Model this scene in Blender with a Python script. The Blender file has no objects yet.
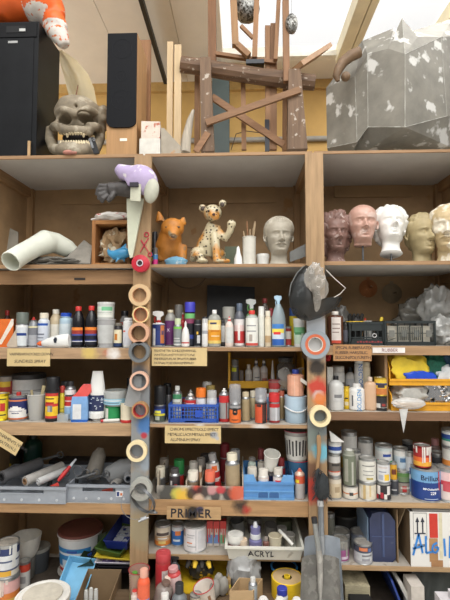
import bpy, bmesh, math, random
from mathutils import Vector, Matrix, Euler, noise
SC = bpy.context.scene
COL = SC.collection
rad = math.radians
PI = math.pi
F = 433.33
CAM = Vector((0, 0, 1.65))
PITCH, YAW = 3.2, 2.2
RM = Euler((rad(90 + PITCH), 0, rad(YAW)), 'XYZ').to_matrix()
YF, YB = 2.55, 3.17          # shelving: front plane and back plane
rnd = random.Random(7)

def ray(px, py):
    return RM @ Vector(((px - 225) / F, (300 - py) / F, -1))
def P(px, py, Y):
    d = ray(px, py); return CAM + d * ((Y - CAM.y) / d.y)
def PZ(px, py, Z):
    d = ray(px, py); return CAM + d * ((Z - CAM.z) / d.z)
def lin(c):
    c = c / 255.0
    return c / 12.92 if c <= 0.04045 else ((c + 0.055) / 1.055) ** 2.4
def RGB(c): return (lin(c[0]), lin(c[1]), lin(c[2]), 1)

# ---------------------------------------------------------------- materials
_mats = {}
def _nodes(name):
    m = bpy.data.materials.new(name); m.use_nodes = True
    nt = m.node_tree
    b = nt.nodes['Principled BSDF']
    return m, nt, b
def _mix(nt, fac, a, b):
    n = nt.nodes.new('ShaderNodeMix'); n.data_type = 'RGBA'
    for sock, v in ((n.inputs[0], fac), (n.inputs[6], a), (n.inputs[7], b)):
        if isinstance(v, bpy.types.NodeSocket): nt.links.new(v, sock)
        else: sock.default_value = v
    return n.outputs[2]
def M(rgb, rough=.5, metal=0.0, var=.14, scale=18.0, stretch=(1, 1, 1), bump=0.0, alpha=1.0, spots=None, blots=None, spec=.5, coat=0.0, spotscale=30.0, spotcut=.62):
    key = (tuple(rgb), rough, metal, var, scale, tuple(stretch), bump, alpha, tuple(spots) if spots else None,
           tuple((tuple(b[0]), b[1], tuple(b[2])) for b in blots) if blots else None, spec, coat, spotscale, spotcut)
    if key in _mats: return _mats[key]
    m, nt, bs = _nodes('surface')
    tc = nt.nodes.new('ShaderNodeTexCoord')
    mp = nt.nodes.new('ShaderNodeMapping'); mp.inputs['Scale'].default_value = stretch
    nt.links.new(tc.outputs['Object'], mp.inputs['Vector'])
    nz = nt.nodes.new('ShaderNodeTexNoise'); nz.inputs['Scale'].default_value = scale
    nz.inputs['Detail'].default_value = 5; nz.inputs['Roughness'].default_value = .6
    nt.links.new(mp.outputs['Vector'], nz.inputs['Vector'])
    mr = nt.nodes.new('ShaderNodeMapRange'); mr.inputs[1].default_value = .3; mr.inputs[2].default_value = .7
    nt.links.new(nz.outputs['Fac'], mr.inputs[0])
    c = RGB(rgb)
    lo = tuple(x * (1 - var) for x in c[:3]) + (1,); hi = tuple(min(1, x * (1 + var)) for x in c[:3]) + (1,)
    col = _mix(nt, mr.outputs[0], lo, hi)
    if spots:
        n2 = nt.nodes.new('ShaderNodeTexNoise'); n2.inputs['Scale'].default_value = spotscale; n2.inputs['Detail'].default_value = 3
        nt.links.new(tc.outputs['Object'], n2.inputs['Vector'])
        m2 = nt.nodes.new('ShaderNodeMapRange'); m2.inputs[1].default_value = spotcut; m2.inputs[2].default_value = spotcut + .06
        nt.links.new(n2.outputs['Fac'], m2.inputs[0])
        col = _mix(nt, m2.outputs[0], col, RGB(spots))
    if blots:
        n3 = nt.nodes.new('ShaderNodeTexNoise'); n3.inputs['Scale'].default_value = 25
        nt.links.new(tc.outputs['Object'], n3.inputs['Vector'])
        for (p, r, cc) in blots:
            d = nt.nodes.new('ShaderNodeVectorMath'); d.operation = 'DISTANCE'
            nt.links.new(tc.outputs['Object'], d.inputs[0]); d.inputs[1].default_value = p
            ad = nt.nodes.new('ShaderNodeMath'); ad.operation = 'MULTIPLY_ADD'
            nt.links.new(n3.outputs['Fac'], ad.inputs[0]); ad.inputs[1].default_value = r * .9
            nt.links.new(d.outputs['Value'], ad.inputs[2])
            q = nt.nodes.new('ShaderNodeMapRange'); q.inputs[1].default_value = r * 1.12; q.inputs[2].default_value = r * 1.75
            q.inputs[3].default_value = .92; q.inputs[4].default_value = 0
            nt.links.new(ad.outputs[0], q.inputs[0])
            col = _mix(nt, q.outputs[0], col, RGB(cc))
    nt.links.new(col, bs.inputs['Base Color'])
    bs.inputs['Roughness'].default_value = rough
    bs.inputs['Metallic'].default_value = metal
    bs.inputs['Alpha'].default_value = alpha
    bs.inputs['Specular IOR Level'].default_value = spec
    if coat: bs.inputs['Coat Weight'].default_value = coat
    if bump:
        bp = nt.nodes.new('ShaderNodeBump'); bp.inputs['Strength'].default_value = bump; bp.inputs['Distance'].default_value = .01
        nt.links.new(nz.outputs['Fac'], bp.inputs['Height']); nt.links.new(bp.outputs['Normal'], bs.inputs['Normal'])
    _mats[key] = m
    return m
def wood(rgb, axis='X', var=.22, blots=None, rough=.6, spots=None):
    gr = sum(rgb) / 3; rgb = tuple((c * .87 + gr * .13) * .89 for c in rgb)
    st = {'X': (.08, 1, 1), 'Y': (1, .08, 1), 'Z': (1, 1, .08)}[axis]
    return M(rgb, rough, var=var, scale=45, stretch=st, bump=.15, blots=blots, spots=spots, spec=.3)

# ---------------------------------------------------------------- mesh helpers
def smooth(bm, ang=40):
    for f in bm.faces: f.smooth = True
    a = rad(ang)
    for e in bm.edges:
        if len(e.link_faces) == 2:
            try:
                if e.calc_face_angle() > a: e.smooth = False
            except ValueError: pass
def NB(): return bmesh.new()
def add_box(bm, lo, hi, mi=0, mat=None):
    x0, y0, z0 = lo; x1, y1, z1 = hi
    vs = [bm.verts.new(v) for v in ((x0,y0,z0),(x1,y0,z0),(x1,y1,z0),(x0,y1,z0),(x0,y0,z1),(x1,y0,z1),(x1,y1,z1),(x0,y1,z1))]
    if mat is not None:
        for v in vs: v.co = mat @ v.co
    fs = [bm.faces.new([vs[i] for i in q]) for q in ((0,3,2,1),(4,5,6,7),(0,1,5,4),(1,2,6,5),(2,3,7,6),(3,0,4,7))]
    for f in fs: f.material_index = mi
    return vs
def add_bar(bm, p0, p1, w, t, up=(0, 1, 0), w1=None, t1=None, mi=0):
    """rectangular bar from p0 to p1: w across, t along the 'up' hint"""
    p0 = Vector(p0); p1 = Vector(p1); d = (p1 - p0).normalized()
    u = Vector(up); u = (u - d * u.dot(d)).normalized(); s = d.cross(u)
    w1 = w1 or w; t1 = t1 or t
    vs = []
    for p, ww, tt in ((p0, w, t), (p1, w1, t1)):
        for a, b in ((-1,-1),(1,-1),(1,1),(-1,1)):
            vs.append(bm.verts.new(p + s * (a * ww / 2) + u * (b * tt / 2)))
    for q in ((3,2,1,0),(4,5,6,7),(0,1,5,4),(1,2,6,5),(2,3,7,6),(3,0,4,7)):
        f = bm.faces.new([vs[i] for i in q]); f.material_index = mi
    return vs
def add_lathe(bm, prof, seg=24, mi=0, mat=None, mids=None, a0=0.0, a1=2 * PI, oval=(1, 1)):
    """profile [(r, z)...] turned about z; angle 0 faces -y (the viewer)"""
    full = abs(a1 - a0 - 2 * PI) < 1e-6
    n = seg if full else seg + 1
    rows = []
    for (r, z) in prof:
        if r < 1e-6:
            rows.append([bm.verts.new((0, 0, z))])
        else:
            rows.append([bm.verts.new((r * oval[0] * math.sin(a0 + (a1 - a0) * i / seg), -r * oval[1] * math.cos(a0 + (a1 - a0) * i / seg), z)) for i in range(n)])
    if mat is not None:
        for row in rows:
            for v in row: v.co = mat @ v.co
    fs = []
    for k in range(len(rows) - 1):
        A, B = rows[k], rows[k + 1]
        for i in range(seg):
            j = (i + 1) % n if full else i + 1
            if len(A) == 1 and len(B) == 1: continue
            if len(A) == 1: q = [A[0], B[j], B[i]]
            elif len(B) == 1: q = [A[i], A[j], B[0]]
            else: q = [A[i], A[j], B[j], B[i]]
            f = bm.faces.new(q); f.material_index = (mids[k] if mids else mi); fs.append(f)
    return fs
def add_tube(bm, pts, r, seg=8, closed=False, mi=0, r1=None, radii=None):
    pts = [Vector(p) for p in pts]; n = len(pts); rows = []
    prev = None
    for k, p in enumerate(pts):
        if closed: d = pts[(k + 1) % n] - pts[k - 1]
        else: d = pts[min(k + 1, n - 1)] - pts[max(k - 1, 0)]
        d.normalize()
        if prev is None:
            u = Vector((0, 0, 1)) if abs(d.z) < .9 else Vector((1, 0, 0))
        else: u = prev
        u = (u - d * u.dot(d)).normalized(); prev = u; s = d.cross(u)
        rr = radii[k] if radii else (r if r1 is None else r + (r1 - r) * k / max(1, n - 1))
        rows.append([bm.verts.new(p + u * (rr * math.cos(2 * PI * i / seg)) + s * (rr * math.sin(2 * PI * i / seg))) for i in range(seg)])
    rng = range(n) if closed else range(n - 1)
    for k in rng:
        A, B = rows[k], rows[(k + 1) % n]
        for i in range(seg):
            j = (i + 1) % seg
            f = bm.faces.new([A[i], A[j], B[j], B[i]]); f.material_index = mi
    if not closed:
        f = bm.faces.new(list(reversed(rows[0]))); f.material_index = mi
        f = bm.faces.new(rows[-1]); f.material_index = mi
def add_ring(bm, c, R, r, axis='Y', seg=28, ms=8, mi=0):
    pts = []
    for i in range(seg):
        a = 2 * PI * i / seg
        q = {'Y': (math.cos(a), 0, math.sin(a)), 'Z': (math.cos(a), math.sin(a), 0), 'X': (0, math.cos(a), math.sin(a))}[axis]
        pts.append(Vector(c) + Vector(q) * R)
    add_tube(bm, pts, r, ms, True, mi)
def add_prism(bm, pts, off, mi=0):
    """closed polygon pts (3-D, planar) pushed by the vector off"""
    off = Vector(off)
    a = [bm.verts.new(p) for p in pts]; b = [bm.verts.new(Vector(p) + off) for p in pts]
    n = len(pts)
    fs = [bm.faces.new(a), bm.faces.new(list(reversed(b)))]
    for i in range(n): fs.append(bm.faces.new([a[(i + 1) % n], a[i], b[i], b[(i + 1) % n]]))
    for f in fs: f.material_index = mi
    return fs
def add_ball(bm, c, rx, ry=None, rz=None, sub=3, mi=0, fn=None, mat=None):
    ry = ry or rx; rz = rz or rx
    r = bmesh.ops.create_icosphere(bm, subdivisions=sub, radius=1)
    for v in r['verts']:
        k = fn(v.co) if fn else 1
        v.co = Vector((v.co.x * rx * k, v.co.y * ry * k, v.co.z * rz * k))
        if mat is not None: v.co = mat @ v.co
        v.co = v.co + Vector(c)
    for v in r['verts']:
        for f in v.link_faces: f.material_index = mi
    return r['verts']
def lump(seed, amp=.25, freq=1.6, ridged=False):
    o = Vector((seed * 3.7, seed * 1.3, seed * 7.1))
    def fn(p):
        t = 0; a = 1
        for k in range(3):
            n = noise.noise(p * freq * (2 ** k) + o)
            t += a * ((1 - 2.2 * abs(n)) if ridged else n); a *= .5
        return 1 + amp * t
    return fn
def bevel(bm, w=.003, seg=2):
    bmesh.ops.bevel(bm, geom=[e for e in bm.edges if e.is_manifold and e.calc_face_angle(0) > rad(30)], offset=w, segments=seg, affect='EDGES', profile=.5, clamp_overlap=True)

# ---------------------------------------------------------------- object helpers
def tag(o, label=None, cat=None, group=None, kind=None):
    if label: o['label'] = label
    if cat: o['category'] = cat
    if group: o['group'] = group
    if kind: o['kind'] = kind
    return o
def thing(name, label, cat, loc=(0, 0, 0), rot=(0, 0, 0), group=None, kind=None):
    o = bpy.data.objects.new(name, None); COL.objects.link(o)
    o.empty_display_size = .05
    o.location = loc; o.rotation_euler = rot
    return tag(o, label, cat, group, kind)
def wm(o):
    m = Matrix.LocRotScale(o.location, o.rotation_euler, o.scale)
    return wm(o.parent) @ m if o.parent else m
def obj(name, bm, mats, parent=None, world=False, sm=40, rec=True, bev=0, label=None, sub=0):
    """link one bmesh as one object; world=True: verts are world coordinates"""
    if bev: bevel(bm, bev)
    if rec: bmesh.ops.recalc_face_normals(bm, faces=bm.faces)
    if sm: smooth(bm, sm)
    loc = Vector((0, 0, 0))
    if world:
        if parent is not None:
            bm.transform(wm(parent).inverted())
        else:
            xs = [v.co.x for v in bm.verts]; ys = [v.co.y for v in bm.verts]; zs = [v.co.z for v in bm.verts]
            loc = Vector(((min(xs) + max(xs)) / 2, (min(ys) + max(ys)) / 2, min(zs)))
            bm.transform(Matrix.Translation(-loc))
    me = bpy.data.meshes.new(name); bm.to_mesh(me); bm.free()
    if not isinstance(mats, (list, tuple)): mats = [mats]
    for m in mats: me.materials.append(m)
    o = bpy.data.objects.new(name, me); COL.objects.link(o)
    o.location = loc
    if parent is not None: o.parent = parent
    if label: o['label'] = label
    return o
def text_bm(body, size, extrude=.0004, bold=0.0, shear=0.0, align='CENTER', jitter=0.0, space=1.0, line=1.0):
    cu = bpy.data.curves.new('lettering', 'FONT'); cu.body = body; cu.size = size
    cu.extrude = extrude; cu.offset = bold; cu.shear = shear; cu.align_x = align; cu.align_y = 'CENTER'
    cu.space_character = space; cu.space_line = line; cu.resolution_u = 3
    t = bpy.data.objects.new('lettering', cu); COL.objects.link(t)
    dg = bpy.context.evaluated_depsgraph_get(); dg.update()
    me = bpy.data.meshes.new_from_object(t.evaluated_get(dg))
    bm = bmesh.new(); bm.from_mesh(me)
    bpy.data.objects.remove(t); bpy.data.curves.remove(cu); bpy.data.meshes.remove(me)
    if jitter:
        for v in bm.verts:
            n = noise.noise_vector(Vector((v.co.x / size * 1.3, v.co.y / size * 1.3, 3)))
            v.co.x += n.x * jitter * size; v.co.y += n.y * jitter * size
    return bm
def stand_text(bm, x=0, y=0, z=0, tilt=0):
    """text plane (x, y) -> upright plane (x, z) facing -y"""
    m = Matrix.Translation((x, y, z)) @ Matrix.Rotation(rad(90), 4, 'X') @ Matrix.Rotation(tilt, 4, 'Z')
    bm.transform(m); return bm
def wrap_text(bm, r, z, a=0.0):
    for v in bm.verts:
        th = a + v.co.x / r
        v.co = Vector(((r + v.co.z) * math.sin(th), -(r + v.co.z) * math.cos(th), z + v.co.y))
    return bm
# ================================================================ camera, light, render look
cam = bpy.data.cameras.new('camera'); cam.sensor_fit = 'VERTICAL'; cam.sensor_height = 36; cam.sensor_width = 27; cam.lens = 26
co = bpy.data.objects.new('camera', cam); COL.objects.link(co)
co.location = CAM; co.rotation_euler = (rad(90 + PITCH), 0, rad(YAW)); cam.clip_start = .02
SC.camera = co
SC.view_settings.view_transform = 'Standard'; SC.view_settings.look = 'None'; SC.view_settings.gamma = 1
SC.view_settings.use_curve_mapping = False; SC.view_settings.exposure = -0.34
w = bpy.data.worlds.new('sky'); SC.world = w; w.use_nodes = True
nt = w.node_tree; bg = nt.nodes['Background']
tc = nt.nodes.new('ShaderNodeTexCoord'); sp = nt.nodes.new('ShaderNodeSeparateXYZ'); nt.links.new(tc.outputs['Generated'], sp.inputs[0])
rp = nt.nodes.new('ShaderNodeValToRGB'); nt.links.new(sp.outputs['Z'], rp.inputs[0])
e = rp.color_ramp.elements
e[0].position = 0.0; e[0].color = (.22, .22, .22, 1)
e[1].position = .6; e[1].color = (1.0, 1.0, 1.0, 1)
m_ = e.new(.35); m_.color = (.40, .40, .40, 1)
nt.links.new(rp.outputs[0], bg.inputs['Color']); bg.inputs['Strength'].default_value = 1.5
def area(name, loc, target, sx, sy, watts, col=(1, 1, 1)):
    l = bpy.data.lights.new(name, 'AREA'); l.shape = 'RECTANGLE'; l.size = sx; l.size_y = sy; l.energy = watts; l.color = col
    o = bpy.data.objects.new(name, l); COL.objects.link(o); o.location = loc
    o.rotation_euler = (Vector(target) - Vector(loc)).to_track_quat('-Z', 'Y').to_euler()
    return o
area('skylight', (.6, -1.6, 3.9), (0, 2.9, 1.7), 3.4, 1.8, 85, (1, .985, .95))
area('skylight', (.2, .4, 4.7), (.2, 1.2, 0), 3.5, 2.2, 170, (1, .98, .95))  # added lamp aimed down so floor bounce brightens the shelf undersides
area('skylight', (2.2, 3.3, 4.75), (.9, 4.3, 2.6), 2.4, 1.2, 110, (1, .98, .94))
area('ceiling_fill_lamp', (-4.6, 3.3, 3.1), (.5, 4.0, 4.1), 1.4, 1.0, 130, (1, .98, .94))  # added fill lamp that brightens the ceiling and rear wall; no window there

# ================================================================ the room
ZC = P(100, 86, 4.6).z; YW = 4.6
def struct(name, bm, m, **k):
    o = obj(name, bm, m, None, True, **k); o['kind'] = 'structure'; return o
b = NB(); add_box(b, (-5, -2, -.1), (5, YW + .1, 0)); struct('floor', b, M((206, 200, 190), .7, var=.12, scale=4))
OCH = M((196, 158, 92), .75, var=.1, scale=3)
b = NB(); add_box(b, (-5, YW, 0), (5, YW + .12, ZC)); struct('wall_back', b, OCH)
XS = PZ(223, 57, ZC).x; YS = PZ(223, 56, ZC).y
XR = PZ(470, 0, ZC).x + .6
CE = M((226, 218, 204), .8, var=.05, scale=3)
b = NB()
for i in range(1, 8):                                 # ceiling boards with open seams
    x1 = PZ(93, 0, ZC).x + .62 * i; x0 = x1 - .62
    if x0 > XS: break
    add_box(b, (x0 + .004, 2.6, ZC), (min(x1, XS), YW, ZC + .05))
for i in range(5):
    x1 = PZ(93, 0, ZC).x - .62 * i; add_box(b, (x1 - .62 + .004, 2.6, ZC), (x1, YW, ZC + .05))
add_box(b, (-5, 2.6, ZC + .05), (XS, YW, ZC + .08))
add_box(b, (XS, YS, ZC), (5, YW + .1, ZC + .08))
struct('ceiling', b, CE)
CREAM = M((230, 220, 190), .6, var=.08, scale=6)
b = NB(); add_box(b, (XS - .02, YS - .05, ZC - .05), (5, YS + .03, ZC)); struct('trim_1', b, M((226, 220, 206), .6))
b = NB(); add_box(b, (-5, YW - .05, ZC - .1), (5, YW, ZC)); struct('trim_2', b, M((186, 150, 88), .7))
# skylight: frame with glazing bars and panes
b = NB()
for px, wd in ((360, .05), (371, .03), (460, .05)):
    x = PZ(px, 0, ZC).x
    add_box(b, (x - wd, 2.6, ZC - .10), (x + wd, YS, ZC + .04))
wf = struct('window_1', b, CREAM, bev=.004)
g = bpy.data.materials.new('clear_glass'); g.use_nodes = True
n = g.node_tree.nodes; n['Principled BSDF'].inputs['Alpha'].default_value = .06
n['Principled BSDF'].inputs['Roughness'].default_value = .05
gz = g.node_tree.nodes.new('ShaderNodeTexNoise'); gz.inputs['Scale'].default_value = 3
gm = g.node_tree.nodes.new('ShaderNodeMapRange'); gm.inputs[3].default_value = .04; gm.inputs[4].default_value = .09
g.node_tree.links.new(gz.outputs['Fac'], gm.inputs[0]); g.node_tree.links.new(gm.outputs[0], n['Principled BSDF'].inputs['Alpha'])
b = NB(); add_box(b, (XS, 2.6, ZC + .05), (5, YS, ZC + .058)); obj('glass_pane', b, g, wf, True)
# black curtain rail under the ceiling, pipe on the rear wall, steel column
b = NB(); p0 = P(165.5, 82, 4.45); p1 = PZ(139, -8, p0.z); add_bar(b, p0, p1, .035, .05, (0, 0, 1))
o = obj('ceiling_rail', b, M((30, 30, 30), .5), None, True, bev=.004)
tag(o, 'black metal rail running along under the pale ceiling boards', 'rail')
b = NB(); p0 = P(-60, 141, YW - .06); p1 = P(520, 133, YW - .06); z = P(225, 139, YW - .06).z
add_tube(b, [(-4.6, YW - .03, z), (4.6, YW - .03, z)], .028, 12)
o = obj('wall_pipe', b, M((150, 146, 138), .5), None, True); tag(o, 'long grey pipe running low along the ochre rear wall', 'pipe')
t = thing('steel_column', 'teal-grey steel column rising behind the wooden stand to the ceiling', 'column', (P(221, 100, 4.3).x, 4.3, 0))
TEAL = M((70, 82, 80), .55, var=.12, scale=8)
b = NB(); add_box(b, (-.085, -.10, 0), (.085, -.085, ZC)); add_box(b, (-.085, .085, 0), (.085, .10, ZC)); obj('flange', b, TEAL, t)
b = NB(); add_box(b, (-.01, -.085, 0), (.01, .085, ZC)); obj('web', b, TEAL, t)

# ================================================================ the shelving
XL0, XL1 = P(134, 300, YF).x, P(151, 300, YF).x            # left post
XR0, XR1 = P(306, 300, YF).x, P(324, 300, YF).x            # right post
XA, XB = (XL0 + XL1) / 2, (XR0 + XR1) / 2
BAY = XB - XA
XO0 = XA - BAY; XO1 = XB + BAY
def zf(x, y): return P(x, y, YF).z
ZL = [zf(60, 154.5), zf(60, 264.5), zf(60, 348), zf(60, 423), zf(60, 503.5)]
ZM = [zf(228, 152.5), zf(228, 264), zf(228, 347.3), zf(228, 424.7), zf(228, 501), zf(195, 555.5)]
ZR = [zf(390, 149), zf(390, 261), zf(390, 346), zf(390, 412.5), zf(390, 503), zf(390, 567)]
ZTOP = zf(228, 152.5)
ZL[0] = ZM[0] = ZR[0] = ZTOP
SHELV = thing('shelving_unit', 'tall plywood and timber workshop shelving of three bays along the wall', 'shelving', (0, YF, 0))
def S(p): p = Vector(p); return (p.x, p.y - YF, p.z)
HB = M((160, 130, 94), .75, var=.18, scale=6, bump=.05, spots=(150, 112, 70), spotcut=.68, spotscale=7)
PLY = M((186, 183, 178), .7, var=.07, scale=5)
EDGE = wood((182, 140, 98), 'X')
def bl(px, py, r, c, Y=YF - .03): return (S(P(px, py, Y)), r, c)
TAN = (188, 150, 106)
postL = wood(TAN, 'Z', blots=[bl(142, 402, .13, (128, 136, 142)), bl(142, 440, .16, (134, 140, 144)), bl(142, 490, .14, (142, 146, 146)), bl(146, 425, .05, (70, 120, 180)), bl(144, 436, .018, (180, 50, 60)),
    bl(140, 375, .06, (92, 98, 104)), bl(146, 462, .05, (150, 160, 170)), bl(142, 530, .1, (156, 144, 116))])
postR = wood(TAN, 'Z', blots=[bl(316, 330, .10, (180, 186, 192)), bl(317, 350, .07, (190, 190, 190)), bl(317, 367, .048, (40, 40, 42)), bl(318, 388, .055, (190, 60, 50)), bl(318, 396, .03, (200, 190, 188)),
    bl(318, 425, .09, (110, 122, 126)), bl(312, 442, .07, (120, 130, 124)), bl(322, 452, .05, (110, 180, 200)), bl(313, 488, .085, (176, 52, 46)), bl(312, 470, .05, (110, 80, 62)), bl(320, 400, .04, (210, 120, 60))])
def post(x0, x1, m, zt=ZTOP):
    b = NB(); add_box(b, (x0, YF - .028, 0), (x1, YF, zt - .02)); obj('post', b, m, SHELV, True, bev=.002)
post(XL0, XL1, postL); post(XR0, XR1, postR)
post(XL0 - BAY, XL1 - BAY, wood(TAN, 'Z')); post(XR0 + BAY, XR1 + BAY, wood((190, 150, 104), 'Z'))
for xc in (XO0, XA, XB, XO1):
    b = NB(); add_box(b, (xc - .05, YB - .04, 0), (xc + .05, YB - .002, ZTOP - .02)); obj('rear_post', b, wood((182, 140, 92), 'Z'), SHELV, True, bev=.002)
    b = NB(); add_box(b, (xc - .006, YF + .002, 0), (xc + .006, YB - .042, ZTOP - .02)); obj('side_panel', b, HB, SHELV, True)
b = NB(); add_box(b, (XO0 - .06, YB, 0), (XO1 + .06, YB + .008, ZTOP)); obj('back_panel', b, HB, SHELV, True)
def shelf(x0, x1, z, th=.018, rail=0, m=EDGE, top=None):
    b = NB(); add_box(b, (x0, YF + .012, z - th), (x1, YB - .001, z)); obj('shelf_board', b, top or PLY, SHELV, True)
    h = max(th, rail)
    b = NB(); add_box(b, (x0, YF, z - h), (x1, YF + .0118, z)); obj('front_rail' if rail else 'edge_strip', b, m, SHELV, True, bev=.0012)
def ledger(xc, z, side):
    b = NB(); x0 = xc + side * .0062; x1 = xc + side * .036
    add_box(b, (min(x0, x1), YF + .014, z - .085), (max(x0, x1), YB - .045, z - .0185)); obj('ledger', b, wood((180, 138, 92), 'Y'), SHELV, True, bev=.002)
g3 = .007
DUST = M((176, 168, 156), .8, var=.12, scale=9, spots=(150, 140, 126), spotscale=14)
# left bay
shelf(XO0 + g3, XA - g3, ZL[0], .020); shelf(XO0 + g3, XA - g3, ZL[1], .022)
rl3 = wood((196, 158, 118), 'X', blots=[bl(104, 353, .03, (196, 84, 66)), bl(112, 354, .045, (226, 222, 216)), bl(88, 353, .05, (206, 180, 104)), bl(76, 350, .02, (220, 220, 215))])
shelf(XO0 + g3, XA - g3, ZL[2], .02, .064, rl3, DUST)
shelf(XO0 + g3, XA - g3, ZL[3], .02, .072, wood((206, 166, 122), 'X'), DUST)
shelf(XO0 + g3, XA - g3, ZL[4], .02, .056, wood((190, 146, 98), 'X'), DUST)
b = NB(); add_box(b, (XO0 + .06, YF + .04, ZL[1] - .115), (XA - .06, YF + .075, ZL[1] - .03)); obj('cross_batten', b, wood((170, 128, 86), 'X'), SHELV, True, bev=.002)
# middle bay
shelf(XA + g3, XB - g3, ZM[0], .018); shelf(XA + g3, XB - g3, ZM[1], .018); shelf(XA + g3, XB - g3, ZM[2], .022, 0, EDGE, DUST)
shelf(XA + g3, XB - g3, ZM[3], .018, 0, wood((190, 150, 108), 'X', blots=[bl(225, 427, .05, (90, 84, 80)), bl(260, 427, .05, (210, 204, 196)), bl(200, 427, .04, (200, 196, 190))]), DUST)
shelf(XA + g3, XB - g3, ZM[4], .02, .083, wood((196, 150, 100), 'X', blots=[bl(240, 508, .05, (48, 40, 38)), bl(247, 512, .035, (176, 50, 46))]), DUST)
shelf(XA + g3, XB - g3, ZM[5], .018, .024, wood((186, 150, 104), 'X'), DUST)
# right bay
shelf(XB + g3, XO1 - g3, ZR[0], .016); shelf(XB + g3, XO1 - g3, ZR[1], .022)
shelf(XB + g3, XO1 - g3, ZR[2], .02, .052, wood((190, 148, 104), 'X'), DUST)
shelf(XB + g3, XO1 - g3, ZR[3], .02, .046, wood((150, 112, 82), 'X'), DUST)
shelf(XB + g3, XO1 - g3, ZR[4], .02, .026, wood((200, 160, 112), 'X', blots=[bl(362, 505, .01, (40, 36, 34)), bl(404, 505, .012, (40, 36, 34)), bl(350, 506, .01, (40, 36, 34))]), DUST)
shelf(XB + g3, XO1 - g3, ZR[5], .02, .022, wood((196, 158, 112), 'X', blots=[bl(408, 570, .02, (50, 46, 44))]), DUST)
for zs, xl, xr in ((ZL, XO0, XA), (ZM, XA, XB), (ZR, XB, XO1)):
    for z in zs[:-1]:
        ledger(xl, z, 1); ledger(xr, z, -1)
# boards nailed to the back panel
for x0, y0, x1, y1 in ((62, 186, 128, 204), (190, 184, 275, 203), (334, 181, 411, 197)):
    a = P(x0, y0, YB); c = P(x1, y1, YB)
    b = NB(); add_box(b, (a.x, YB - .014, c.z), (c.x, YB - .001, a.z)); obj('backing_board', b, M((160, 130, 92), .7, var=.1, scale=7, spots=(112, 86, 60), spotcut=.72, spotscale=9), SHELV, True, bev=.002)
# ================================================================ kinds of container
STEEL = M((170, 172, 174), .32, .85, var=.12, scale=30)
DSTEEL = M((120, 122, 124), .4, .8, var=.2, scale=20)
WHITEP = M((226, 226, 222), .4, var=.05)
BLACKP = M((26, 26, 28), .4, var=.2)
def clear(rgb, a=.35, rough=.12): return M(rgb, rough, var=.05, scale=8, alpha=a)
def spot(x0, x1, yt, z, d):
    """where a thing between pixel columns x0..x1 with its top at yt stands on level z, d behind the front edge"""
    Y = YF + d; xc = (x0 + x1) / 2
    yb = 300 - 0
    for _ in range(3):                       # pixel row of the base
        q = P(xc, yb, Y); yb -= (z - q.z) / (P(xc, yb - 1, Y).z - q.z)
    a = P(x0, yb, Y); c = P(x1, yb, Y); t0 = P(x0, yt, Y); t1 = P(x1, yt, Y)
    xm = (a.x + c.x) / 2
    return Vector((xm, Y, z)), (c.x - a.x) / 2, P(xc, yt, Y).z - z
def patchmat(rgb, rough=.45): return M(rgb, rough, var=.1, scale=25)
def label_part(par, prof_r, z0, z1, bands, a0=-1.35, a1=1.35, patches=(), text=None, name='label', seg=30, oval=(1, 1)):
    """paper label: bands [(share, rgb)] from the bottom up, patches (a0, a1, f0, f1, rgb)"""
    b = NB(); ms = []; tot = sum(q[0] for q in bands); z = z0; e = .0005 + .011 * prof_r((z0 + z1) / 2)
    for sh, c in bands:
        zz = z + (z1 - z0) * sh / tot; ms.append(patchmat(c))
        add_lathe(b, [(prof_r(z) + e, z), (prof_r(zz) + e, zz)], seg, len(ms) - 1, None, None, a0, a1, oval); z = zz
    for (p0, p1, f0, f1, c) in patches:
        za = z0 + (z1 - z0) * f0; zb = z0 + (z1 - z0) * f1; ms.append(patchmat(c))
        add_lathe(b, [(prof_r(za) + e + .0007, za), (prof_r(zb) + e + .0007, zb)], max(2, int((p1 - p0) / .08)), len(ms) - 1, None, None, p0, p1, oval)
    lo = obj(name, b, ms, par, rec=False)
    for tx in ([] if text is None else (text if isinstance(text, list) else [text])):
        body, size, fz, c = tx[:4]; a = tx[4] if len(tx) > 4 else 0; vert = tx[5] if len(tx) > 5 else False
        tb = text_bm(body, size, .0003, .0004)
        if vert: tb.transform(Matrix.Rotation(rad(90 if vert > 0 else -90), 4, 'Z'))
        zz = z0 + (z1 - z0) * fz
        wrap_text(tb, prof_r(zz) + e + .0011, zz, a)
        obj('lettering', tb, M(c, .5), lo, sm=0)
    return lo
def interp(prof):
    def r(z):
        best = 0
        for (r0, z0), (r1, z1) in zip(prof, prof[1:]):
            if z1 > z0 and z0 - 1e-9 <= z <= z1 + 1e-9:
                best = max(best, r0 + (r1 - r0) * (z - z0) / (z1 - z0))
        return best or prof[1][0]
    return r
def put(name, label, cat, loc, group, yaw=None, tilt=None):
    a = rnd.uniform(-.25, .25) if yaw is None else yaw
    t = thing(name, label, cat, loc + Vector((0, 0, .0006)), (tilt[0] if tilt else 0, tilt[1] if tilt else 0, a), group)
    return t
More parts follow.
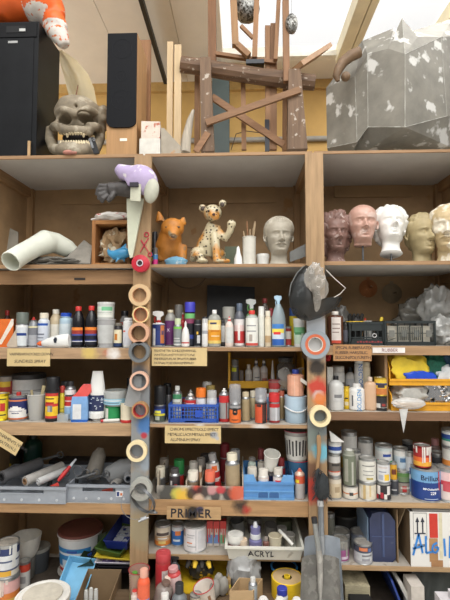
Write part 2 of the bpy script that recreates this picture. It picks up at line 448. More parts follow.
def spray(x0, x1, yt, z, d, label, body=(170, 172, 174), metal=.8, cap=None, caph=.2, capr=.92, lab=None, clearcap=False, text=None, patches=(), lz=(.06, .7), shoulder=None, group='spray cans', name='spray_can', cat='spray can', yaw=None, tilt=None, loc=None, r=None, h=None, nozzle=(230, 228, 222)):
    if loc is None: loc, r, h = spot(x0, x1, yt, z, d)
    t = put(name, label, cat, loc, group, yaw, tilt)
    bh = h * (1 - caph) if cap else h * .92
    prof = [(0, .003), (r * .86, .0), (r * .98, .002), (r, .006), (r * .97, .010), (r * .985, .012), (r * .985, bh - r * .75), (r * .93, bh - r * .62), (r * .95, bh - r * .55), (r * .8, bh - r * .3), (r * .5, bh - r * .08), (r * .44, bh), (0, bh)]
    b = NB(); n = len(prof)
    mids = [0] * (n - 1)
    for k in range(6, n - 1): mids[k] = 1
    for k in range(0, 4): mids[k] = 1
    add_lathe(b, prof, 24, 0, None, mids)
    sh = M(shoulder, .4, .3) if shoulder else STEEL
    obj('can', b, [M(body, .35, metal, var=.08), sh], t)
    rr = lambda zz: r * .985
    if lab: label_part(t, rr, bh * lz[0], min(bh - r * .78, h * lz[1]), lab, patches=patches, text=text)
    if cap:
        b = NB(); cr = r * capr; c0 = bh - r * .5; c1 = h
        add_lathe(b, [(cr, c0), (cr, c1 - .006), (cr * .93, c1), (cr * .5, c1), (cr * .45, c1 - .003), (0, c1 - .003)], 24)
        obj('cap', b, clear(cap, .45) if clearcap else M(cap, .4, var=.06), t)
        if clearcap:
            b = NB(); add_lathe(b, [(r * .25, bh), (r * .25, bh + .014), (0, bh + .014)], 12); obj('nozzle', b, M(nozzle, .5), t)
    else:
        b = NB(); add_lathe(b, [(r * .48, bh - .001), (r * .48, bh + .003), (r * .24, bh + .004), (r * .24, h), (r * .14, h + .001), (0, h + .001)], 14)
        obj('nozzle', b, M(nozzle, .5), t)
    return t
def tin(x0, x1, yt, z, d, label, lab=((1, (220, 220, 214)),), body=(176, 178, 178), lid=None, drip=None, text=None, patches=(), lz=(.07, .9), openlid=False, bail=False, group='paint tins', name='paint_tin', cat='paint tin', yaw=None, loc=None, r=None, h=None, tilt=None, full=True):
    if loc is None: loc, r, h = spot(x0, x1, yt, z, d)
    t = put(name, label, cat, loc, group, yaw, tilt)
    m = M(body, .36, .75, var=.15, scale=25)
    prof = [(0, .002), (r * .97, .002), (r, 0), (r, .004), (r * .965, .006), (r * .965, h - .008), (r, h - .006), (r, h), (r * .93, h), (r * .92, h - .006)]
    if openlid: prof += [(r * .92, .02), (0, .02)]
    b = NB(); add_lathe(b, prof, 28); obj('can', b, m, t)
    if not openlid:
        b = NB(); add_lathe(b, [(r * .92, h - .007), (r * .88, h - .002), (r * .80, h - .002), (r * .77, h - .006), (0, h - .005)], 28)
        obj('lid', b, M(lid, .45, .1, var=.2, scale=40, spots=(150, 145, 138)) if lid else M((186, 184, 178), .4, .5, var=.2, scale=40), t)
    a = PI if full else 1.4
    if lab: label_part(t, lambda q: r * .965, h * lz[0], h * lz[1], lab, -a, a, patches, text, seg=40)
    if drip:
        b = NB(); rg = random.Random(int(x0 * 13 + yt))
        for i in range(9):
            an = rg.uniform(-1.5, 1.5); w_ = rg.uniform(.05, .16); L = rg.uniform(.15, .75)
            add_lathe(b, [(r * .965 + .0022, h * (.97 - L)), (r * .965 + .003, h * (.99 - L * .8)), (r * 1.0 + .002, h - .002)], 3, 0, None, None, an - w_, an + w_)
        obj('paint_drips', b, M(drip, .35), t)
    if bail:
        b = NB(); pts = [Vector((r * 1.02 * math.cos(q), -r * .35 * abs(math.sin(q)) - .002, h * .72 - r * .95 * math.sin(q))) for q in [PI * i / 14 for i in range(15)]]
        pts = [Vector((p.x, -math.sqrt(max(0, (r * 1.02) ** 2 - p.x ** 2)) - .002, p.z)) for p in pts]
        add_tube(b, pts, .0018, 6); obj('handle', b, STEEL, t)
    return t
def bottle(x0, x1, yt, z, d, label, body=(230, 230, 226), cap=(230, 230, 226), caph=.12, capr=.42, sh=.22, neck=.3, lab=None, lz=(.1, .6), la=1.3, text=None, patches=(), alpha=None, liquid=None, lh=.6, group='bottles', name='bottle', cat='bottle', nozzle=None, yaw=None, tilt=None, oval=(1, 1), loc=None, r=None, h=None, square=False, rough=.35, base=1.0):
    if loc is None: loc, r, h = spot(x0, x1, yt, z, d)
    t = put(name, label, cat, loc, group, yaw, tilt)
    ch = h * caph; nh = h - ch; sz = nh - h * sh
    prof = [(0, .002), (r * .85 * base, 0), (r * .97 * base, .004), (r * base, .012), (r, sz * .8), (r, sz), (r * .94, sz + h * sh * .35), (r * .7, sz + h * sh * .72), (r * neck * 1.05, nh - .004), (r * neck, nh), (r * neck, h - ch * .3), (0, h - ch * .3)]
    seg = 24
    b = NB(); add_lathe(b, prof, seg, oval=oval)
    mt = M(body, rough, var=.06, scale=10) if alpha is None else clear(body, alpha)
    obj('body', b, mt, t)
    if liquid:
        b = NB(); q = interp(prof); k = .965
        pl = [(0, .005), (r * k * .95, .005), (r * k, .014)] + [(q(zz) * k, zz) for zz in [sz * .8 * min(1, lh / .6) * f for f in (.5, 1)] if zz > .015] + [(0, sz * .8 * min(1, lh / .6))]
        add_lathe(b, pl, seg, oval=oval); obj('contents', b, M(liquid, .3), t)
    if lab: label_part(t, lambda zz: r, sz * lz[0], sz * min(1, lz[1] / .6 * .85), lab, -la, la, patches, text, oval=oval)
    if cap:
        b = NB(); cr = max(r * capr, .006)
        if nozzle:
            add_lathe(b, [(cr, nh), (cr, nh + ch * .3), (cr * .75, nh + ch * .36), (cr * .3, h), (0, h)], 16)
        else:
            add_lathe(b, [(cr, nh), (cr, h - .003), (cr * .9, h), (0, h)], 18)
        obj('cap', b, M(cap, .4, var=.06), t)
    return t
def trigger_head(t, r, h0, h1, rgb, rgb2=None, s=1):
    """trigger sprayer on top of a bottle; points to the left when s = 1"""
    H = h1 - h0; m = M(rgb, .4, var=.05)
    b = NB(); add_lathe(b, [(r * .42, h0), (r * .42, h0 + H * .28), (r * .3, h0 + H * .32), (0, h0 + H * .32)], 14); obj('collar', b, M(rgb2 or rgb, .4), t)
    b = NB(); add_prism(b, [(-s * r * 1.0, -r * .28, h1 - H * .3), (-s * r * 1.0, -r * .28, h1 - H * .06), (-s * r * .3, -r * .28, h1), (s * r * .75, -r * .28, h1 - H * .06), (s * r * .85, -r * .28, h1 - H * .3), (s * r * .35, -r * .28, h1 - H * .45), (s * r * .3, -r * .28, h0 + H * .3), (-s * r * .3, -r * .28, h0 + H * .3), (-s * r * .35, -r * .28, h1 - H * .42)], (0, r * .56, 0))
    obj('trigger_head', b, m, t, bev=.0015)
    b = NB(); add_tube(b, [(-s * r * .5, 0, h1 - H * .35), (-s * r * .7, 0, h1 - H * .6), (-s * r * .62, 0, h1 - H * .85)], r * .12, 8); obj('trigger', b, M(rgb2 or rgb, .4), t)
def cup(x0, x1, yt, z, d, label, rgb=(220, 222, 222), alpha=.5, taper=.78, rim=None, lab=None, patches=(), text=None, group=None, name='plastic_cup', cat='cup', yaw=None, tilt=None, loc=None, r=None, h=None, fill=None, la=1.4, lz=(.1, .85)):
    if loc is None: loc, r, h = spot(x0, x1, yt, z, d)
    t = put(name, label, cat, loc, group, yaw, tilt)
    q = lambda zz: r * (taper + (1 - taper) * zz / h)
    th = .0015
    b = NB(); add_lathe(b, [(0, 0), (q(0), 0), (q(h) * .985, h), (q(h) * .985 - th, h), (q(0) - th, .003), (0, .003)], 26)
    obj('cup', b, M(rgb, .35, var=.08) if alpha is None else clear(rgb, alpha, .25), t)
    b = NB(); add_ring(b, (0, 0, h), r, .0024, 'Z', 28, 8); obj('rim', b, M(rim or rgb, .35, var=.05), t)
    if lab: label_part(t, lambda zz: q(zz) * .99 + .0006, h * lz[0], h * lz[1], lab, -la, la, patches, text)
    if fill:
        f = fill[1]
        b = NB(); add_lathe(b, [(0, .004), (q(0) - .003, .004), (q(h * f) - .003, h * f), (0, h * f + .004)], 22); obj('contents', b, M(fill[0], .6, var=.2), t)
    return t
def tub(x0, x1, yt, z, d, label, rgb=(228, 228, 224), lid=(228, 228, 224), lidh=.18, lab=None, patches=(), text=None, la=1.3, lz=(.12, .8), taper=.9, group='tubs', name='plastic_tub', cat='tub', yaw=None, loc=None, r=None, h=None, bail=False, tilt=None):
    if loc is None: loc, r, h = spot(x0, x1, yt, z, d)
    t = put(name, label, cat, loc, group, yaw, tilt)
    bh = h * (1 - lidh); q = lambda zz: r * .97 * (taper + (1 - taper) * zz / bh)
    b = NB(); add_lathe(b, [(0, .002), (q(0) * .95, 0), (q(0), .005), (q(bh), bh), (0, bh)], 28); obj('body', b, M(rgb, .4, var=.06), t)
    if lid:
        b = NB(); add_lathe(b, [(r * .96, bh - .004), (r, bh - .004), (r, h - .004), (r * .97, h), (r * .9, h), (r * .88, h - .004), (0, h - .003)], 28); obj('lid', b, M(lid, .42, var=.12, scale=12), t)
    if lab: label_part(t, lambda zz: q(zz), bh * lz[0], bh * lz[1], lab, -la, la, patches, text)
    if bail:
        b = NB(); rr = r * 1.01
        pts = [Vector((rr * math.sin(a), -rr * math.cos(a) - .002, bh * (.86 - .36 * math.cos(a) ** 2))) for a in [-1.5 + 3.0 * i / 16 for i in range(17)]]
        add_tube(b, pts, .0028, 7); obj('handle', b, M((226, 226, 222), .4), t)
    return t
def sheet_card(name, label, cat, c0, c1, th, m, texts, group=None, tilt=0, dy=0):
    """flat card facing the viewer between world corners c0 (top left) and c1 (bottom right), same Y; texts (body, size, fx, fz, rgb, kw)"""
    xm = (c0.x + c1.x) / 2; zm = (c0.z + c1.z) / 2; w_ = abs(c1.x - c0.x); h_ = abs(c0.z - c1.z)
    t = thing(name, label, cat, (xm, c0.y, zm - h_ / 2), (0, tilt, 0), group)
    b = NB(); add_box(b, (-w_ / 2, -th, 0), (w_ / 2, 0, h_)); obj('card', b, m, t)
    for (body, size, fx, fz, c, kw) in texts:
        k = dict(extrude=.0004, bold=-.0001, jitter=.1, align='LEFT'); k.update(kw)
        tb = stand_text(text_bm(body, size, **k), -w_ / 2 + fx * w_, -th - .0006, fz * h_); obj('lettering', tb, M(c, .6), t, sm=0)
    return t
# ================================================================ third level (bottles under the sculpture shelf)
z = ZL[2]
g = 'bottles and cans on the varnish shelf'
# orange carton
a = P(0, 347, YF + .12); c = P(14.5, 319, YF + .12)
t = thing('carton', 'orange cardboard carton at the far left of the varnish shelf', 'box', ((a.x + c.x) / 2, YF + .12, z), (0, 0, .3))
w_, h_ = .085, c.z - z
b = NB(); add_box(b, (-w_ / 2, -.04, 0), (w_ / 2, .04, h_)); obj('box', b, M((222, 108, 32), .6), t, bev=.001)
b = NB(); add_prism(b, [(-w_ / 2, -.0408, h_ * .1), (-w_ / 2 + .02, -.0408, h_ * .1), (w_ / 2, -.0408, h_ * .8), (w_ / 2, -.0408, h_), (w_ / 2 - .012, -.0408, h_)], (0, .0006, 0)); obj('label', b, M((236, 226, 210), .6), t)
bottle(2.5, 10.5, 310.5, z, .26, 'brown bottle with a red cap standing behind the orange carton', (70, 42, 36), (176, 44, 38), group=g, caph=.14, capr=.5, neck=.45)
b = NB()
p = [P(15.5, 330, YF + .05), P(6.5, 345, YF + .05), P(7.5, 347, YF + .05), P(17, 347, YF + .05)]
for q in p: q.z = max(q.z, z + .001)
add_prism(b, p, (.0, .02, 0)); o = obj('paper_scoop', b, M((196, 182, 164), .8), None, True, bev=.002); tag(o, 'pale folded paper scoop between the orange carton and the spray can', 'scoop')
spray(16, 27.5, 312.5, z, .09, 'white labelled spray can with a grey-green domed cap', (206, 210, 214), .2, (104, 112, 104), .24, 1.0, [(.9, (214, 220, 222)), (.25, (30, 60, 130)), (.5, (206, 212, 216)), (.2, (226, 228, 226))], group=g)
spray(28.5, 37.5, 317.5, z, .11, 'slim grey can with a small red nozzle', (150, 152, 156), .5, None, lab=[(1, (170, 172, 176)), (.7, (120, 122, 128)), (.15, (222, 214, 170))], nozzle=(190, 50, 44), group=g)
bottle(38, 49, 313, z, .115, 'white and blue tin with a wide cream cap', (210, 214, 218), (226, 216, 196), .16, .75, .10, .7, [(.2, (196, 208, 226)), (1.6, (206, 212, 222)), (.2, (40, 84, 170))], lz=(.02, .66), group=g, patches=((-.7, .7, .5, .56, (110, 116, 130)), (-.7, .6, .36, .4, (120, 126, 140)), (-.7, .7, .22, .26, (120, 126, 140))))
bottle(49.5, 61, 309.5, z, .18, 'beige rounded bottle with a cream cap behind the lying squeeze bottle', (206, 188, 156), (232, 226, 212), .12, .55, .2, .5, [(1, (226, 220, 206))], lz=(.25, .62), group=g)
bottle(59.5, 71.5, 313, z, .14, 'pale blue bottle with a flat bright blue cap', (176, 200, 214), (38, 76, 176), .11, .86, .09, .84, [(1, (206, 216, 220))], lz=(.1, .6), group=g)
# squeeze bottle lying on its side
Yq = YF + .031; pl = P(37, 343, Yq); pr = P(69.5, 341, Yq); L = pr.x - pl.x; R_ = .034
t = thing('squeeze_bottle', 'white squeeze bottle lying on its side with an orange tip', 'bottle', (pr.x, Yq, z + .0005), (0, 0, 0), g)
mt = Matrix.Translation((0, 0, R_ * 1.18)) @ Matrix.Rotation(rad(-90), 4, 'Y') @ Matrix.Rotation(rad(0), 4, 'X')
mt = Matrix.Translation((0, 0, .043)) @ Matrix.Rotation(rad(-96), 4, 'Y')
b = NB(); add_lathe(b, [(0, 0), (.036, 0), (.042, .008), (.041, L * .35), (.030, L * .62), (.014, L * .86), (.010, L * .88), (0, L * .88)], 24, mat=mt, oval=(1, .7)); obj('body', b, WHITEP, t)
b = NB(); add_lathe(b, [(.0145, L * .845), (.014, L * .93), (.006, L), (0, L)], 16, mat=mt); obj('cap', b, M((226, 104, 48), .4), t)
b = NB(); add_prism(b, [(-.085, -.0315, .05), (-.078, -.0315, .062), (-.068, -.0315, .062), (-.064, -.0315, .05), (-.068, -.0315, .03), (-.08, -.0315, .03)], (0, .004, 0)); obj('label', b, M((30, 36, 50), .5), t)
for x0, x1, yt, lb in ((71.8, 84, 306.5, 'black bottle with red cap and orange flame label, left of the pair'), (85, 97, 306, 'black bottle with red cap and orange flame label, right of the pair')):
    bottle(x0, x1, yt, z, .08, lb, (22, 20, 24), (196, 48, 44), .11, .48, .32, .42, [(.35, (24, 26, 40)), (.1, (206, 206, 214)), (.14, (30, 50, 120)), (.5, (20, 24, 44)), (.2, (70, 80, 150)), (.45, (150, 50, 40)), (.35, (226, 130, 50))], (.12, .60), group=g, rough=.25)
cup(97, 115, 319.5, z, .075, 'frosted measuring cup holding up a white tub', (196, 196, 196), .62, .8, name='measuring_cup', lab=[(1, (188, 190, 188))], lz=(.15, .8))
t = tub(97.5, 114.5, 302.5, P(106, 319.8, YF + .075).z + .0025, .075, 'clear tub with white and green label stacked on the frosted cup', (200, 202, 198), (206, 206, 202), .08, [(.75, (226, 228, 220)), (.35, (206, 222, 206))], ((-.2, 1.1, .62, .98, (120, 190, 146)), (-1.0, 1.0, .45, .49, (120, 130, 126)), (-1.0, 1.0, .3, .33, (140, 150, 140))), taper=.97)
bottle(113.5, 122.5, 323, z, .09, 'small dark jar with a cream label and yellow emblem', (46, 42, 46), (110, 104, 92), .12, .85, .06, .84, [(.25, (40, 60, 100)), (1, (232, 222, 190))], (.05, .62), group=g, patches=((-.3, .3, .38, .75, (196, 120, 40)),))
bottle(119.5, 129.5, 311, z, .2, 'clear bottle with a black cap behind the white bottle', (190, 192, 192), (26, 26, 28), .14, .72, .18, .66, alpha=.5, lab=[(1, (206, 206, 202)), (.3, (170, 60, 50))], lz=(.5, .8), group=g)
bottle(123, 133.5, 318, z, .075, 'plain white bottle next to the hanging tape rolls', (232, 232, 230), (236, 236, 232), .05, .8, .1, .8, group=g, lab=[(1, (214, 216, 222)), (.4, (226, 228, 232))], lz=(.1, .55), patches=((-.9, -.3, .75, .85, (206, 90, 80)),))

z = ZM[2]; g = 'bottles and cans on the tap water shelf'; g = 'bottles and cans on the middle third shelf'
t = bottle(152, 165, 322.5, z, .09, 'blue and orange labelled trigger spray bottle with white head', (226, 228, 230), None, .02, .4, .06, .5, [(.2, (40, 56, 110)), (1, (44, 60, 120)), (.5, (36, 50, 106))], (.05, .75), group=g, patches=((-.95, -.45, .0, .8, (226, 226, 226)), (.3, 1.0, .1, .95, (196, 120, 70)), (.4, .9, .5, .7, (40, 56, 110))))
hh = P(158, 311, YF + .09).z - z; trigger_head(t, .036, P(158, 322.5, YF + .09).z - z - .012, hh, (214, 212, 208), (178, 50, 48), 1)
bottle(164.5, 176, 310, z, .15, 'grey bottle with a purple label and cream cap', (150, 148, 142), (206, 196, 170), .08, .5, .22, .45, [(1, (96, 44, 96))], (.05, .75), group=g, text=('X', .026, .6, (210, 196, 214)))
spray(173.5, 182, 318.5, z, .07, 'pale grey spray can with a lime green collar', (150, 154, 152), .3, (196, 206, 170), .18, .75, [(.1, (210, 212, 208)), (1, (132, 138, 138)), (.14, (120, 200, 80))], group=g, patches=((-.8, .8, .2, .26, (200, 202, 200)), (-.8, .7, .34, .4, (200, 202, 200))))
spray(174.5, 182.5, 304.8, z, .26, 'can with a tall plain grey cap standing at the back', (150, 148, 146), .5, (140, 138, 134), .36, 1.0, group=g)
bottle(180, 185.5, 312.5, z, .15, 'slim red bottle with a pale pointed nozzle', (176, 44, 44), (206, 196, 190), .2, .4, .14, .4, group=g, nozzle=True)
bottle(181.5, 189.5, 321, z, .055, 'white sealant cartridge tapering to a nozzle with red print', (228, 226, 222), (226, 224, 218), .2, .3, .5, .3, [(1, (226, 222, 218)), (.5, (190, 60, 54))], (.1, .42), group=g, nozzle=True, cat='sealant', name='sealant_bottle')
spray(184.8, 195, 302.3, z, .1, 'tall black spray can with a violet-blue cap', (30, 30, 36), .1, (66, 66, 176), .17, 1.02, [(.35, (40, 42, 52)), (.25, (52, 70, 150)), (.7, (26, 26, 32)), (.3, (130, 60, 90)), (.3, (110, 180, 110))], lz=(.05, .82), group=g, shoulder=(30, 30, 36))
spray(193.8, 201.5, 320, z, .075, 'black can with a white figure and yellow dot', (28, 28, 32), .1, (34, 34, 38), .08, 1.0, [(1, (28, 28, 34))], lz=(.04, .9), group=g, patches=((-.3, .5, .12, .5, (196, 196, 196)), (-.4, .0, .55, .68, (226, 180, 60))))
bottle(202, 208, 317, z, .06, 'slim white tube bottle with a black cap', (216, 216, 214), (28, 28, 32), .2, .95, .04, .95, group=g, lab=[(1, (222, 222, 220)), (.3, (160, 162, 168))], lz=(.1, .5))
bottle(207.8, 221, 310, z, .08, 'clear square-shouldered bottle with an amber yellow label and white cap', (196, 196, 186), (230, 228, 224), .1, .34, .18, .32, [(.2, (226, 196, 110)), (.7, (220, 150, 40)), (.35, (236, 214, 160)), (.3, (232, 206, 130))], (.12, .86), alpha=.6, group=g, patches=((-.8, .2, .82, .9, (60, 60, 90)), (-.7, .7, .5, .56, (200, 120, 20)), (-.6, .7, .3, .34, (240, 220, 180))))
bottle(220.2, 225.5, 320, z, .13, 'narrow dark bottle with a white label behind the red-capped squeeze bottle', (60, 60, 62), (50, 50, 52), .12, .7, .1, .65, [(1, (210, 210, 206))], (.2, .8), group=g)
bottle(225.2, 233.5, 316.5, z, .055, 'pale squeeze bottle with a red pointed cap', (222, 206, 196), (196, 50, 54), .15, .42, .2, .4, [(1, (206, 206, 202))], (.2, .7), group=g, nozzle=True)
bottle(222.5, 235, 307, z, .22, 'wide grey-lidded clear jar at the back by the black sheet', (176, 174, 168), (186, 184, 176), .3, 1.0, .05, .95, alpha=.75, group=g, name='jar', cat='jar')
bottle(234.2, 244.8, 303.5, z, .12, 'red and white labelled tin with a blue-grey cap', (90, 92, 100), (86, 98, 116), .17, .56, .2, .5, [(.12, (226, 220, 218)), (.6, (196, 60, 60)), (.3, (226, 200, 196)), (.3, (220, 214, 212))], (.03, .76), group=g, patches=((-.2, .2, .2, .85, (232, 226, 222)),))
t = bottle(246, 257, 312, z, .2, 'green-necked bottle with a white trigger sprayer at the back', (110, 160, 96), None, .02, .4, .12, .45, group=g)
k = P(250, 299, YF + .2).z - z; trigger_head(t, .034, P(250, 313, YF + .2).z - z, k, (228, 230, 226), (120, 176, 110), 1)
bottle(245.8, 258.2, 310.5, z, .065, 'clear bottle with red cap and white label before the green trigger bottle', (210, 214, 210), (206, 60, 50), .11, .5, .1, .45, [(.1, (200, 80, 70)), (1, (226, 226, 218))], (.05, .75), alpha=.55, liquid=(206, 212, 208), lh=.6, group=g, patches=((-.8, .8, .7, .74, (150, 150, 150)), (-.8, .8, .5, .54, (150, 150, 150)), (-.3, .2, .15, .4, (170, 160, 150))))
bottle(258.3, 264.6, 306.5, z, .08, 'tall narrow white bottle', (222, 222, 216), (206, 208, 204), .18, .9, .04, .9, group=g, lab=[(1, (216, 216, 206))], lz=(.1, .7))
bottle(260, 270, 298.5, z, .27, 'clear decanter bottle with a red stopper at the back', (150, 140, 136), (150, 60, 60), .1, .5, .35, .35, alpha=.5, group=g)
bottle(265, 271.2, 311, z, .07, 'beige narrow bottle with a cream cap left of the glass cleaner', (206, 190, 164), (216, 208, 190), .15, .8, .06, .75, group=g, lab=[(.4, (190, 160, 120)), (1, (220, 210, 186))], lz=(.15, .7))
bottle(268.8, 274, 308.5, z, .24, 'small red-capped bottle behind the glass cleaner', (120, 80, 76), (170, 60, 66), .2, .8, .1, .7, group=g)
t = bottle(271.5, 286, 304, z, .075, 'clear blue glass cleaner spray bottle with pale blue trigger', (196, 214, 222), None, .02, .4, .45, .36, [(.5, (46, 96, 176)), (.5, (206, 220, 232)), (.35, (236, 220, 90)), (.4, (70, 130, 200))], (.08, .95), alpha=.45, liquid=(40, 110, 150), lh=.14, group=g, la=.9, patches=((-.6, .4, .5, .62, (220, 60, 60)),))
k = P(278, 295.5, YF + .075).z - z; trigger_head(t, .024, P(278, 306, YF + .075).z - z - .01, k, (176, 206, 226), None, 1)
tin(284.8, 291.5, 326.5, z, .12, 'little red tin with a white label right of the glass cleaner', [(.8, (176, 60, 58)), (1, (220, 214, 206)), (.4, (150, 50, 50))], group=g)
tub(293.5, 306, 318.5, z, .09, 'white bucket with a pale green label half behind the post', (230, 232, 228), (232, 232, 228), .14, [(1, (206, 226, 206)), (.6, (126, 190, 140))], ((-.8, .3, .55, .7, (80, 150, 96)),), group=g)
tub(289.5, 298, 308, z, .24, 'yellow and blue canister behind the white bucket', (224, 200, 60), (60, 90, 150), .2, group=g)

# hung on the back of the middle bay
q = P(188, 268, YB - .03); R_ = .155
t = thing('round_board', 'round brown wooden disc hanging flat on the back panel', 'disc', (q.x, YB - .006, q.z - R_ * .98))
b = NB(); mt = Matrix.Translation((0, 0, R_)) @ Matrix.Rotation(rad(90), 4, 'X')
add_lathe(b, [(0, .018), (R_ * .97, .018), (R_, .014), (R_, 0), (0, 0)], 48, mat=mt); obj('disc', b, M((150, 122, 88), .6, var=.2, scale=12), t)
b = NB(); add_lathe(b, [(R_ * .985, .0185), (R_ * .96, .0195), (R_ * .93, .0185)], 48, mat=mt); obj('rim_line', b, M((120, 96, 70), .6), t)
a = P(207, 287, YB - .1); c = P(255, 332, YB - .1)
b = NB(); add_prism(b, [(a.x, YB - .07, a.z + .015), (c.x, YB - .07, a.z), (c.x, YB - .12, ZM[2] + .001), (a.x, YB - .12, ZM[2] + .001)], (0, -.006, .0006))
o = obj('black_sheet', b, M((44, 44, 46), .5, var=.3, scale=8), None, True); tag(o, 'square black sheet leaning on the back panel behind the bottles', 'sheet')

# right bay, third level
z = ZR[2]; g = 'containers on the rubber shelf'
bottle(327.5, 343.5, 311.5, z, .09, 'brown resin bottle with a white cap and white label', (96, 62, 46), (222, 216, 206), .1, .42, .08, .4, [(.12, (206, 80, 60)), (1, (224, 214, 206))], (.08, .78), la=.6, group=g, patches=((-.5, .45, .72, .76, (150, 130, 120)), (-.5, .45, .55, .59, (150, 130, 120)), (-.5, .3, .4, .44, (150, 130, 120))), liquid=None, oval=(1, .8), rough=.25)
bottle(342.8, 350, 323, z, .12, 'small dark jar squeezed between the brown bottle and the black crate', (66, 64, 62), (60, 58, 54), .14, .9, .06, .85, [(1, (110, 110, 120))], (.2, .6), group=g)
b = NB(); q = P(341, 330, YF + .25); add_ball(b, (q.x, q.y, z + .105), .045, .05, .105, 4, fn=lump(4, .3, 1.6, True)); o = obj('plastic_bag', b, M((112, 110, 106), .3, alpha=.75), None, True); tag(o, 'dark grey plastic bag standing behind the brown resin bottle', 'bag')
def crate(name, label, x0, x1, yt, z, d, depth, rgb, group, nx=8, nz=3, tag_rgb=None, style='grid', lip=True, back=None, clip=None):
    """open plastic crate: base, four ribbed walls; x0..x1 the front face"""
    loc, r, h = spot(x0, x1, yt, z, d); W_ = 2 * r
    t = thing(name, label, 'crate', loc + Vector((0, 0, .0006)), (0, 0, 0), group); m = M(rgb, .45, var=.1)
    b = NB(); add_box(b, (-r + .004, .004, 0), (r - .004, depth - .004, .006)); obj('base', b, m, t)
    def wall(nm, a, c, n, hh=h):
        a = Vector(a); c = Vector(c); b = NB(); dn = (c - a).normalized(); up = Vector((0, 0, 1)); o_ = dn.cross(up)
        th = .006
        add_bar(b, a + up * (hh - .007), c + up * (hh - .007), .016, .014, (0, 0, 1))
        add_bar(b, a + up * .012, c + up * .012, .012, .02, (0, 0, 1))
        if style == 'solid':
            add_bar(b, a + up * hh / 2, c + up * hh / 2, th, hh - .012, (0, 0, 1))
        else:
            for i in range(n + 1):
                p = a + (c - a) * i / n; w2 = .012 if i in (0, n) else .005
                add_bar(b, p, p + up * (hh - .004), w2, th + .002, o_)
            for k in range(1, nz):
                add_bar(b, a + up * hh * k / nz, c + up * hh * k / nz, th, .005, (0, 0, 1))
        return obj(nm, b, m, t, bev=0)
    f = wall('front_wall', (-r, 0, 0), (r, 0, 0), nx); wall('rear_wall', (r, depth, 0), (-r, depth, 0), nx)
    wall('side_wall', (-r, depth, 0), (-r, 0, 0), max(3, int(nx * depth / W_))); wall('side_wall', (r, 0, 0), (r, depth, 0), max(3, int(nx * depth / W_)))
    return t, loc, r, h
BK = (38, 44, 44)
t, lc, r_, h_ = crate('plastic_crate', 'small black plastic crate holding gloves, left of the pair of crates', 350, 383.5, 322, z, .06, .26, BK, 'black crates', 6, 3)
fr = [o for o in t.children if o.name.startswith('front_wall')][0]
b = NB(); add_box(b, (-r_ + .015, -.006, h_ * .30), (r_ - .015, -.003, h_ * .36)); add_box(b, (-r_ + .01, -.005, h_ * .62), (r_ - .01, -.001, h_ * .95)); add_box(b, (-r_ + .01, -.005, .012), (r_ - .01, -.001, h_ * .28)); obj('rib', b, M(BK, .45), fr)
b = NB(); add_ring(b, (r_ * .45, -.008, h_ * .42), .011, .0022, 'Y'); obj('emblem', b, M((206, 206, 206), .5), fr)
b = NB(); rg = random.Random(3)
for k in range(9): x = -r_ * .6 + k * .017; add_box(b, (x, -.0075, h_ * .12), (x + .012, -.0055, h_ * .12 + .006 + .004 * (k % 2)), 0)
obj('stripe', b, M((150, 60, 60), .5), fr)
t, lc2, r2, h2 = crate('plastic_crate', 'larger black plastic crate with slotted sides, right of the pair of crates', 385.5, 435, 321, z, .05, .28, BK, 'black crates', 4, 2)
fr = [o for o in t.children if o.name.startswith('front_wall')][0]
b = NB()
for k in range(12): x = -r2 * .5 + k * r2 * .9 / 11; add_box(b, (x - .002, -.009, h2 * .22), (x + .002, -.004, h2 * .76))
add_bar(b, (-r2, -.002, h2 * .15), (-r2 * .6, -.002, h2 * .3), .004, .006); obj('rib', b, M((50, 58, 56), .45), fr)
for k in range(4): x = -r2 * .75 + k * r2 * .5; b = NB(); add_box(b, (x - .016, -.0085, h2 * .35), (x + .016, -.0045, h2 * .62)); obj('slot', b, M((110, 110, 104), .6), fr)

# contents of the crates
q = lc + Vector((-.05, .07, .009)); b = NB()
add_ball(b, (0, 0, .085), .048, .05, .085, 4, fn=lump(9, .22, 1.5))
t = thing('work_glove', 'black and yellow work glove bunched up in the small black crate', 'glove', q); obj('palm', b, M((34, 32, 30), .7, bump=.3), t)
for k in range(4):
    b = NB(); add_tube(b, [(-.035 + k * .022, -.02, .135), (-.037 + k * .024, -.026, .165), (-.035 + k * .025, -.034, .178)], .011, 8, radii=[.012, .012, .008]); obj('finger', b, M((34, 32, 30), .7), t)
b = NB(); add_ring(b, (0, -.0, .128), .05, .007, 'Z', 24, 6); obj('cuff', b, M((214, 176, 50), .6), t)
for i, x in enumerate((.012, .042)):
    t = thing('thread_spool', ('white spool in the small black crate next to the glove', 'white spool in the small black crate next to the screwdriver')[i], 'spool', lc + Vector((x, .05 + .03 * i, .008)), (0, 0, 0), 'white spools')
    b = NB(); add_lathe(b, [(0, 0), (.016, 0), (.016, .006), (.012, .008), (.012, h_ * .95), (.016, h_ * .98), (.016, h_ * 1.0), (0, h_ * 1.0)], 18); obj('spool', b, M((222, 220, 214), .6), t)
q = lc + Vector((r_ * .8, .10, .008)); t = thing('screwdriver', 'yellow-handled screwdriver poking out of the small black crate', 'screwdriver', q, (0, .28, 0))
b = NB(); add_lathe(b, [(0, 0), (.003, .003), (.003, .10), (0, .10)], 8); obj('blade', b, STEEL, t)
b = NB(); add_lathe(b, [(0, .095), (.008, .097), (.010, .11), (.008, .13), (.0105, .16), (.006, .168), (0, .168)], 12); obj('handle', b, M((210, 180, 40), .4), t)
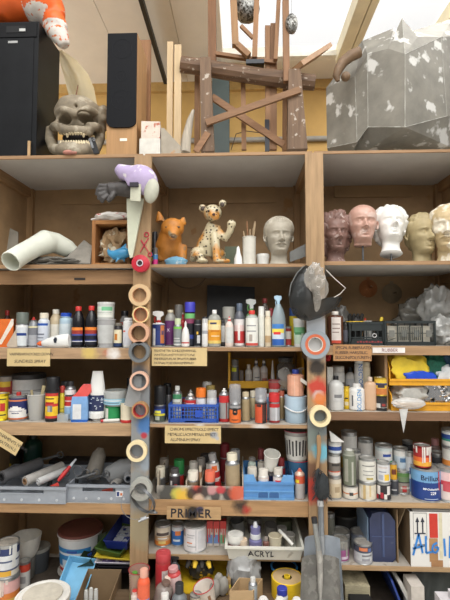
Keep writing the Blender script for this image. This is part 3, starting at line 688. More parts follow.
q = lc + Vector((r_ * .12, .12, .0)); t = thing('marker_pen', 'thin red-tipped marker standing in the small black crate', 'pen', q + Vector((0, 0, .008)), (0, .1, 0)); b = NB(); add_lathe(b, [(0, 0), (.005, 0), (.005, .15), (0, .15)], 10); obj('barrel', b, M((40, 40, 40), .5), t); b = NB(); add_lathe(b, [(.0055, .12), (.0055, .156), (0, .158)], 10); obj('cap', b, M((190, 60, 40), .5), t)
b = NB(); add_box(b, (lc2.x - r2 + .02, lc2.y + .02, z + .007), (lc2.x + r2 - .02, lc2.y + .25, z + h2 * .8)); o = obj('paper_stack', b, M((200, 194, 178), .8, stretch=(1, 1, 14), var=.2), None, True, bev=.003); tag(o, 'stack of pale papers filling the larger black crate', 'papers')
def bag(name, label, c, rx, ry, rz, seed, m, cat='bag', amp=.35, fr=1.5, group=None, sub=4, rot=None, lo=None, hi=None):
    b = NB(); add_ball(b, c, rx, ry, rz, sub, fn=lump(seed, amp, fr, True), mat=rot)
    lo = lo or (-9, -9, c[2] - rz * .95); hi = hi or (9, 9, 9)
    for v in b.verts:
        for i in range(3): v.co[i] = min(hi[i], max(lo[i], v.co[i]))
    o = obj(name, b, m, None, True, sm=60); return tag(o, label, cat, group)
CB = M((206, 206, 202), .18, var=.1, alpha=.55, spec=.8)
q = P(441, 327, YF + .16); bag('plastic_bag', 'crumpled clear plastic bag on the right end of the rubber shelf', (q.x, YF + .16, z + .075), .05, .10, .075, 11, M((190, 190, 186), .2, var=.15, alpha=.65, spec=.8))
q = P(425, 312, YF + .36); bag('plastic_bag', 'big pale crumpled plastic bag heaped behind the larger black crate', (q.x + .05, YF + .45, z + .155), .16, .09, .12, 12, M((150, 147, 138), .25, alpha=.6, spec=.8))
q = P(436, 311, YF + .25); bag('plastic_bag', 'shiny clear bag rising to a point at the right edge', (q.x + .02, YF + .27, z + .225), .09, .06, .10, 21, M((170, 170, 166), .18, var=.15, alpha=.55, spec=.8), amp=.45)
# funnel and lid hung on the back of the right bay
for px, py, R_, nm, lb, rgb in ((370, 288, .065, 'funnel', 'orange and cream funnel hung on the back panel', (168, 108, 66)), (394, 293, .072, 'funnel', 'grey plastic funnel hung on the back panel', (140, 124, 100))):
    q = P(px, py, YB - .05); t = thing(nm, lb, 'funnel', (q.x, YB - .001, q.z), (0, 0, 0), 'funnels hung on the back panel')
    mt = Matrix.Rotation(rad(90), 4, 'X')
    b = NB(); add_lathe(b, [(R_, .0), (R_, .006), (R_ * .35, .04), (R_ * .16, .05), (R_ * .12, .085), (R_ * .09, .085), (R_ * .12, .05), (R_ * .3, .038), (R_ * .94, .0)], 32, mat=mt); obj('cone', b, M(rgb, .5, var=.2, scale=10, spots=(206, 190, 160) if px < 380 else None, spotscale=14), t)
    b = NB(); add_box(b, (-.012, -.006, R_ * .9), (.012, -.001, R_ * 1.25)); obj('hanging_tab', b, M(rgb, .5), t)
# cards pinned to the shelf fronts
CARD = M((206, 182, 132), .8, var=.07, scale=8); BROWNCARD = M((176, 132, 88), .8, var=.07, scale=8)
INK = (44, 40, 44)
def card(lb, x0, y0, x1, y1, texts, m=CARD, d=-.003, tilt=0, name='card_sign'):
    return sheet_card(name, lb, 'sign', P(x0, y0, YF + d), P(x1, y1, YF + d), .002, m, texts, 'handwritten cards on the shelf edges', tilt)
card('cream card with handwriting below the varnish shelf', 7.5, 348.5, 50, 366.3, [('VARNISH/KNOCKED DOWN', .0225, .05, .68, INK, dict(shear=.12, space=.88)), ('SUNDRIES SPRAY', .026, .17, .27, INK, dict(shear=.2, space=.95))])
card('wide cream card with four handwritten lines under the middle bottles', 152, 347.8, 207, 366, [('FIXATIVE TBV SCHILDERVERF/GEL', .0195, .04, .83, INK, dict(space=.84)), ('WHITE/KUNSTSTOFF/STONE', .0195, .04, .60, INK, dict(space=.95)), ('PRIMERS/SPUITLAK SPRAYS RUBBER', .0195, .04, .38, INK, dict(space=.80)), ('PATINAS POEDER/KRIMPSPRAY', .0195, .04, .15, INK, dict(space=.86))])
card('cream card reading chrome effect with a grey paint mark', 165, 425.6, 221, 443.6, [('CHROME EFFECT/GOLD EFFECT', .0225, .09, .80, INK, dict(space=.86)), ('METALLIC LACK/METAAL EFFECT', .0225, .05, .50, INK, dict(space=.82)), ('ALUMINIUM SPRAY', .0225, .10, .2, INK, dict(space=.9))],
     m=M((206, 182, 132), .8, var=.07, scale=8, blots=[((.125, 0, .05), .022, (150, 156, 164)), ((.14, 0, .03), .012, (170, 174, 180))]))
card('brown cardboard sign reading special rubber', 333, 344.5, 371.5, 361, [('SPECIAL RUBBER/LATEX', .024, .06, .80, INK, dict(space=.8)), ('RUBBER HARS/SILIC.', .024, .05, .50, INK, dict(space=.88)), ('SILICON/POLYURETH.', .024, .05, .2, INK, dict(space=.86))], BROWNCARD)
card('narrow white label reading rubber on the shelf edge', 372.5, 347.5, 405, 353, [('RUBBER', .026, .28, .5, (120, 50, 60), dict(space=1.0))], M((222, 216, 210), .7))
t = sheet_card('card_sign', 'cream card hanging crooked at the left edge above the grey crates', 'sign', P(-12, 423, YF - .004), P(22, 438.5, YF - .004), .002, CARD, [('ORNAMENTS (WAX)', .026, .15, .68, INK, dict(space=.9)), ('MATERIALS', .024, .35, .3, INK, dict())], 'handwritten cards on the shelf edges', rad(30))
q = P(6, 438, YF - .004); t.location = (q.x - .03, YF - .004, q.z - .05)
# ================================================================ fourth level
z = ZL[3]; g = 'containers on the left spray-foam shelf'; g = 'containers on the fourth shelf at left'
tin(-6, 8, 393, z, .07, 'yellow tin with a red drop emblem at the left end of its shelf', [(1, (226, 200, 44))], body=(226, 200, 44), group=g, patches=((.3, .95, .35, .7, (190, 44, 40)), (.0, 1.1, .15, .2, (40, 40, 40)), (.1, 1.1, .85, .9, (40, 40, 40))), name='oil_tin', cat='tin')
tub(-2, 11, 376.5, z, .19, 'red canister with a yellow band and grey lid behind the yellow tin', (176, 60, 56), (150, 140, 130), .1, [(1.2, (170, 66, 60)), (.25, (216, 180, 60))], group=g, lz=(.1, .98))
tub(12.5, 44, 373.5, z, .27, 'big pale bucket with a dark rim behind the cup of sticks', (206, 204, 200), (58, 56, 56), .1, [(.08, (150, 148, 144)), (.8, (206, 206, 204)), (.06, (160, 158, 156)), (.6, (212, 210, 206))], lz=(.3, .95), taper=.95, group=g, la=1.5)
t = tin(9, 27.3, 394.5, z, .08, 'navy tin with a white house shape and a red screw cap', [(.12, (196, 110, 70)), (.2, (226, 226, 224)), (1, (34, 42, 96)), (.12, (206, 120, 80)), (.12, (40, 46, 90))], body=(150, 152, 156), group=g, patches=((-1.2, 1.2, .14, .42, (228, 226, 222)), (-.95, .95, .42, .50, (228, 226, 222)), (-.6, .6, .50, .57, (228, 226, 222)), (-.28, .28, .57, .63, (228, 226, 222)), (-.7, .7, .36, .41, (40, 50, 110)), (-.4, .4, .27, .32, (40, 50, 110))), name='varnish_tin', cat='tin')
b = NB(); hh = P(18, 394.5, YF + .08).z - z; add_lathe(b, [(.014, hh - .006), (.014, hh + .012), (.012, hh + .015), (0, hh + .015)], 18); obj('cap', b, M((190, 50, 44), .4), t)
cp = cup(27, 45.5, 394, z, .085, 'frosted plastic cup holding two wooden sticks', (196, 196, 192), .55, .72, group=g)
for i, (px0, py0, px1, py1) in enumerate(((35, 416, 31.5, 390), (38, 416, 44, 385.5))):
    Ys = YF + .085 + (.0 if i else .012); a = P(px0, py0, Ys); c = P(px1, py1, Ys)
    a.z = max(a.z, z + .006)
    b = NB(); add_bar(b, a, c, .011, .003, (0, 1, 0), .022 if i else .015, .003); o = obj('stirring_stick', b, wood((222, 202, 150), 'Z'), None, True, bev=.0008)
    tag(o, ('narrow wooden stick leaning left in the frosted cup', 'broad wooden stick leaning right in the frosted cup')[i], 'stick', 'sticks in the frosted cup')
spray(45.5, 59, 377, z, .06, 'tall black can of spray foam with a yellow and red label', (26, 26, 28), .1, (28, 28, 30), .20, .96, [(.14, (30, 30, 32)), (.16, (196, 56, 48)), (.62, (232, 190, 40)), (.2, (196, 60, 48)), (.5, (234, 196, 50)), (.2, (190, 56, 48)), (.1, (36, 36, 38))], lz=(.04, .80), patches=((-.2, .5, .3, .52, (120, 120, 120)), (-.15, .2, .3, .5, (196, 196, 196)), (-.7, .7, .58, .64, (170, 30, 30)), (-.6, .7, .74, .78, (60, 50, 30))), group=g, shoulder=(30, 30, 32))
b = NB(); a = P(59, 413, YF + .06); c = P(69.5, 420.5, YF + .06); add_box(b, (a.x, YF + .035, z + .001), (c.x, YF + .085, z + (a.z - c.z) * .95)); o = obj('clear_box', b, clear((206, 210, 210), .5), None, True, bev=.003); tag(o, 'little clear plastic box in front of the yellow can', 'box')
bottle(58, 65.5, 386, z, .11, 'narrow yellow bottle with a red and white cap behind the clear box', (220, 196, 50), (190, 70, 60), .2, .7, .14, .6, [(1, (222, 200, 60))], group=g, patches=((-.8, .8, .3, .34, (90, 90, 50)), (-.8, .8, .5, .54, (90, 90, 50))))
spray(60.5, 69.5, 381.5, z, .2, 'grey can with a black domed top behind the red and white can', (150, 150, 152), .4, (44, 44, 46), .3, 1.0, group=g)
spray(64.5, 75.5, 381.5, z, .1, 'white, red and pale blue can with a dark nozzle', (196, 202, 210), .3, (52, 50, 52), .1, .55, [(1.1, (150, 186, 220)), (.1, (226, 226, 226)), (.9, (190, 48, 46)), (.6, (226, 224, 220))], lz=(.05, .84), group=g, patches=((-.8, .8, .78, .84, (60, 60, 60)), (-.9, .9, .6, .64, (226, 200, 200))))
# blue and red bag standing on the shelf
loc, r, h = spot(72.3, 88.5, 384, z, .06)
t = thing('powder_bag', 'blue paper bag with a red folded top and a white label', 'bag', loc, (0, 0, .1))
b = NB(); rows = []
for k, (hz, w_, dd) in enumerate(((0, .95, .6), (.06, 1, .62), (.5, .98, .6), (.68, .9, .5), (.80, .82, .34), (.92, .6, .16), (1.0, .42, .05))):
    rows.append([b.verts.new((r * w_ * cx + (.006 if k > 3 else 0) * k, r * dd * cy, h * hz)) for cx, cy in ((-1, -1), (-.3, -1.12), (.35, -1.1), (1, -1), (1, 1), (-1, 1))])
for A, B_ in zip(rows, rows[1:]):
    for i in range(6): 
        f = b.faces.new([A[i], A[(i + 1) % 6], B_[(i + 1) % 6], B_[i]]); f.material_index = 1 if A is rows[0] else (2 if rows.index(A) >= 3 else 0)
b.faces.new(list(reversed(rows[0]))); b.faces.new(rows[-1])
obj('bag', b, [M((120, 160, 206), .5), M((40, 100, 190), .5), M((206, 70, 62), .5)], t, bev=.003)
b = NB(); add_box(b, (-r * .75, -r * .735, h * .08), (r * .25, -r * .70, h * .48)); obj('label', b, M((216, 218, 220), .6), t)
# upturned tube
loc, r, h = spot(88.5, 105.5, 371, z, .085)
t = thing('adhesive_tube', 'large white upturned tube with a navy label and round cap', 'tube', loc, (0, 0, 0))
b = NB(); rows = []; NS = 20
for (hz, wx, wy) in ((.13, .55, .5), (.16, .98, .72), (.22, 1, .74), (.45, .98, .68), (.7, .86, .45), (.9, .68, .2), (.97, .62, .08), (1, .6, .05)):
    rows.append([b.verts.new((r * wx * math.sin(2 * PI * i / NS), -r * wy * math.cos(2 * PI * i / NS), h * hz)) for i in range(NS)])
for A, B_ in zip(rows, rows[1:]):
    for i in range(NS): b.faces.new([A[i], A[(i + 1) % NS], B_[(i + 1) % NS], B_[i]])
b.faces.new(list(reversed(rows[0]))); b.faces.new(rows[-1]); obj('tube', b, M((228, 228, 224), .35, var=.05), t)
b = NB(); add_lathe(b, [(0, 0), (r * .5, 0), (r * .52, .004), (r * .52, h * .055), (r * .95, h * .06), (r * .95, h * .16), (r * .9, h * .17), (0, h * .17)], 22); obj('cap', b, M((226, 226, 222), .4), t)
b = NB(); rr = r * 1.0; add_lathe(b, [(r * 1.01, h * .2), (r * 1.0, h * .42), (r * .97, h * .52)], 12, 0, None, None, -1.1, 1.1, (1, .735)); rg = random.Random(5)
for i in range(12):
    an = rg.uniform(-.8, .7); zz = h * rg.uniform(.24, .48); add_lathe(b, [(r * 1.02, zz), (r * 1.02, zz + h * .02)], 3, 1, None, None, an, an + rg.uniform(.1, .35), (1, .745))
obj('label', b, [M((36, 46, 84), .5), M((196, 204, 216), .5)], t, rec=False)
# green tin and the gravel jar on top
tin(105.5, 120.5, 405.5, z, .08, 'green tin with a white label carrying the gravel jar', [(1, (36, 140, 80))], body=(40, 140, 84), group=g, patches=((-1.4, -.5, .02, .98, (216, 216, 206)),))
zz = P(112, 405.3, YF + .08).z
t = thing('gravel_jar', 'wide clear jar of gravel with a pale blue label on the green tin', 'jar', P(115.5, 405, YF + .09).xy.to_3d() + Vector((0, 0, zz + .001)))
r = (P(127, 400, YF + .09).x - P(104.5, 400, YF + .09).x) / 2; h = P(115, 390, YF + .09).z - zz
b = NB(); add_lathe(b, [(0, 0), (r * .9, 0), (r, .008), (r, h * .85), (r * .95, h), (r * .9, h), (r * .94, h * .83), (r * .94, .01), (0, .008)], 28); obj('jar', b, clear((206, 214, 216), .4), t)
b = NB(); add_lathe(b, [(0, .009), (r * .92, .009), (r * .92, h * .82), (0, h * .86)], 24); obj('gravel', b, M((176, 160, 128), .8, var=.5, scale=110, bump=.6, spots=(90, 80, 66), spotscale=90), t)
label_part(t, lambda q: r, h * .12, h * .5, [(1, (150, 196, 214))], -1.2, 1.2, ((-1, .8, .6, .8, (216, 222, 224)), (-.9, .6, .25, .4, (90, 120, 140))))
t = thing('paint_tube', 'small white tube with red print lying at the front of the shelf', 'tube', P(110, 421, YF + .03).xy.to_3d() + Vector((0, 0, z + .001)), (0, 0, .25))
mt = Matrix.Translation((-.055, 0, .0095)) @ Matrix.Rotation(rad(90), 4, 'Y')
b = NB(); add_lathe(b, [(0, 0), (.008, .002), (.0085, .015), (.0095, .018), (.0095, .09), (.009, .11), (0, .11)], 16, mat=mt, mids=[1, 1, 1, 0, 0, 0]); obj('tube', b, [M((222, 220, 212), .5), M((196, 50, 60), .4)], t)
t = cup(120.5, 134, 402.5, z, .05, 'cream cup with a red foot beside the left post', (226, 216, 190), None, .96, group=g)
b = NB(); r = (P(134, 410, YF + .05).x - P(120.5, 410, YF + .05).x) / 2; add_lathe(b, [(r * .98, 0), (r * 1.0, .003), (r * 1.0, .014), (r * .975, .016)], 24); obj('foot_band', b, M((196, 52, 50), .4), t)
bottle(126, 132, 378, z, .2, 'black-capped dark bottle behind the cream cup', (50, 50, 52), (24, 24, 26), .2, .9, .1, .8, group=g)
# strip of translucent film hanging off the post
b = NB(); Yt = YF - .034; add_prism(b, [P(131, 376, Yt), P(142, 376, Yt), P(140, 410, Yt), P(124, 405, Yt)], (0, -.001, 0)); o = obj('film_strip', b, M((170, 172, 172), .25, var=.1, alpha=.55), None, True, sm=0); tag(o, 'strip of cloudy film hanging from the left post below the pink tape', 'film')

# ---- middle bay, fourth level
z = ZM[3]; g = 'spray cans on the chrome effect shelf'
spray(154, 165.8, 386, z, .07, 'blue and yellow spray can with a broad black cap beside the blue basket', (30, 40, 90), .1, (24, 24, 26), .42, 1.02, [(.8, (70, 80, 70)), (.3, (210, 200, 60)), (.6, (40, 74, 160)), (.4, (30, 40, 80))], lz=(.04, .6), group=g, patches=((-.6, .5, .55, .72, (226, 220, 80)), (-.5, .3, .1, .35, (180, 186, 170))))
spray(163, 171.5, 383.5, z, .26, 'dark can with a silver band behind the black-capped can', (44, 44, 46), .4, (40, 40, 42), .2, .9, [(1, (50, 50, 54)), (.3, (160, 160, 160)), (.4, (46, 46, 50))], group=g)
spray(165.5, 171.5, 387, z, .17, 'grey and black can at the left rear of the blue basket', (120, 120, 120), .5, (30, 30, 32), .2, .9, group=g)
t, lc, r_, h_ = crate('plastic_basket', 'blue plastic mesh basket full of spray cans on the chrome effect shelf', 169.5, 217.5, 404.5, z, .045, .24, (44, 84, 170), None, 16, 5)
fr = [o for o in t.children if o.name.startswith('front_wall')][0]
b = NB(); add_box(b, (.01, -.007, h_ * .30), (.05, -.003, h_ * .68)); add_box(b, (-.05, -.006, 0), (.05, -.001, .01)); obj('plate', b, M((40, 78, 176), .4), fr)
g2 = 'spray cans in the blue basket'; zb = z + .0075
spray(172.5, 182, 386, zb, .11, 'white spray can with a green collar in the blue basket', (222, 222, 214), .1, (214, 214, 208), .12, .5, [(1, (222, 222, 212)), (.26, (70, 140, 96))], lz=(.05, .86), group=g2, patches=((-.9, .9, .62, .66, (150, 150, 140)), (-.9, .9, .5, .54, (150, 150, 140))))
spray(184.8, 196, 393, zb, .09, 'silver can with a red shoulder band in the blue basket', (150, 146, 142), .6, None, lab=[(.9, (140, 134, 128)), (.35, (150, 40, 40)), (.35, (196, 50, 50))], lz=(.05, .86), group=g2, patches=((-.8, .8, .8, .85, (226, 200, 200)),))
spray(195.8, 206, 388, zb, .10, 'white spray can with a bright orange cap in the blue basket', (226, 224, 224), .1, (230, 120, 40), .2, 1.0, [(1, (226, 224, 226))], lz=(.05, .8), group=g2, patches=((-.7, .6, .25, .5, (70, 50, 110)), (-.8, .8, .58, .66, (190, 90, 70))))
spray(206.5, 217, 390.5, zb, .085, 'pale grey domed spray can at the right of the blue basket', (200, 206, 212), .2, (176, 176, 174), .16, .92, [(1, (206, 210, 216))], group=g2, shoulder=(200, 204, 206))
spray(206, 215, 385.5, zb, .2, 'can with a matt gold cap at the rear of the blue basket', (170, 150, 90), .4, (168, 146, 82), .25, 1.0, group=g2)
spray(202.5, 211.5, 382, z + .0075, .255, 'can with a plain white cap at the back of the blue basket', (206, 204, 200), .2, (214, 212, 208), .2, 1.0, group=g2)
spray(181.5, 187, 399, zb, .19, 'small red can between the green-collared and silver cans', (176, 46, 44), .2, (176, 46, 44), .1, .9, group=g2)
spray(187, 194, 390, zb, .22, 'grey-topped can half hidden behind the silver can in the basket', (160, 158, 154), .4, None, group=g2)
spray(219, 229.3, 388.5, z, .08, 'silver spray can with a red shoulder standing right of the blue basket', (160, 158, 156), .7, None, lab=[(.2, (170, 40, 40)), (1, (150, 148, 146)), (.45, (190, 44, 46))], lz=(.02, .82), group=g, patches=((.3, .5, .1, .75, (120, 40, 40)),))
spray(229.3, 241, 384.5, z, .06, 'orange labelled can with a clear cap and a round black emblem', (120, 120, 122), .6, (190, 190, 192), .42, 1.0, [(1, (226, 112, 50)), (.12, (60, 60, 60)), (.2, (150, 150, 150))], lz=(.03, .60), clearcap=True, group=g, nozzle=(110, 110, 110), patches=((-.42, .42, .52, .80, (26, 24, 24)), (-.3, .3, .46, .86, (26, 24, 24)), (-.6, .6, .15, .2, (70, 40, 30))), text=('m', .017, .66, (232, 140, 90)), yaw=0)
spray(241.5, 250, 392, z, .09, 'dull gold spray can left of the cream can', (168, 150, 116), .3, (196, 180, 150), .12, .8, [(1, (160, 142, 108))], group=g)
spray(249.8, 256.5, 391, z, .16, 'cream spray can with a pale cap behind the orange and black can', (206, 190, 150), .2, (226, 218, 196), .14, .9, group=g)
spray(255, 267, 388.5, z, .06, 'orange and black labelled can with a frosted clear cap', (126, 124, 124), .5, (196, 198, 202), .26, 1.0, [(1, (206, 84, 50)), (.1, (60, 50, 50))], lz=(.03, .72), clearcap=True, group=g, patches=((.2, 1.0, .0, 1, (36, 32, 32)), (.35, .55, .1, .9, (190, 90, 60)), (-.8, .0, .8, .9, (60, 40, 36))))
bottle(265.8, 270, 394, z, .14, 'slim blue-grey bottle behind the orange cans', (110, 150, 190), (186, 190, 190), .12, .7, .1, .6, group='bottles', lab=[(1, (150, 170, 186))])
spray(269, 279.8, 393, z, .07, 'silver can with a red cap and red shoulder', (170, 170, 172), .7, (196, 48, 48), .2, 1.0, [(.15, (150, 40, 40)), (1, (176, 176, 178)), (.3, (190, 46, 46))], lz=(.03, .8), group=g, patches=((-.1, .2, .1, .8, (206, 206, 210)),))
spray(278, 285, 391, z, .14, 'brownish gold can beside the pale blue bucket', (150, 130, 96), .4, (170, 90, 70), .12, .9, group=g)
t = tub(284.3, 307.3, 395.5, z, .1, 'pale blue bucket with a white bail handle beside the right post', (176, 198, 214), None, 0, taper=.96, group='buckets', name='bucket', cat='bucket')
r = (P(307, 410, YF + .1).x - P(284.3, 410, YF + .1).x) / 2
b = NB(); add_tube(b, [(r * 1.01 * math.sin(a), -r * 1.01 * math.cos(a) - .003, .068 + .022 * math.sin(a) ** 2) for a in [-1.6 + 3.2 * i / 18 for i in range(19)]], .004, 8); obj('handle', b, M((226, 226, 224), .4), t)
zz = P(295, 396.3, YF + .1).z + .003
bottle(287.5, 304, 369.5, zz, .1, 'salmon pink bottle with a blue cap standing on the pale blue bucket', (222, 162, 134), (46, 66, 150), .16, .42, .06, .4, group='bottles', alpha=.9, lab=[(1, (226, 170, 142))], lz=(.05, .9), patches=((-.05, .02, 0, 1, (232, 190, 166)), (-.6, -.55, 0, 1, (204, 140, 112)), (.5, .55, 0, 1, (204, 140, 112))))
q = P(288, 378, YF + .12); b = NB(); rows = []
for k in range(9):
    f = k / 8; rows.append([b.verts.new(P(279 + 24 * f + 2 * math.sin(j * 2 + k), 392 - 22 * j / 6 - 3 * math.sin(f * 9 + j), YF + .17 + .008 * math.sin(k * 2.1 + j * 1.7))) for j in range(7)])
for A, B_ in zip(rows, rows[1:]):
    for j in range(6): b.faces.new([A[j], A[j + 1], B_[j + 1], B_[j]])
bmesh.ops.solidify(b, geom=b.faces[:], thickness=.0008); o = obj('plastic_bag', b, M((206, 206, 200), .2, alpha=.4, spec=.8), None, True); tag(o, 'wrinkled clear plastic bag draped behind the salmon pink bottle', 'bag')
b = NB(); add_bar(b, P(297, 377, YF + .06), P(308, 384.5, YF + .05), .02, .003, (0, 1, 0)); o = obj('paper_strip', b, M((222, 216, 204), .7), None, True); tag(o, 'short white paper strip leaning from the salmon bottle to the post', 'strip')
# yellow wall box on the fourth level
YS4 = YF + .28
YEL = M((220, 166, 40), .5, var=.1, scale=10)
A = P(228, 353, YS4); B_ = P(305, 388.5, YS4); c0 = P(231, 381, YS4)
t = thing('wall_box', 'yellow painted wooden wall box holding glue bottles behind the spray cans', 'shelf', ((A.x + B_.x) / 2, YB - .016, B_.z))
b = NB(); add_box(b, (A.x, YS4, B_.z), (B_.x, YS4 + .012, c0.z)); obj('front_board', b, YEL, t, True, bev=.002)
b = NB(); add_box(b, (A.x, YS4 + .0125, B_.z), (B_.x, YB - .016, B_.z + .012)); obj('bottom_board', b, YEL, t, True)
for xx in (A.x, B_.x - .014):
    b = NB(); add_prism(b, [(xx, YS4 + .013, B_.z + .0125), (xx, YB - .016, B_.z + .0125), (xx, YB - .016, A.z), (xx, YS4 + .04, A.z)], (.014, 0, 0)); obj('side_board', b, YEL, t, True, bev=.002)
b = NB(); add_box(b, (A.x + .0145, YB - .022, B_.z + .0125), (B_.x - .0145, YB - .016, A.z - .06)); obj('back_board', b, M((206, 156, 50), .6), t, True)
zy = B_.z + .0126; g = 'glue bottles in the yellow wall box'; dY = YS4 - YF + .055
spray(231, 238.8, 359.5, zy, dY, 'grey can with a fluorescent yellow tag in the yellow wall box', (110, 110, 112), .5, (120, 118, 116), .16, .9, [(1, (100, 100, 104))], group=g, patches=((-1, .3, .75, .98, (220, 224, 40)),))
b = NB(); q = P(241.5, 375, YF + dY); add_box(b, (q.x - .012, q.y - .012, zy + .0005), (q.x + .012, q.y + .012, q.z + .03)); o = obj('small_block', b, M((110, 100, 90), .6), None, True, bev=.006); tag(o, 'small dark bottle stub beside the tagged grey can', 'bottle')
bottle(245.2, 252, 364.5, zy, dY, 'short white bottle with a cream cap in the yellow wall box', (206, 202, 194), (222, 214, 200), .2, .5, .16, .5, [(1, (190, 186, 180))], group=g, patches=((-.8, .8, .1, .35, (120, 60, 54)),))
bottle(252.6, 260, 358.8, zy, dY, 'glue bottle with a grey pointed nozzle, left of two alike', (214, 210, 204), (90, 90, 94), .26, .5, .16, .4, [(1, (206, 204, 198))], group=g, nozzle=True, patches=((-.7, .7, .2, .3, (110, 110, 114)), (-.7, .7, .5, .6, (110, 110, 114))))
bottle(260.4, 267.6, 358.8, zy, dY, 'glue bottle with a grey pointed nozzle, right of two alike', (206, 200, 196), (96, 96, 98), .26, .5, .16, .4, [(1, (186, 172, 164))], group=g, nozzle=True, patches=((-.7, .7, .1, .5, (150, 90, 80)),))
loc, r, h = spot(270, 275.4, 360.5, zy, dY); t = thing('glue_cone', 'white pointed cone nozzle standing in the yellow wall box', 'nozzle', loc + Vector((0, 0, .0005))); b = NB(); add_lathe(b, [(0, 0), (r, 0), (r, .006), (r * .85, .008), (r * .18, h), (0, h)], 18); obj('cone', b, WHITEP, t)
bottle(276.5, 295.5, 357, zy, dY + .03, 'large clear jar with a dark lid in the yellow wall box', (150, 152, 150), (52, 52, 50), .16, .8, .2, .8, alpha=.5, group=g, name='jar', cat='jar', lab=[(1, (170, 172, 170)), (.4, (90, 90, 88))], lz=(.15, .6))
cup(268.3, 281, 380.3, z + .0005, .2, 'clear cup with a dark red rim behind the silver can', (196, 150, 146), .5, .62, rim=(160, 44, 50), lab=[(.5, (200, 196, 190)), (.3, (176, 70, 70))], lz=(.5, .95))

# ---- right bay, fourth level
z = ZR[3]; g = 'bottles on the right fourth shelf'
bag('cloth_scrap', 'red cloth scrap poking out beside the right post', P(327, 364, YF + .12).xy.to_3d() + Vector((0, 0, z + .33)), .018, .025, .05, 31, M((176, 44, 42), .8), 'cloth')
b = NB(); p = P(329, 372, YF + .1); add_box(b, (p.x - .012, YF + .09, z + .001), (p.x + .022, YF + .13, p.z + .03)); o = obj('white_carton', b, M((206, 204, 196), .7), None, True, bev=.002); tag(o, 'slim white carton under the red cloth beside the right post', 'carton')
bottle(328.5, 344, 376, z, .07, 'natural plastic bottle with a black cap and small grey label', (216, 216, 212), (30, 30, 32), .11, .36, .2, .34, [(1, (196, 196, 194))], (.42, .62), alpha=.85, group=g, la=.7, patches=((-.5, .5, .3, .6, (120, 120, 122)),))
b = NB()
zs = P(340, 387.5, YF + .2).z; x0 = XR1 + .012; x1 = P(374, 380, YF + .22).x
bottle(332, 345, 366, z, .19, 'white rectangular jar with a pale lid at the back of the shelf', (222, 220, 214), (214, 212, 206), .12, .95, .05, .95, [(.4, (220, 218, 210)), (.2, (110, 104, 100)), (.5, (222, 220, 214))], (.45, .68), group=g)
bottle(345.5, 356, 367, z, .2, 'off-white bottle with a black cap behind the white jug', (206, 202, 196), (28, 28, 30), .13, .42, .14, .4, [(1, (190, 190, 192))], (.5, .68), group=g)
bottle(355, 364.5, 360.5, z, .17, 'tall white bottle with blue vertical lettering on its side', (224, 224, 220), (226, 226, 222), .05, .95, .04, .9, [(1, (222, 222, 218))], (.05, .69), group=g, text=[('GOLDEN', .036, .74, (70, 120, 190), .1, 1)], yaw=0)
bottle(363.5, 371, 362, z, .15, 'tall cream bottle right of the blue-lettered one', (214, 200, 172), (206, 196, 176), .08, .9, .04, .9, group=g)
bottle(343.3, 350.5, 385, z, .1, 'narrow yellow bottle with a dark cap beside the white jug', (222, 184, 40), (60, 50, 46), .14, .8, .08, .8, [(1, (224, 186, 44))], group=g, patches=((-.6, .4, .15, .4, (226, 214, 180)), (-.5, .3, .6, .7, (60, 40, 30))))
bottle(349.3, 364.5, 383.5, z, .075, 'wide white jug with blue upright lettering and a white cap', (228, 226, 222), (226, 224, 220), .12, .5, .12, .5, [(1, (226, 224, 220))], (.05, .66), group=g, text=[('GOLDEN', .034, .5, (90, 150, 200), .1, 1)], patches=((-.9, -.7, .2, .8, (90, 90, 94)),), yaw=0, name='jug', cat='jug')
bottle(364.5, 376.5, 377, z, .07, 'peach coloured bottle with a ribbed white cap', (214, 178, 146), (216, 196, 176), .12, .38, .12, .36, group=g, alpha=.95, oval=(1, .8))
tin(374.5, 387.5, 395.5, z, .075, 'black and white tin at the bottom of the pair next to the yellow bin', [(.3, (40, 40, 42)), (.7, (206, 204, 198)), (.9, (44, 42, 44))], body=(60, 60, 60), group='stacked tins by the yellow bin', patches=((-.5, .6, .2, .6, (60, 60, 60)), (-.3, .3, .3, .5, (206, 60, 50))))
zt = P(381, 395.5, YF + .075).z + .0015
tin(374.5, 387.3, 377, zt, .075, 'yellow and brown tin on top of the black and white tin', [(.8, (196, 120, 60)), (.4, (230, 190, 60)), (.3, (50, 70, 120)), (.5, (224, 186, 60))], body=(200, 170, 70), group='stacked tins by the yellow bin', patches=((-.6, .5, .45, .7, (60, 50, 60)),))
for i, (px, wd, yt) in enumerate(((373.5, 3, 356), (378, 3.2, 359), (382.5, 3, 357))):
    a = P(px - wd / 2, 380, YF + .30); c = P(px + wd / 2, 380, YF + .30); b = NB(); add_box(b, (a.x, YF + .29, z + .001), (c.x, YF + .305, P(px, yt, YF + .3).z)); o = obj('wood_strip', b, wood(((150, 116, 80), (172, 136, 96), (140, 110, 78))[i], 'Z'), None, True, bev=.001)
    tag(o, ('left', 'middle', 'right')[i] + ('most' if i != 1 else '') + ' of three upright wood strips behind the stacked tins', 'wood strip', 'wood strips behind the tins')
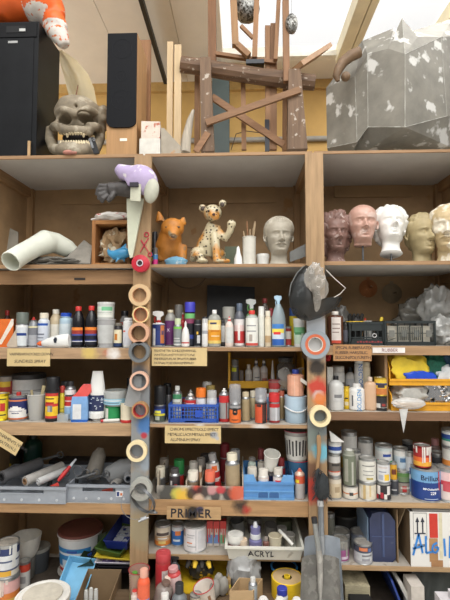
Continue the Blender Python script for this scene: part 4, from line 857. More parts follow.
def open_bin(label, x0, x1, yt, ylip, yb, zb, d, depth, rgb):
    a = P(x0, yb, YF + d); c = P(x1, yb, YF + d); zt_ = P(x0, yt, YF + d).z; zl = P((x0 + x1) / 2, ylip, YF + d).z; m = M(rgb, .45, var=.1)
    t = thing('storage_bin', label, 'bin', ((a.x + c.x) / 2, YF + d, zb), (0, 0, 0), 'yellow stacking bins'); X0, X1 = a.x, c.x; y0 = YF + d
    b = NB(); add_box(b, (X0, y0, zb), (X1, y0 + depth, zb + .006)); obj('base', b, m, t, True)
    b = NB(); add_box(b, (X0 + .006, y0, zb + .006), (X1 - .006, y0 + .006, zl)); add_bar(b, (X0, y0 - .001, zl), (X1, y0 - .001, zl), .012, .012, (0, 0, 1)); obj('front_lip', b, m, t, True)
    for x in (X0, X1 - .006):
        b = NB(); add_prism(b, [(x, y0, zb + .006), (x, y0 + depth, zb + .006), (x, y0 + depth, zt_), (x, y0 + .06, zt_), (x, y0, (zt_ + zl) / 2)], (.006, 0, 0)); add_bar(b, (x + .003, y0 + .06, zt_), (x + .003, y0 + depth, zt_), .014, .008, (0, 0, 1)); obj('side_wall', b, m, t, True)
    b = NB(); add_box(b, (X0 + .006, y0 + depth - .006, zb + .006), (X1 - .006, y0 + depth, zt_)); obj('rear_wall', b, m, t, True)
    return X0, X1, y0, zl
YB_ = (222, 160, 40)
z2 = P(420, 385.5, YF + .05).z
X0, X1, y0, zl = open_bin('lower yellow bin filled with clear film and foil', 391.5, 468, 389, 403.5, 412, z + .001, .05, .34, YB_)
open_bin('upper yellow bin stuffed with yellow, green and blue sheeting', 389.5, 468, 357, 380, 386, z2, .05, .34, YB_)
b = NB(); xx = P(389, 380, YF + .045).x; add_box(b, (xx - .022, YF + .05, z + .001), (xx - .006, YF + .35, P(389, 353.5, YF + .05).z)); o = obj('divider_board', b, wood((160, 122, 80), 'Z'), None, True, bev=.002); tag(o, 'upright wooden divider board left of the yellow bins', 'board')
ft = dict(lo=(X0 + .008, y0 + .012, z + .008), hi=(X1 - .008, y0 + .325, z2 - .004)); fu = dict(lo=(X0 + .004, y0 + .008, z2 + .008), hi=(X1 - .008, y0 + .325, z2 + .20))
bag('plastic_sheeting', 'bright yellow plastic sheeting bunched in the upper bin', P(405, 367, YF + .14).xy.to_3d() + Vector((0, 0, z2 + .085)), .09, .09, .085, 41, M((236, 206, 60), .4), 'sheeting', .35, 1.3, 'sheeting in the upper bin', lo=(X0 + .004, y0 + 0.020, z2 + .008), hi=fu['hi'])
bag('net_bag', 'dark green net bag in the middle of the upper bin', P(431, 370, YF + .16).xy.to_3d() + Vector((0, 0, z2 + .08)), .075, .08, .08, 42, M((24, 96, 76), .7, bump=.6, scale=60, var=.4), 'net', .3, 1.6, 'sheeting in the upper bin', lo=(X0 + .004, y0 + 0.034, z2 + .008), hi=fu['hi'])
bag('net_bag', 'dark teal-blue net bag at the right of the upper bin', P(450, 366, YF + .18).xy.to_3d() + Vector((0, 0, z2 + .1)), .09, .09, .09, 43, M((24, 60, 84), .7, bump=.6, scale=60, var=.4), 'net', .3, 1.6, 'sheeting in the upper bin', lo=(X0 + .004, y0 + 0.028, z2 + .008), hi=fu['hi'])
bag('plastic_sheeting', 'royal blue plastic sheeting folded over the upper bin front', P(418, 378, YF + .09).xy.to_3d() + Vector((0, 0, z2 + .04)), .085, .045, .036, 44, M((36, 80, 206), .35), 'sheeting', .3, 1.2, 'sheeting in the upper bin', lo=(X0 + .004, y0 + 0.008, z2 + .008), hi=fu['hi'])
bag('plastic_sheeting', 'white plastic sheeting at the right front of the upper bin', P(446, 376, YF + .1).xy.to_3d() + Vector((0, 0, z2 + .045)), .05, .05, .05, 45, M((216, 220, 222), .3), 'sheeting', .35, 1.5, 'sheeting in the upper bin', lo=(X0 + .004, y0 + 0.014, z2 + .008), hi=fu['hi'])
bag('plastic_bag', 'clear plastic bag slumped in the left of the lower bin', P(408, 397, YF + .16).xy.to_3d() + Vector((0, 0, z + .07)), .085, .09, .07, 46, M((206, 204, 196), .2, alpha=.75, spec=.8), 'bag', .35, 1.4, lo=(X0 + .008, y0 + 0.012, z + .008), hi=ft['hi'])
FOIL = M((206, 206, 206), .22, .95, var=.1, scale=14)
bag('foil', 'crumpled silver foil in the lower bin', P(428, 396, YF + .17).xy.to_3d() + Vector((0, 0, z + .08)), .06, .09, .07, 47, FOIL, 'foil', .55, 2.6, 'foil in the lower bin', 5, lo=(X0 + .008, y0 + 0.024, z + .008), hi=ft['hi'])
bag('foil', 'crumpled silver foil at the right edge of the lower bin', P(447, 396, YF + .16).xy.to_3d() + Vector((0, 0, z + .085)), .055, .09, .075, 48, FOIL, 'foil', .55, 2.6, 'foil in the lower bin', 5, lo=(X0 + .008, y0 + 0.018, z + .008), hi=ft['hi'])
# white film roll in the lower bin with the end hanging over the shelf
b = NB(); a = P(396, 404, YF + .022); c = P(423, 405, YF + .018); add_ball(b, (a + c) / 2 + Vector((0, .012, .004)), .085, .026, .03, 4, fn=lump(77, .12, 2.5, True))
t0 = P(400, 410, YF - .012)
add_prism(b, [P(399, 409, YF - .006), P(408, 409, YF - .006), P(403.5, 433, YF - .012)], (0, -.0015, 0))
o = obj('film_roll', b, M((220, 220, 216), .25, alpha=.62, spec=.8), None, True); tag(o, 'roll of white film on the lower bin lip, a pointed end hanging down', 'film')
# ================================================================ fifth level
z = ZL[4]
GREY = (146, 152, 160)
def tote(label, x0, x1, yt, d, depth, z):
    loc, r, h = spot(x0, x1, yt, z, d); m = M(GREY, .5, var=.08)
    t = thing('storage_tote', label, 'tote', loc + Vector((0, 0, .0006)), (0, 0, 0), 'grey totes of tools')
    b = NB(); add_box(b, (-r + .006, .006, 0), (r - .006, depth - .006, .006)); obj('base', b, m, t)
    b = NB()                                             # front wall with a long hand hole
    hx = r * .42; zh0 = h * .58; zh1 = h * .84
    add_box(b, (-r, 0, 0), (-hx - .02, .008, h)); add_box(b, (hx + .02, 0, 0), (r, .008, h)); add_box(b, (-hx - .02, 0, 0), (hx + .02, .008, zh0)); add_box(b, (-hx - .02, 0, zh1), (hx + .02, .008, h))
    add_prism(b, [(-hx - .02, -.002, zh0 - .004), (hx + .02, -.002, zh0 - .004), (hx + .02, -.002, zh0 + .004), (-hx - .02, -.002, zh0 + .004)], (0, .004, 0))
    add_box(b, (-r - .006, -.008, h - .016), (r + .006, .010, h)); obj('front_wall', b, m, t)
    b = NB(); add_box(b, (-r, depth - .008, 0), (r, depth, h)); obj('rear_wall', b, m, t)
    for x in (-r, r - .008):
        b = NB(); add_box(b, (x, .0081, 0), (x + .008, depth - .0081, h)); obj('side_wall', b, m, t)
    for i in range(5):
        x = -r * .8 + i * r * .4; b = NB(); mt = Matrix.Translation((x, 0, h * .22)) @ Matrix.Rotation(rad(90), 4, 'X'); add_lathe(b, [(0, .003), (.007, .003), (.008, 0), (0, 0)], 12, mat=mt); obj('rivet', b, M((186, 190, 194), .4), t)
    return t, loc, r, h
tA, lA, rA, hA = tote('grey plastic tote of paper rolls and guns, left of the two', -22, 65.5, 486.5, -.01, .40, z)
tB, lB, rB, hB = tote('grey plastic tote with a small printed sticker, right of the two', 67.5, 130, 484.5, .02, .40, z)
b = NB(); add_box(b, (rB * .56, -.0035, hB * .34), (rB * .78, -.0005, hB * .66)); obj('sticker', b, M((220, 220, 222), .5), tB)
b = NB(); add_box(b, (rB * .58, -.0045, hB * .38), (rB * .66, -.0035, hB * .62)); obj('sticker', b, M((40, 60, 110), .5), tB); b = NB(); add_box(b, (rB * .69, -.0045, hB * .42), (rB * .76, -.0035, hB * .55)); obj('sticker', b, M((206, 110, 50), .5), tB)
def roll(name, label, p0, p1, r, m, core=None, cat='roll', group=None):
    p0 = Vector(p0); p1 = Vector(p1); L = (p1 - p0).length
    mt = Matrix.Translation(p0) @ (p1 - p0).to_track_quat('Z', 'Y').to_matrix().to_4x4()
    ri = r * .62; b = NB(); add_lathe(b, [(ri, 0), (r, 0), (r, L), (ri, L), (ri, 0)], 24, mat=mt)
    t = thing(name, label, cat, (p0.x, p0.y, min(p0.z, p1.z) - r), (0, 0, 0), group)
    o = obj('roll', b, m, t, True)
    if core:
        b = NB(); add_lathe(b, [(ri * .7, -.004), (ri * .995, -.004), (ri * .995, L - .002), (ri * .7, L - .002), (ri * .7, -.004)], 20, mat=mt); obj('core', b, core, t, True)
    return t
zi = z + .008
def up(p, dz=0): return Vector((p.x, p.y, max(p.z, zi) + dz))
roll('paper_roll', 'pale grey roll with a brown cardboard core end facing out', P(25, 481.5, YF + .05), P(62, 466, YF + .28), .030, M((176, 172, 166), .7), M((150, 116, 84), .8), group='rolls in the left tote')
roll('film_roll', 'whitish roll lying across the grey roll in the left tote', P(38, 482, YF + .04), P(66, 470, YF + .2), .022, M((196, 196, 194), .4), M((206, 206, 206), .6), group='rolls in the left tote')
roll('film_roll', 'dark grey roll end at the far left tote', P(2, 477, YF + .06), P(40, 463, YF + .30), .036, M((96, 96, 98), .4), M((40, 40, 42), .6), group='rolls in the left tote')
def clamp_tool(label, a, c, rgb, group='clamps and caulking guns'):
    """caulking gun / clamp: bar, jaw, handle"""
    a = Vector(a); c = Vector(c); t = thing('caulking_gun', label, 'tool', (a.x, a.y, min(a.z, c.z)), (0, 0, 0), group); d = (c - a)
    u = Vector((0, 0, 1)); b = NB(); add_tube(b, [a, c], .004, 8); obj('rod', b, DSTEEL, t, True)
    b = NB(); n = d.cross(u).normalized(); w_ = u * .02
    add_tube(b, [a + d * .35 + n * .018, a + d * .95 + n * .018], .004, 6); add_tube(b, [a + d * .35 - n * .018, a + d * .95 - n * .018], .004, 6); add_ring(b, c, .02, .004, 'Y', 18, 6); obj('frame', b, DSTEEL, t, True)
    b = NB(); add_bar(b, a + d * .30, a + d * .18 - u * .045, .014, .012); add_bar(b, a + d * .36, a + d * .32 - u * .05, .008, .010); obj('handle', b, M(rgb, .45), t, True)
    return t
clamp_tool('black caulking gun lying over the rolls at the back of the left tote', up(P(14, 474, YF + .3), .05), up(P(60, 464, YF + .34), .06), (30, 30, 32))
clamp_tool('black and steel gun lying in the middle of the left tote', up(P(44, 487, YF + .14), .045), up(P(66, 482, YF + .16), .055), (40, 40, 42))
clamp_tool('steel gun with a black handle at the front of the right tote', up(P(68, 486, YF + .10), .03), up(P(96, 480, YF + .14), .045), (34, 34, 36))
clamp_tool('long steel gun frame leaning up in the right tote', up(P(82, 486, YF + .16), .03), up(P(106, 480, YF + .12), .035), (60, 60, 62))
# red-handled tool
a = P(58, 481, YF + .06); c = P(76, 459, YF + .14)
t = thing('scraper', 'red-handled tool leaning up at the right end of the left tote', 'tool', (a.x, a.y, a.z - .01))
b = NB(); add_tube(b, [a, a + (c - a) * .3, a + (c - a) * .62, a + (c - a) * .68], .012, 10, radii=[.009, .014, .011, .006]); obj('handle', b, M((190, 44, 44), .4), t, True)
b = NB(); add_bar(b, a + (c - a) * .64, c, .018, .004, (0, 1, 0), .010, .003); obj('blade', b, DSTEEL, t, True)
b = NB(); a = up(P(48, 489, YF + .03), .0); add_bar(b, a, a + Vector((.05, .03, .02)), .02, .02); o = obj('tool_grip', b, M((196, 60, 50), .5), None, True, bev=.004); tag(o, 'short red grip seen through the hand hole of the left tote', 'grip')
b = NB(); a = P(102, 492, YF + .06); add_bar(b, up(a), up(a) + Vector((.06, .02, .008)), .02, .016); o = obj('tool_grip', b, M((170, 70, 56), .5), None, True, bev=.004); tag(o, 'rust-red grip seen through the hand hole of the right tote', 'grip')
# trowel shaped grey board, clear plastic bottle in right tote
a = up(P(92, 484, YF + .2), .03); c = P(101, 448, YF + .27); b = NB(); add_tube(b, [a, a + (c - a) * .3, a + (c - a) * .8, c], .03, 14, radii=[.045, .052, .045, .02]); o = obj('sealant_bag', b, M((132, 126, 116), .6, var=.2, bump=.2), None, True); tag(o, 'grey-brown sausage-shaped sealant bag standing up in the right tote', 'sealant')
a = P(108, 475, YF + .18); c = P(136, 467, YF + .2); b = NB(); add_tube(b, [a, (a + c) / 2 + Vector((0, 0, .012)), c], .05, 16, radii=[.052, .062, .056]); o = obj('plastic_jug', b, clear((170, 172, 172), .55), None, True); tag(o, 'big clear plastic bottle lying on its side in the right tote', 'bottle')
for i, (px, py) in enumerate(((128, 482), (114, 488))):
    a = up(P(px, py, YF + .08 + .02 * i), .02); roll('cardboard_tube', ('short grey tube end at the right of the right tote', 'short pale tube end low in the right tote')[i], a, a + Vector((-.03 + .05 * i, .12, .0)), .024, M(((150, 152, 154), (160, 156, 150))[i], .5), M((52, 60, 70), .6), group='tube ends in the right tote')
b = NB(); add_ring(b, up(P(78, 479, YF + .13), .05), .03, .004, 'Y'); add_ring(b, up(P(86, 481, YF + .13), .045), .024, .0035, 'Y'); o = obj('wire_coil', b, DSTEEL, None, True); tag(o, 'tangled steel wire loops on top of the right tote', 'wire')
b = NB(); a = up(P(47, 478, YF + .42)); c = P(131, 463, YF + .42); add_box(b, (a.x, YF + .44, z + .001), (c.x, YF + .56, c.z)); o = obj('dark_case', b, M((54, 52, 52), .6), None, True, bev=.01); tag(o, 'long dark grey case at the back behind the totes', 'case')
bottle(24, 41, 434, z, .48, 'large dark green jug at the back behind the crooked card', (20, 62, 50), (60, 60, 58), .1, .4, .2, .35, group='jugs', name='jug', cat='jug')
bottle(2, 21, 445, z, .5, 'black jug with a yellow patch behind the dark roll', (36, 36, 36), (40, 40, 42), .1, .4, .2, .35, [(1, (60, 56, 36))], group='jugs', name='jug', cat='jug', patches=((-.3, .5, .3, .7, (190, 160, 50)),))

# ---- middle: the spray can box, blue crate
z = ZM[4]
a = P(157, 501, YF + .022); c = P(243.5, 486.5, YF + .022); X0, X1 = a.x, c.x
t = thing('spray_can_box', 'low wooden box with a paint-splashed front board full of spray cans', 'box', ((X0 + X1) / 2, YF + .02, z + .0005))
q = lambda px, py: (P(px, py, YF + .018).x - (X0 + X1) / 2, -.006, P(px, py, YF + .018).z - z)
b = NB(); add_box(b, (-(X1 - X0) / 2, -.008, 0), ((X1 - X0) / 2, .004, c.z - z)); obj('front_board', b, M((186, 178, 166), .55, var=.12, scale=6, blots=[(q(168, 494), .07, (56, 56, 54)), (q(178, 494), .035, (200, 190, 80)), (q(185, 497), .05, (226, 180, 56)), (q(197, 489), .03, (196, 60, 40)), (q(192, 493), .035, (44, 26, 26)), (q(203, 492), .04, (44, 26, 26)), (q(199, 499), .03, (206, 176, 150)), (q(215, 496), .035, (56, 52, 52)), (q(212, 490), .025, (196, 140, 140)), (q(228, 494), .042, (30, 26, 28)), (q(238, 492), .05, (206, 90, 60)), (q(221, 489), .025, (190, 50, 60))]), t)
b = NB(); add_box(b, (-(X1 - X0) / 2, .0045, 0), ((X1 - X0) / 2, .36, .006)); obj('bottom', b, wood((150, 118, 84), 'X'), t)
for x in (-(X1 - X0) / 2, -.085, .0, (X1 - X0) / 2 - .008):
    b = NB(); add_box(b, (x, .0045, .0065), (x + .008, .36, .14 if abs(x) > .1 else .1)); obj('divider', b, wood((196, 180, 156), 'Y'), t)
zb = z + .0075; g = 'spray cans in the wooden box'
CR = (214, 206, 186)
spray(155.2, 165.5, 466.5, z + .0005, .11, 'cream capped grey can just left of the wooden box', (90, 86, 82), .3, CR, .28, .92, [(1, (84, 82, 80))], group=g)
spray(159, 169, 458.5, zb, .27, 'grey-topped can at the left rear of the wooden box', (120, 116, 110), .4, (160, 152, 142), .2, .9, group=g)
spray(169.3, 180, 468, zb, .07, 'dark mottled can with white and red specks in the wooden box', (60, 52, 54), .2, (70, 66, 66), .12, .8, [(1, (52, 44, 48))], group=g, patches=((-.7, -.3, .5, .8, (206, 200, 196)), (.1, .6, .2, .6, (170, 50, 50)), (-.4, .1, .15, .35, (206, 200, 196))))
spray(173.8, 184.2, 459.5, zb, .16, 'can with a wide green cap and red body in the wooden box', (176, 50, 44), .2, (40, 126, 64), .38, 1.0, group=g)
spray(187.5, 198.5, 470.5, zb, .06, 'cream topped brown-gold can at the front centre of the wooden box', (130, 112, 90), .3, (222, 216, 200), .24, .95, [(1, (124, 106, 84))], group=g)
spray(198.5, 202, 466, zb, .08, 'slim brown can beside the cream topped gold can', (150, 116, 86), .3, (190, 180, 160), .15, .9, group=g)
spray(189, 198, 461.5, zb, .17, 'white domed can behind the cream topped gold can', (150, 146, 138), .4, (206, 200, 188), .22, .95, group=g)
spray(196.5, 205.5, 458, zb, .24, 'grey domed can in the rear row of the wooden box, left', (140, 136, 130), .4, (176, 170, 162), .2, .95, group=g)
spray(200, 210, 454, zb, .31, 'dark grey can at the very back of the wooden box', (70, 68, 68), .4, (66, 64, 64), .2, .95, group=g)
spray(204.8, 215.2, 470.5, zb, .06, 'black can with a coral pink cap at the front of the wooden box', (40, 38, 42), .2, (222, 110, 84), .3, 1.0, [(1, (44, 42, 48))], group=g, patches=((-.6, .5, .2, .55, (90, 96, 120)),))
spray(205.5, 213, 463.5, zb, .16, 'plain white capped can behind the coral capped can', (160, 156, 150), .4, (216, 210, 200), .24, .9, group=g)
spray(211.5, 222, 452.5, zb, .13, 'red and white labelled can leaning left in the wooden box', (206, 206, 204), .2, (150, 148, 146), .14, .75, [(.55, (190, 36, 40)), (.12, (226, 220, 214)), (.35, (190, 40, 40)), (.5, (222, 216, 210))], lz=(.1, .84), group=g, patches=((-.5, .5, .72, .92, (226, 110, 50)), (-.7, .6, .3, .36, (226, 200, 196))), tilt=(0, -.13))
spray(220, 229.5, 443.5, zb, .28, 'maroon capped dark can rising at the back of the wooden box', (70, 50, 52), .3, (120, 30, 38), .28, 1.0, [(1, (130, 40, 46))], group=g)
spray(224.5, 231, 466, zb, .14, 'narrow can with a white and red label beside the gold can', (196, 190, 184), .3, (190, 184, 176), .15, .8, group=g)
spray(226.5, 241.3, 453, zb, .07, 'large matt gold can with a cream nozzle at the right of the wooden box', (166, 150, 122), .3, (222, 214, 192), .12, .72, [(1, (160, 142, 112))], group=g, tilt=(0, -.05))
spray(230.5, 240, 449.5, zb, .22, 'dark can with a clear grey cap behind the large gold can', (70, 68, 74), .4, (150, 150, 152), .22, 1.0, group=g)
t, lc, r_, h_ = crate('plastic_crate', 'sky blue plastic crate of spray cans with a white cup on top', 243.8, 293.5, 482, z, .03, .26, (86, 140, 196), None, 6, 2, style='solid')
fr = [o for o in t.children if o.name.startswith('front_wall')][0]; bm_m = M((100, 154, 206), .45)
b = NB(); add_box(b, (-r_ - .003, -.007, h_ * .44), (r_ + .003, -.001, h_ * .52)); add_box(b, (-r_ - .003, -.007, 0), (r_ + .003, -.001, .012)); [add_prism(b, [(sx * r_, -.006, h_ * .9), (sx * r_ * .46, -.006, h_ * .9), (sx * r_ * .6, -.006, h_ * 1.42), (sx * r_, -.006, h_ * 1.42)], (0, .005, 0)) for sx in (-1, 1)]
for x in (-.42, .02): add_box(b, (r_ * x - .003, -.007, .012), (r_ * x + .003, -.001, h_ * .44)); add_box(b, (r_ * (x + .4) - .003, -.007, .012), (r_ * (x + .4) + .003, -.001, h_ * .44))
obj('rib', b, bm_m, fr)
for x in (-.22, .22):
    b = NB(); add_box(b, (r_ * x - .028, -.0075, h_ * .12), (r_ * x + .028, -.0063, h_ * .38)); 
    for i in range(4): add_box(b, (r_ * x - .026 + .014 * i, -.0085, h_ * .12), (r_ * x - .022 + .014 * i, -.0075, h_ * .38))
    obj('grille', b, M((52, 96, 150), .5), fr)
for sx in (-1, 1):
    b = NB(); add_box(b, (sx * r_ - .003, .01, h_ * .95), (sx * r_ + .003, .255, h_ * 1.42)); obj('side_lip', b, M((86, 140, 196), .45), t)
b = NB(); add_box(b, (-r_, .252, h_ * .95), (r_, .258, h_ * 1.42)); obj('rear_lip', b, M((86, 140, 196), .45), t)
g = 'spray cans in the sky blue crate'; zb = z + .0075
spray(247, 257.5, 467, zb, .08, 'cream capped can at the left front of the blue crate', (140, 134, 126), .3, (206, 200, 188), .24, .9, group=g)
spray(247, 257, 462.5, zb, .15, 'can with a pale mint ring in the blue crate', (150, 150, 144), .3, (186, 200, 190), .2, .8, group=g)
spray(248, 256.5, 457.5, zb, .22, 'grey can at the left rear of the blue crate', (140, 138, 134), .4, (150, 146, 140), .2, .8, group=g)
spray(258, 269, 469, zb, .065, 'peach can with a white and blue band at the front of the blue crate', (222, 160, 130), .1, (222, 216, 206), .14, .85, [(1, (206, 110, 90)), (.3, (226, 190, 170)), (.2, (80, 80, 130)), (.3, (216, 210, 206))], lz=(.05, .86), group=g, shoulder=(210, 206, 200))
spray(257, 266, 462, zb, .16, 'off-white can left of the cup in the blue crate', (190, 184, 174), .2, (196, 188, 176), .2, .85, group=g)
spray(266.5, 274.5, 467, zb, .14, 'navy and white can behind the red and white can', (44, 54, 106), .2, (206, 200, 196), .2, .9, group=g)
spray(273, 283.5, 468, zb, .06, 'white can with red lettering marks at the right front of the blue crate', (220, 214, 208), .1, (206, 200, 190), .14, .85, [(1, (220, 210, 206))], lz=(.05, .86), group=g, patches=((-.7, .5, .68, .86, (206, 54, 60)), (-.5, .6, .5, .62, (206, 54, 60)), (-.8, .8, .2, .4, (206, 60, 66))))
spray(277, 285.5, 458, zb, .17, 'red can at the right rear of the blue crate', (150, 44, 50), .2, (150, 60, 60), .2, .8, group=g)
spray(257.5, 264.5, 448.5, zb, .235, 'maroon topped can at the back of the blue crate beside the cup', (120, 60, 60), .3, (130, 60, 60), .25, .85, group=g)
cup(262, 278, 451, P(270, 468, YF + .11).z, .11, 'white paper cup tilted on top of the cans in the blue crate', (226, 224, 216), None, .74, tilt=(.35, .12), name='paper_cup')
spray(294.8, 305, 468.5, z, .06, 'silver can with an orange-red top and a yellow tag by the right post', (170, 168, 166), .7, None, lab=[(1, (172, 168, 166)), (.5, (206, 90, 60))], lz=(.03, .86), group='spray cans', patches=((-1.1, -.3, .7, .84, (232, 206, 50)),), shoulder=(226, 190, 170), nozzle=(222, 120, 100))
cup(287.5, 309.5, 459, z, .16, 'blue tinted mixing cup with a red rim carrying another cup', (70, 120, 160), .75, .84, rim=(176, 40, 66), name='mixing_cup', group='mixing cups')
zt = P(298, 459.5, YF + .16).z + .004
cup(284.5, 309, 430, zt, .155, 'clear mixing cup with black print and a red rim on the blue cup', (196, 196, 192), .6, .82, rim=(186, 44, 80), name='mixing_cup', group='mixing cups', patches=[(-1.2 + .3 * i, -1.05 + .3 * i, .15 + .03 * (i % 3), .85 - .05 * (i % 2), (52, 50, 52)) for i in range(8)], lab=[(1, (206, 206, 200))], lz=(.06, .86))

# ---- right: paint tins
z = ZR[4]; g = 'paint tins on the right fifth shelf'
W = (222, 220, 214)
def dz(px, py, d): return P(px, py, YF + d).z + .0012
tin(328.5, 341.5, 475.5, z, .07, 'beige labelled tin at the foot of the stack beside the right post', [(1, (206, 190, 160)), (.3, (214, 204, 186))], group=g, patches=((-.4, .4, .3, .6, (170, 150, 120)),))
tin(328, 340.5, 453, dz(335, 475.5, .07), .07, 'grey and white tin with an orange line, middle of the post-side stack', [(.3, (216, 206, 196)), (.1, (206, 90, 60)), (.8, (120, 112, 104)), (.6, (206, 204, 200))], group=g, patches=((-.7, .7, .5, .62, (60, 56, 54)),))
tin(328, 341.5, 440, dz(335, 453, .07), .08, 'blue and white tin on top of the post-side stack', [(.3, (206, 212, 218)), (.5, (46, 76, 146)), (.5, (214, 214, 210))], group=g)
b = NB(); z3 = dz(335, 440, .08); add_prism(b, [(P(330, 440, YF + .06).x, YF + .03, z3 + .002), (P(343, 440, YF + .06).x, YF + .02, z3 + .002), (P(329, 430, YF + .06).x, YF + .05, z3 + .06)], (0, .006, .0)); o = obj('scraper_card', b, M((206, 204, 198), .6), None, True); tag(o, 'white triangular spreader leaning on top of the post-side stack', 'spreader')
tin(341.5, 357.5, 431, dz(350, 470, .26), .26, 'white tin with a yellow lower band at the top of the rear stack', [(.5, (226, 190, 70)), (1, W)], group=g)
tin(341.5, 357.5, 470, z, .26, 'plain grey tin under the yellow banded tin at the rear', [(1, (150, 146, 140))], group=g)
tin(342.8, 358, 484.5, z, .075, 'white tin with an orange print band carrying the tall grey-green canister', [(.6, (216, 210, 198)), (.15, (206, 120, 60)), (.7, (222, 218, 208))], group=g, patches=((-.3, .2, .3, .6, (60, 60, 60)),))
t = bottle(343.2, 356, 449, dz(350, 484.5, .075), .075, 'tall grey-green streaked canister with a white cap on the tin', (150, 152, 138), (226, 224, 216), .1, .5, .06, .8, [(1, (112, 118, 100))], (.05, .75), group='canisters', name='canister', cat='canister', patches=((-.8, -.2, .1, .9, (160, 160, 146)), (.3, .6, .0, .8, (176, 176, 164))))
tin(352, 361, 449.5, dz(355, 480, .17), .17, 'white tin behind the streaked canister', [(1, (206, 202, 194))], group=g)
tin(352, 361, 480, z, .17, 'grey tin supporting the white tin behind the streaked canister', [(1, (176, 172, 166))], group=g)
tin(358.5, 373.5, 438.5, dz(366, 470, .25), .25, 'white tin with a maroon base band at the back of the shelf', [(.35, (130, 44, 56)), (1, (206, 202, 196))], group=g)
tin(358.5, 373.5, 470, z, .25, 'pale tin hidden under the maroon banded tin', [(1, (190, 186, 178))], group=g)
tin(359, 376.3, 481, z, .07, 'white tin with beige paint runs at the bottom of the centre stack', [(1, (214, 206, 186))], group=g, patches=((-.6, -.3, 0, 1, (196, 170, 120)), (.1, .3, .2, 1, (206, 184, 140)), (-1.2, -.9, 0, .8, (226, 222, 214))))
tin(359, 376, 457, dz(367, 481, .07), .07, 'plain whitish tin with grey print on top of the centre stack', [(1, (216, 214, 204))], group=g, patches=((-.8, .8, .75, .8, (130, 130, 126)), (-.7, .5, .5, .54, (150, 150, 146)), (-.7, .6, .3, .34, (150, 150, 146)), (-.3, .5, .1, .2, (176, 160, 90))))
tin(376.3, 391, 481.5, z, .06, 'black, white and red chequered tin at the front of the shelf', [(1, (40, 38, 42))], group=g, patches=((-1.0, -.5, .35, .95, (220, 216, 212)), (.4, .9, .35, .95, (220, 216, 212)), (-.5, -.1, .1, .5, (176, 40, 54)), (.0, .4, .05, .4, (216, 212, 206)), (-1.2, -.8, 0, .3, (176, 40, 54))))
tin(377, 390, 461.5, dz(383, 481.5, .06), .06, 'white tin with a yellow patch above the chequered tin', [(1, (216, 216, 216))], group=g, patches=((.1, .9, .08, .45, (232, 190, 60)), (-.8, .4, .55, .62, (150, 156, 170)), (-.8, .6, .8, .9, (206, 196, 190)), (-.8, -.1, .1, .4, (170, 176, 190))))
tin(375.3, 392.3, 444.5, dz(384, 463, .19), .19, 'white tin with green rim band and blue print at the top centre', [(.25, (60, 140, 96)), (.9, (222, 222, 218)), (.3, (206, 216, 214))], group=g, patches=((-.2, .8, .45, .62, (50, 80, 160)), (-.9, -.2, .15, .24, (190, 60, 60))))
tin(375.3, 392.3, 463.5, z, .19, 'grey tin holding up the green rimmed tin', [(1, (170, 170, 168))], group=g)
tin(388.8, 397, 462, dz(393, 480, .14), .14, 'yellow-orange tin behind the chequered stack', [(1, (226, 170, 50))], group=g, patches=((-.5, .6, .35, .7, (120, 60, 40)),))
tin(389.5, 398.5, 478.5, z, .13, 'dark grey tin under the yellow-orange tin', [(1, (70, 72, 78))], group=g, patches=((-.6, .6, .3, .4, (196, 196, 196)),))
tin(393.5, 408, 447.5, dz(400, 468, .20), .20, 'pale blue and white tin with a dark rim right of the green rimmed tin', [(.9, (196, 210, 220)), (.4, (226, 226, 222))], group=g, patches=((-.6, .6, .35, .6, (80, 120, 160)),))
tin(394, 411, 468.5, z, .17, 'green and grey tin with a red patch right of the dark grey tin', [(.8, (150, 140, 130)), (.5, (110, 130, 96)), (.3, (90, 130, 70))], group=g, patches=((-.4, .1, .05, .35, (180, 50, 50)), (-.8, .8, .5, .56, (60, 60, 60)), (-.6, .7, .2, .3, (206, 200, 190))))
tin(403, 413, 440.5, dz(408, 470, .33), .33, 'black tin at the back between the blue tins', [(1, (50, 50, 52))], group=g)
tin(403, 413, 470, z, .33, 'grey rear tin below the black one', [(1, (110, 108, 104))], group=g)
tin(406.5, 415.5, 452, z, .15, 'tall blue and white tin half behind the big blue tin', [(.6, (90, 120, 160)), (1, (196, 200, 204))], group=g, patches=((-.5, .3, .5, .7, (60, 90, 140)),))
t = tin(412, 440.5, 466, z, .09, 'large blue paint tin with white lettering and paint drips', [(1, (26, 60, 130)), (.62, (116, 166, 208))], group=g, lz=(.05, .94), bail=False, drip=None, yaw=0,
    text=[('Brillux', .040, .77, (24, 34, 66), -.08), ('Lacryl', .020, .60, (36, 70, 130), -.3), ('MF-Dickschicht', .015, .40, (236, 238, 242), 0), ('229', .022, .26, (236, 238, 242), .1)], patches=((.55, .68, .35, 1.0, (190, 50, 44)), (-.5, .5, .05, .07, (190, 204, 222))))
tin(413.8, 431, 444.5, dz(423, 466, .075), .08, 'red tin with white and orange dripping paint on the large blue tin', [(.5, (232, 170, 60)), (.5, (226, 110, 50)), (1, (160, 36, 36))], group=g, drip=(222, 216, 208), body=(150, 40, 40))
tin(430.5, 446, 452, z, .2, 'dark grey tin with white print behind the large blue tin', [(1.4, (90, 92, 96)), (.3, (206, 206, 204)), (.4, (60, 60, 62))], group=g, patches=((-.6, .6, .5, .62, (206, 206, 206)),))
bottle(431, 440, 438.5, dz(436, 460, .3), .3, 'pink capped bottle at the back of the right shelf', (160, 140, 136), (206, 150, 150), .3, .8, .1, .7, group='bottles')
tin(427, 441, 460, z, .3, 'dark tin beneath the pink capped bottle at the back', [(1, (76, 74, 74))], group=g)
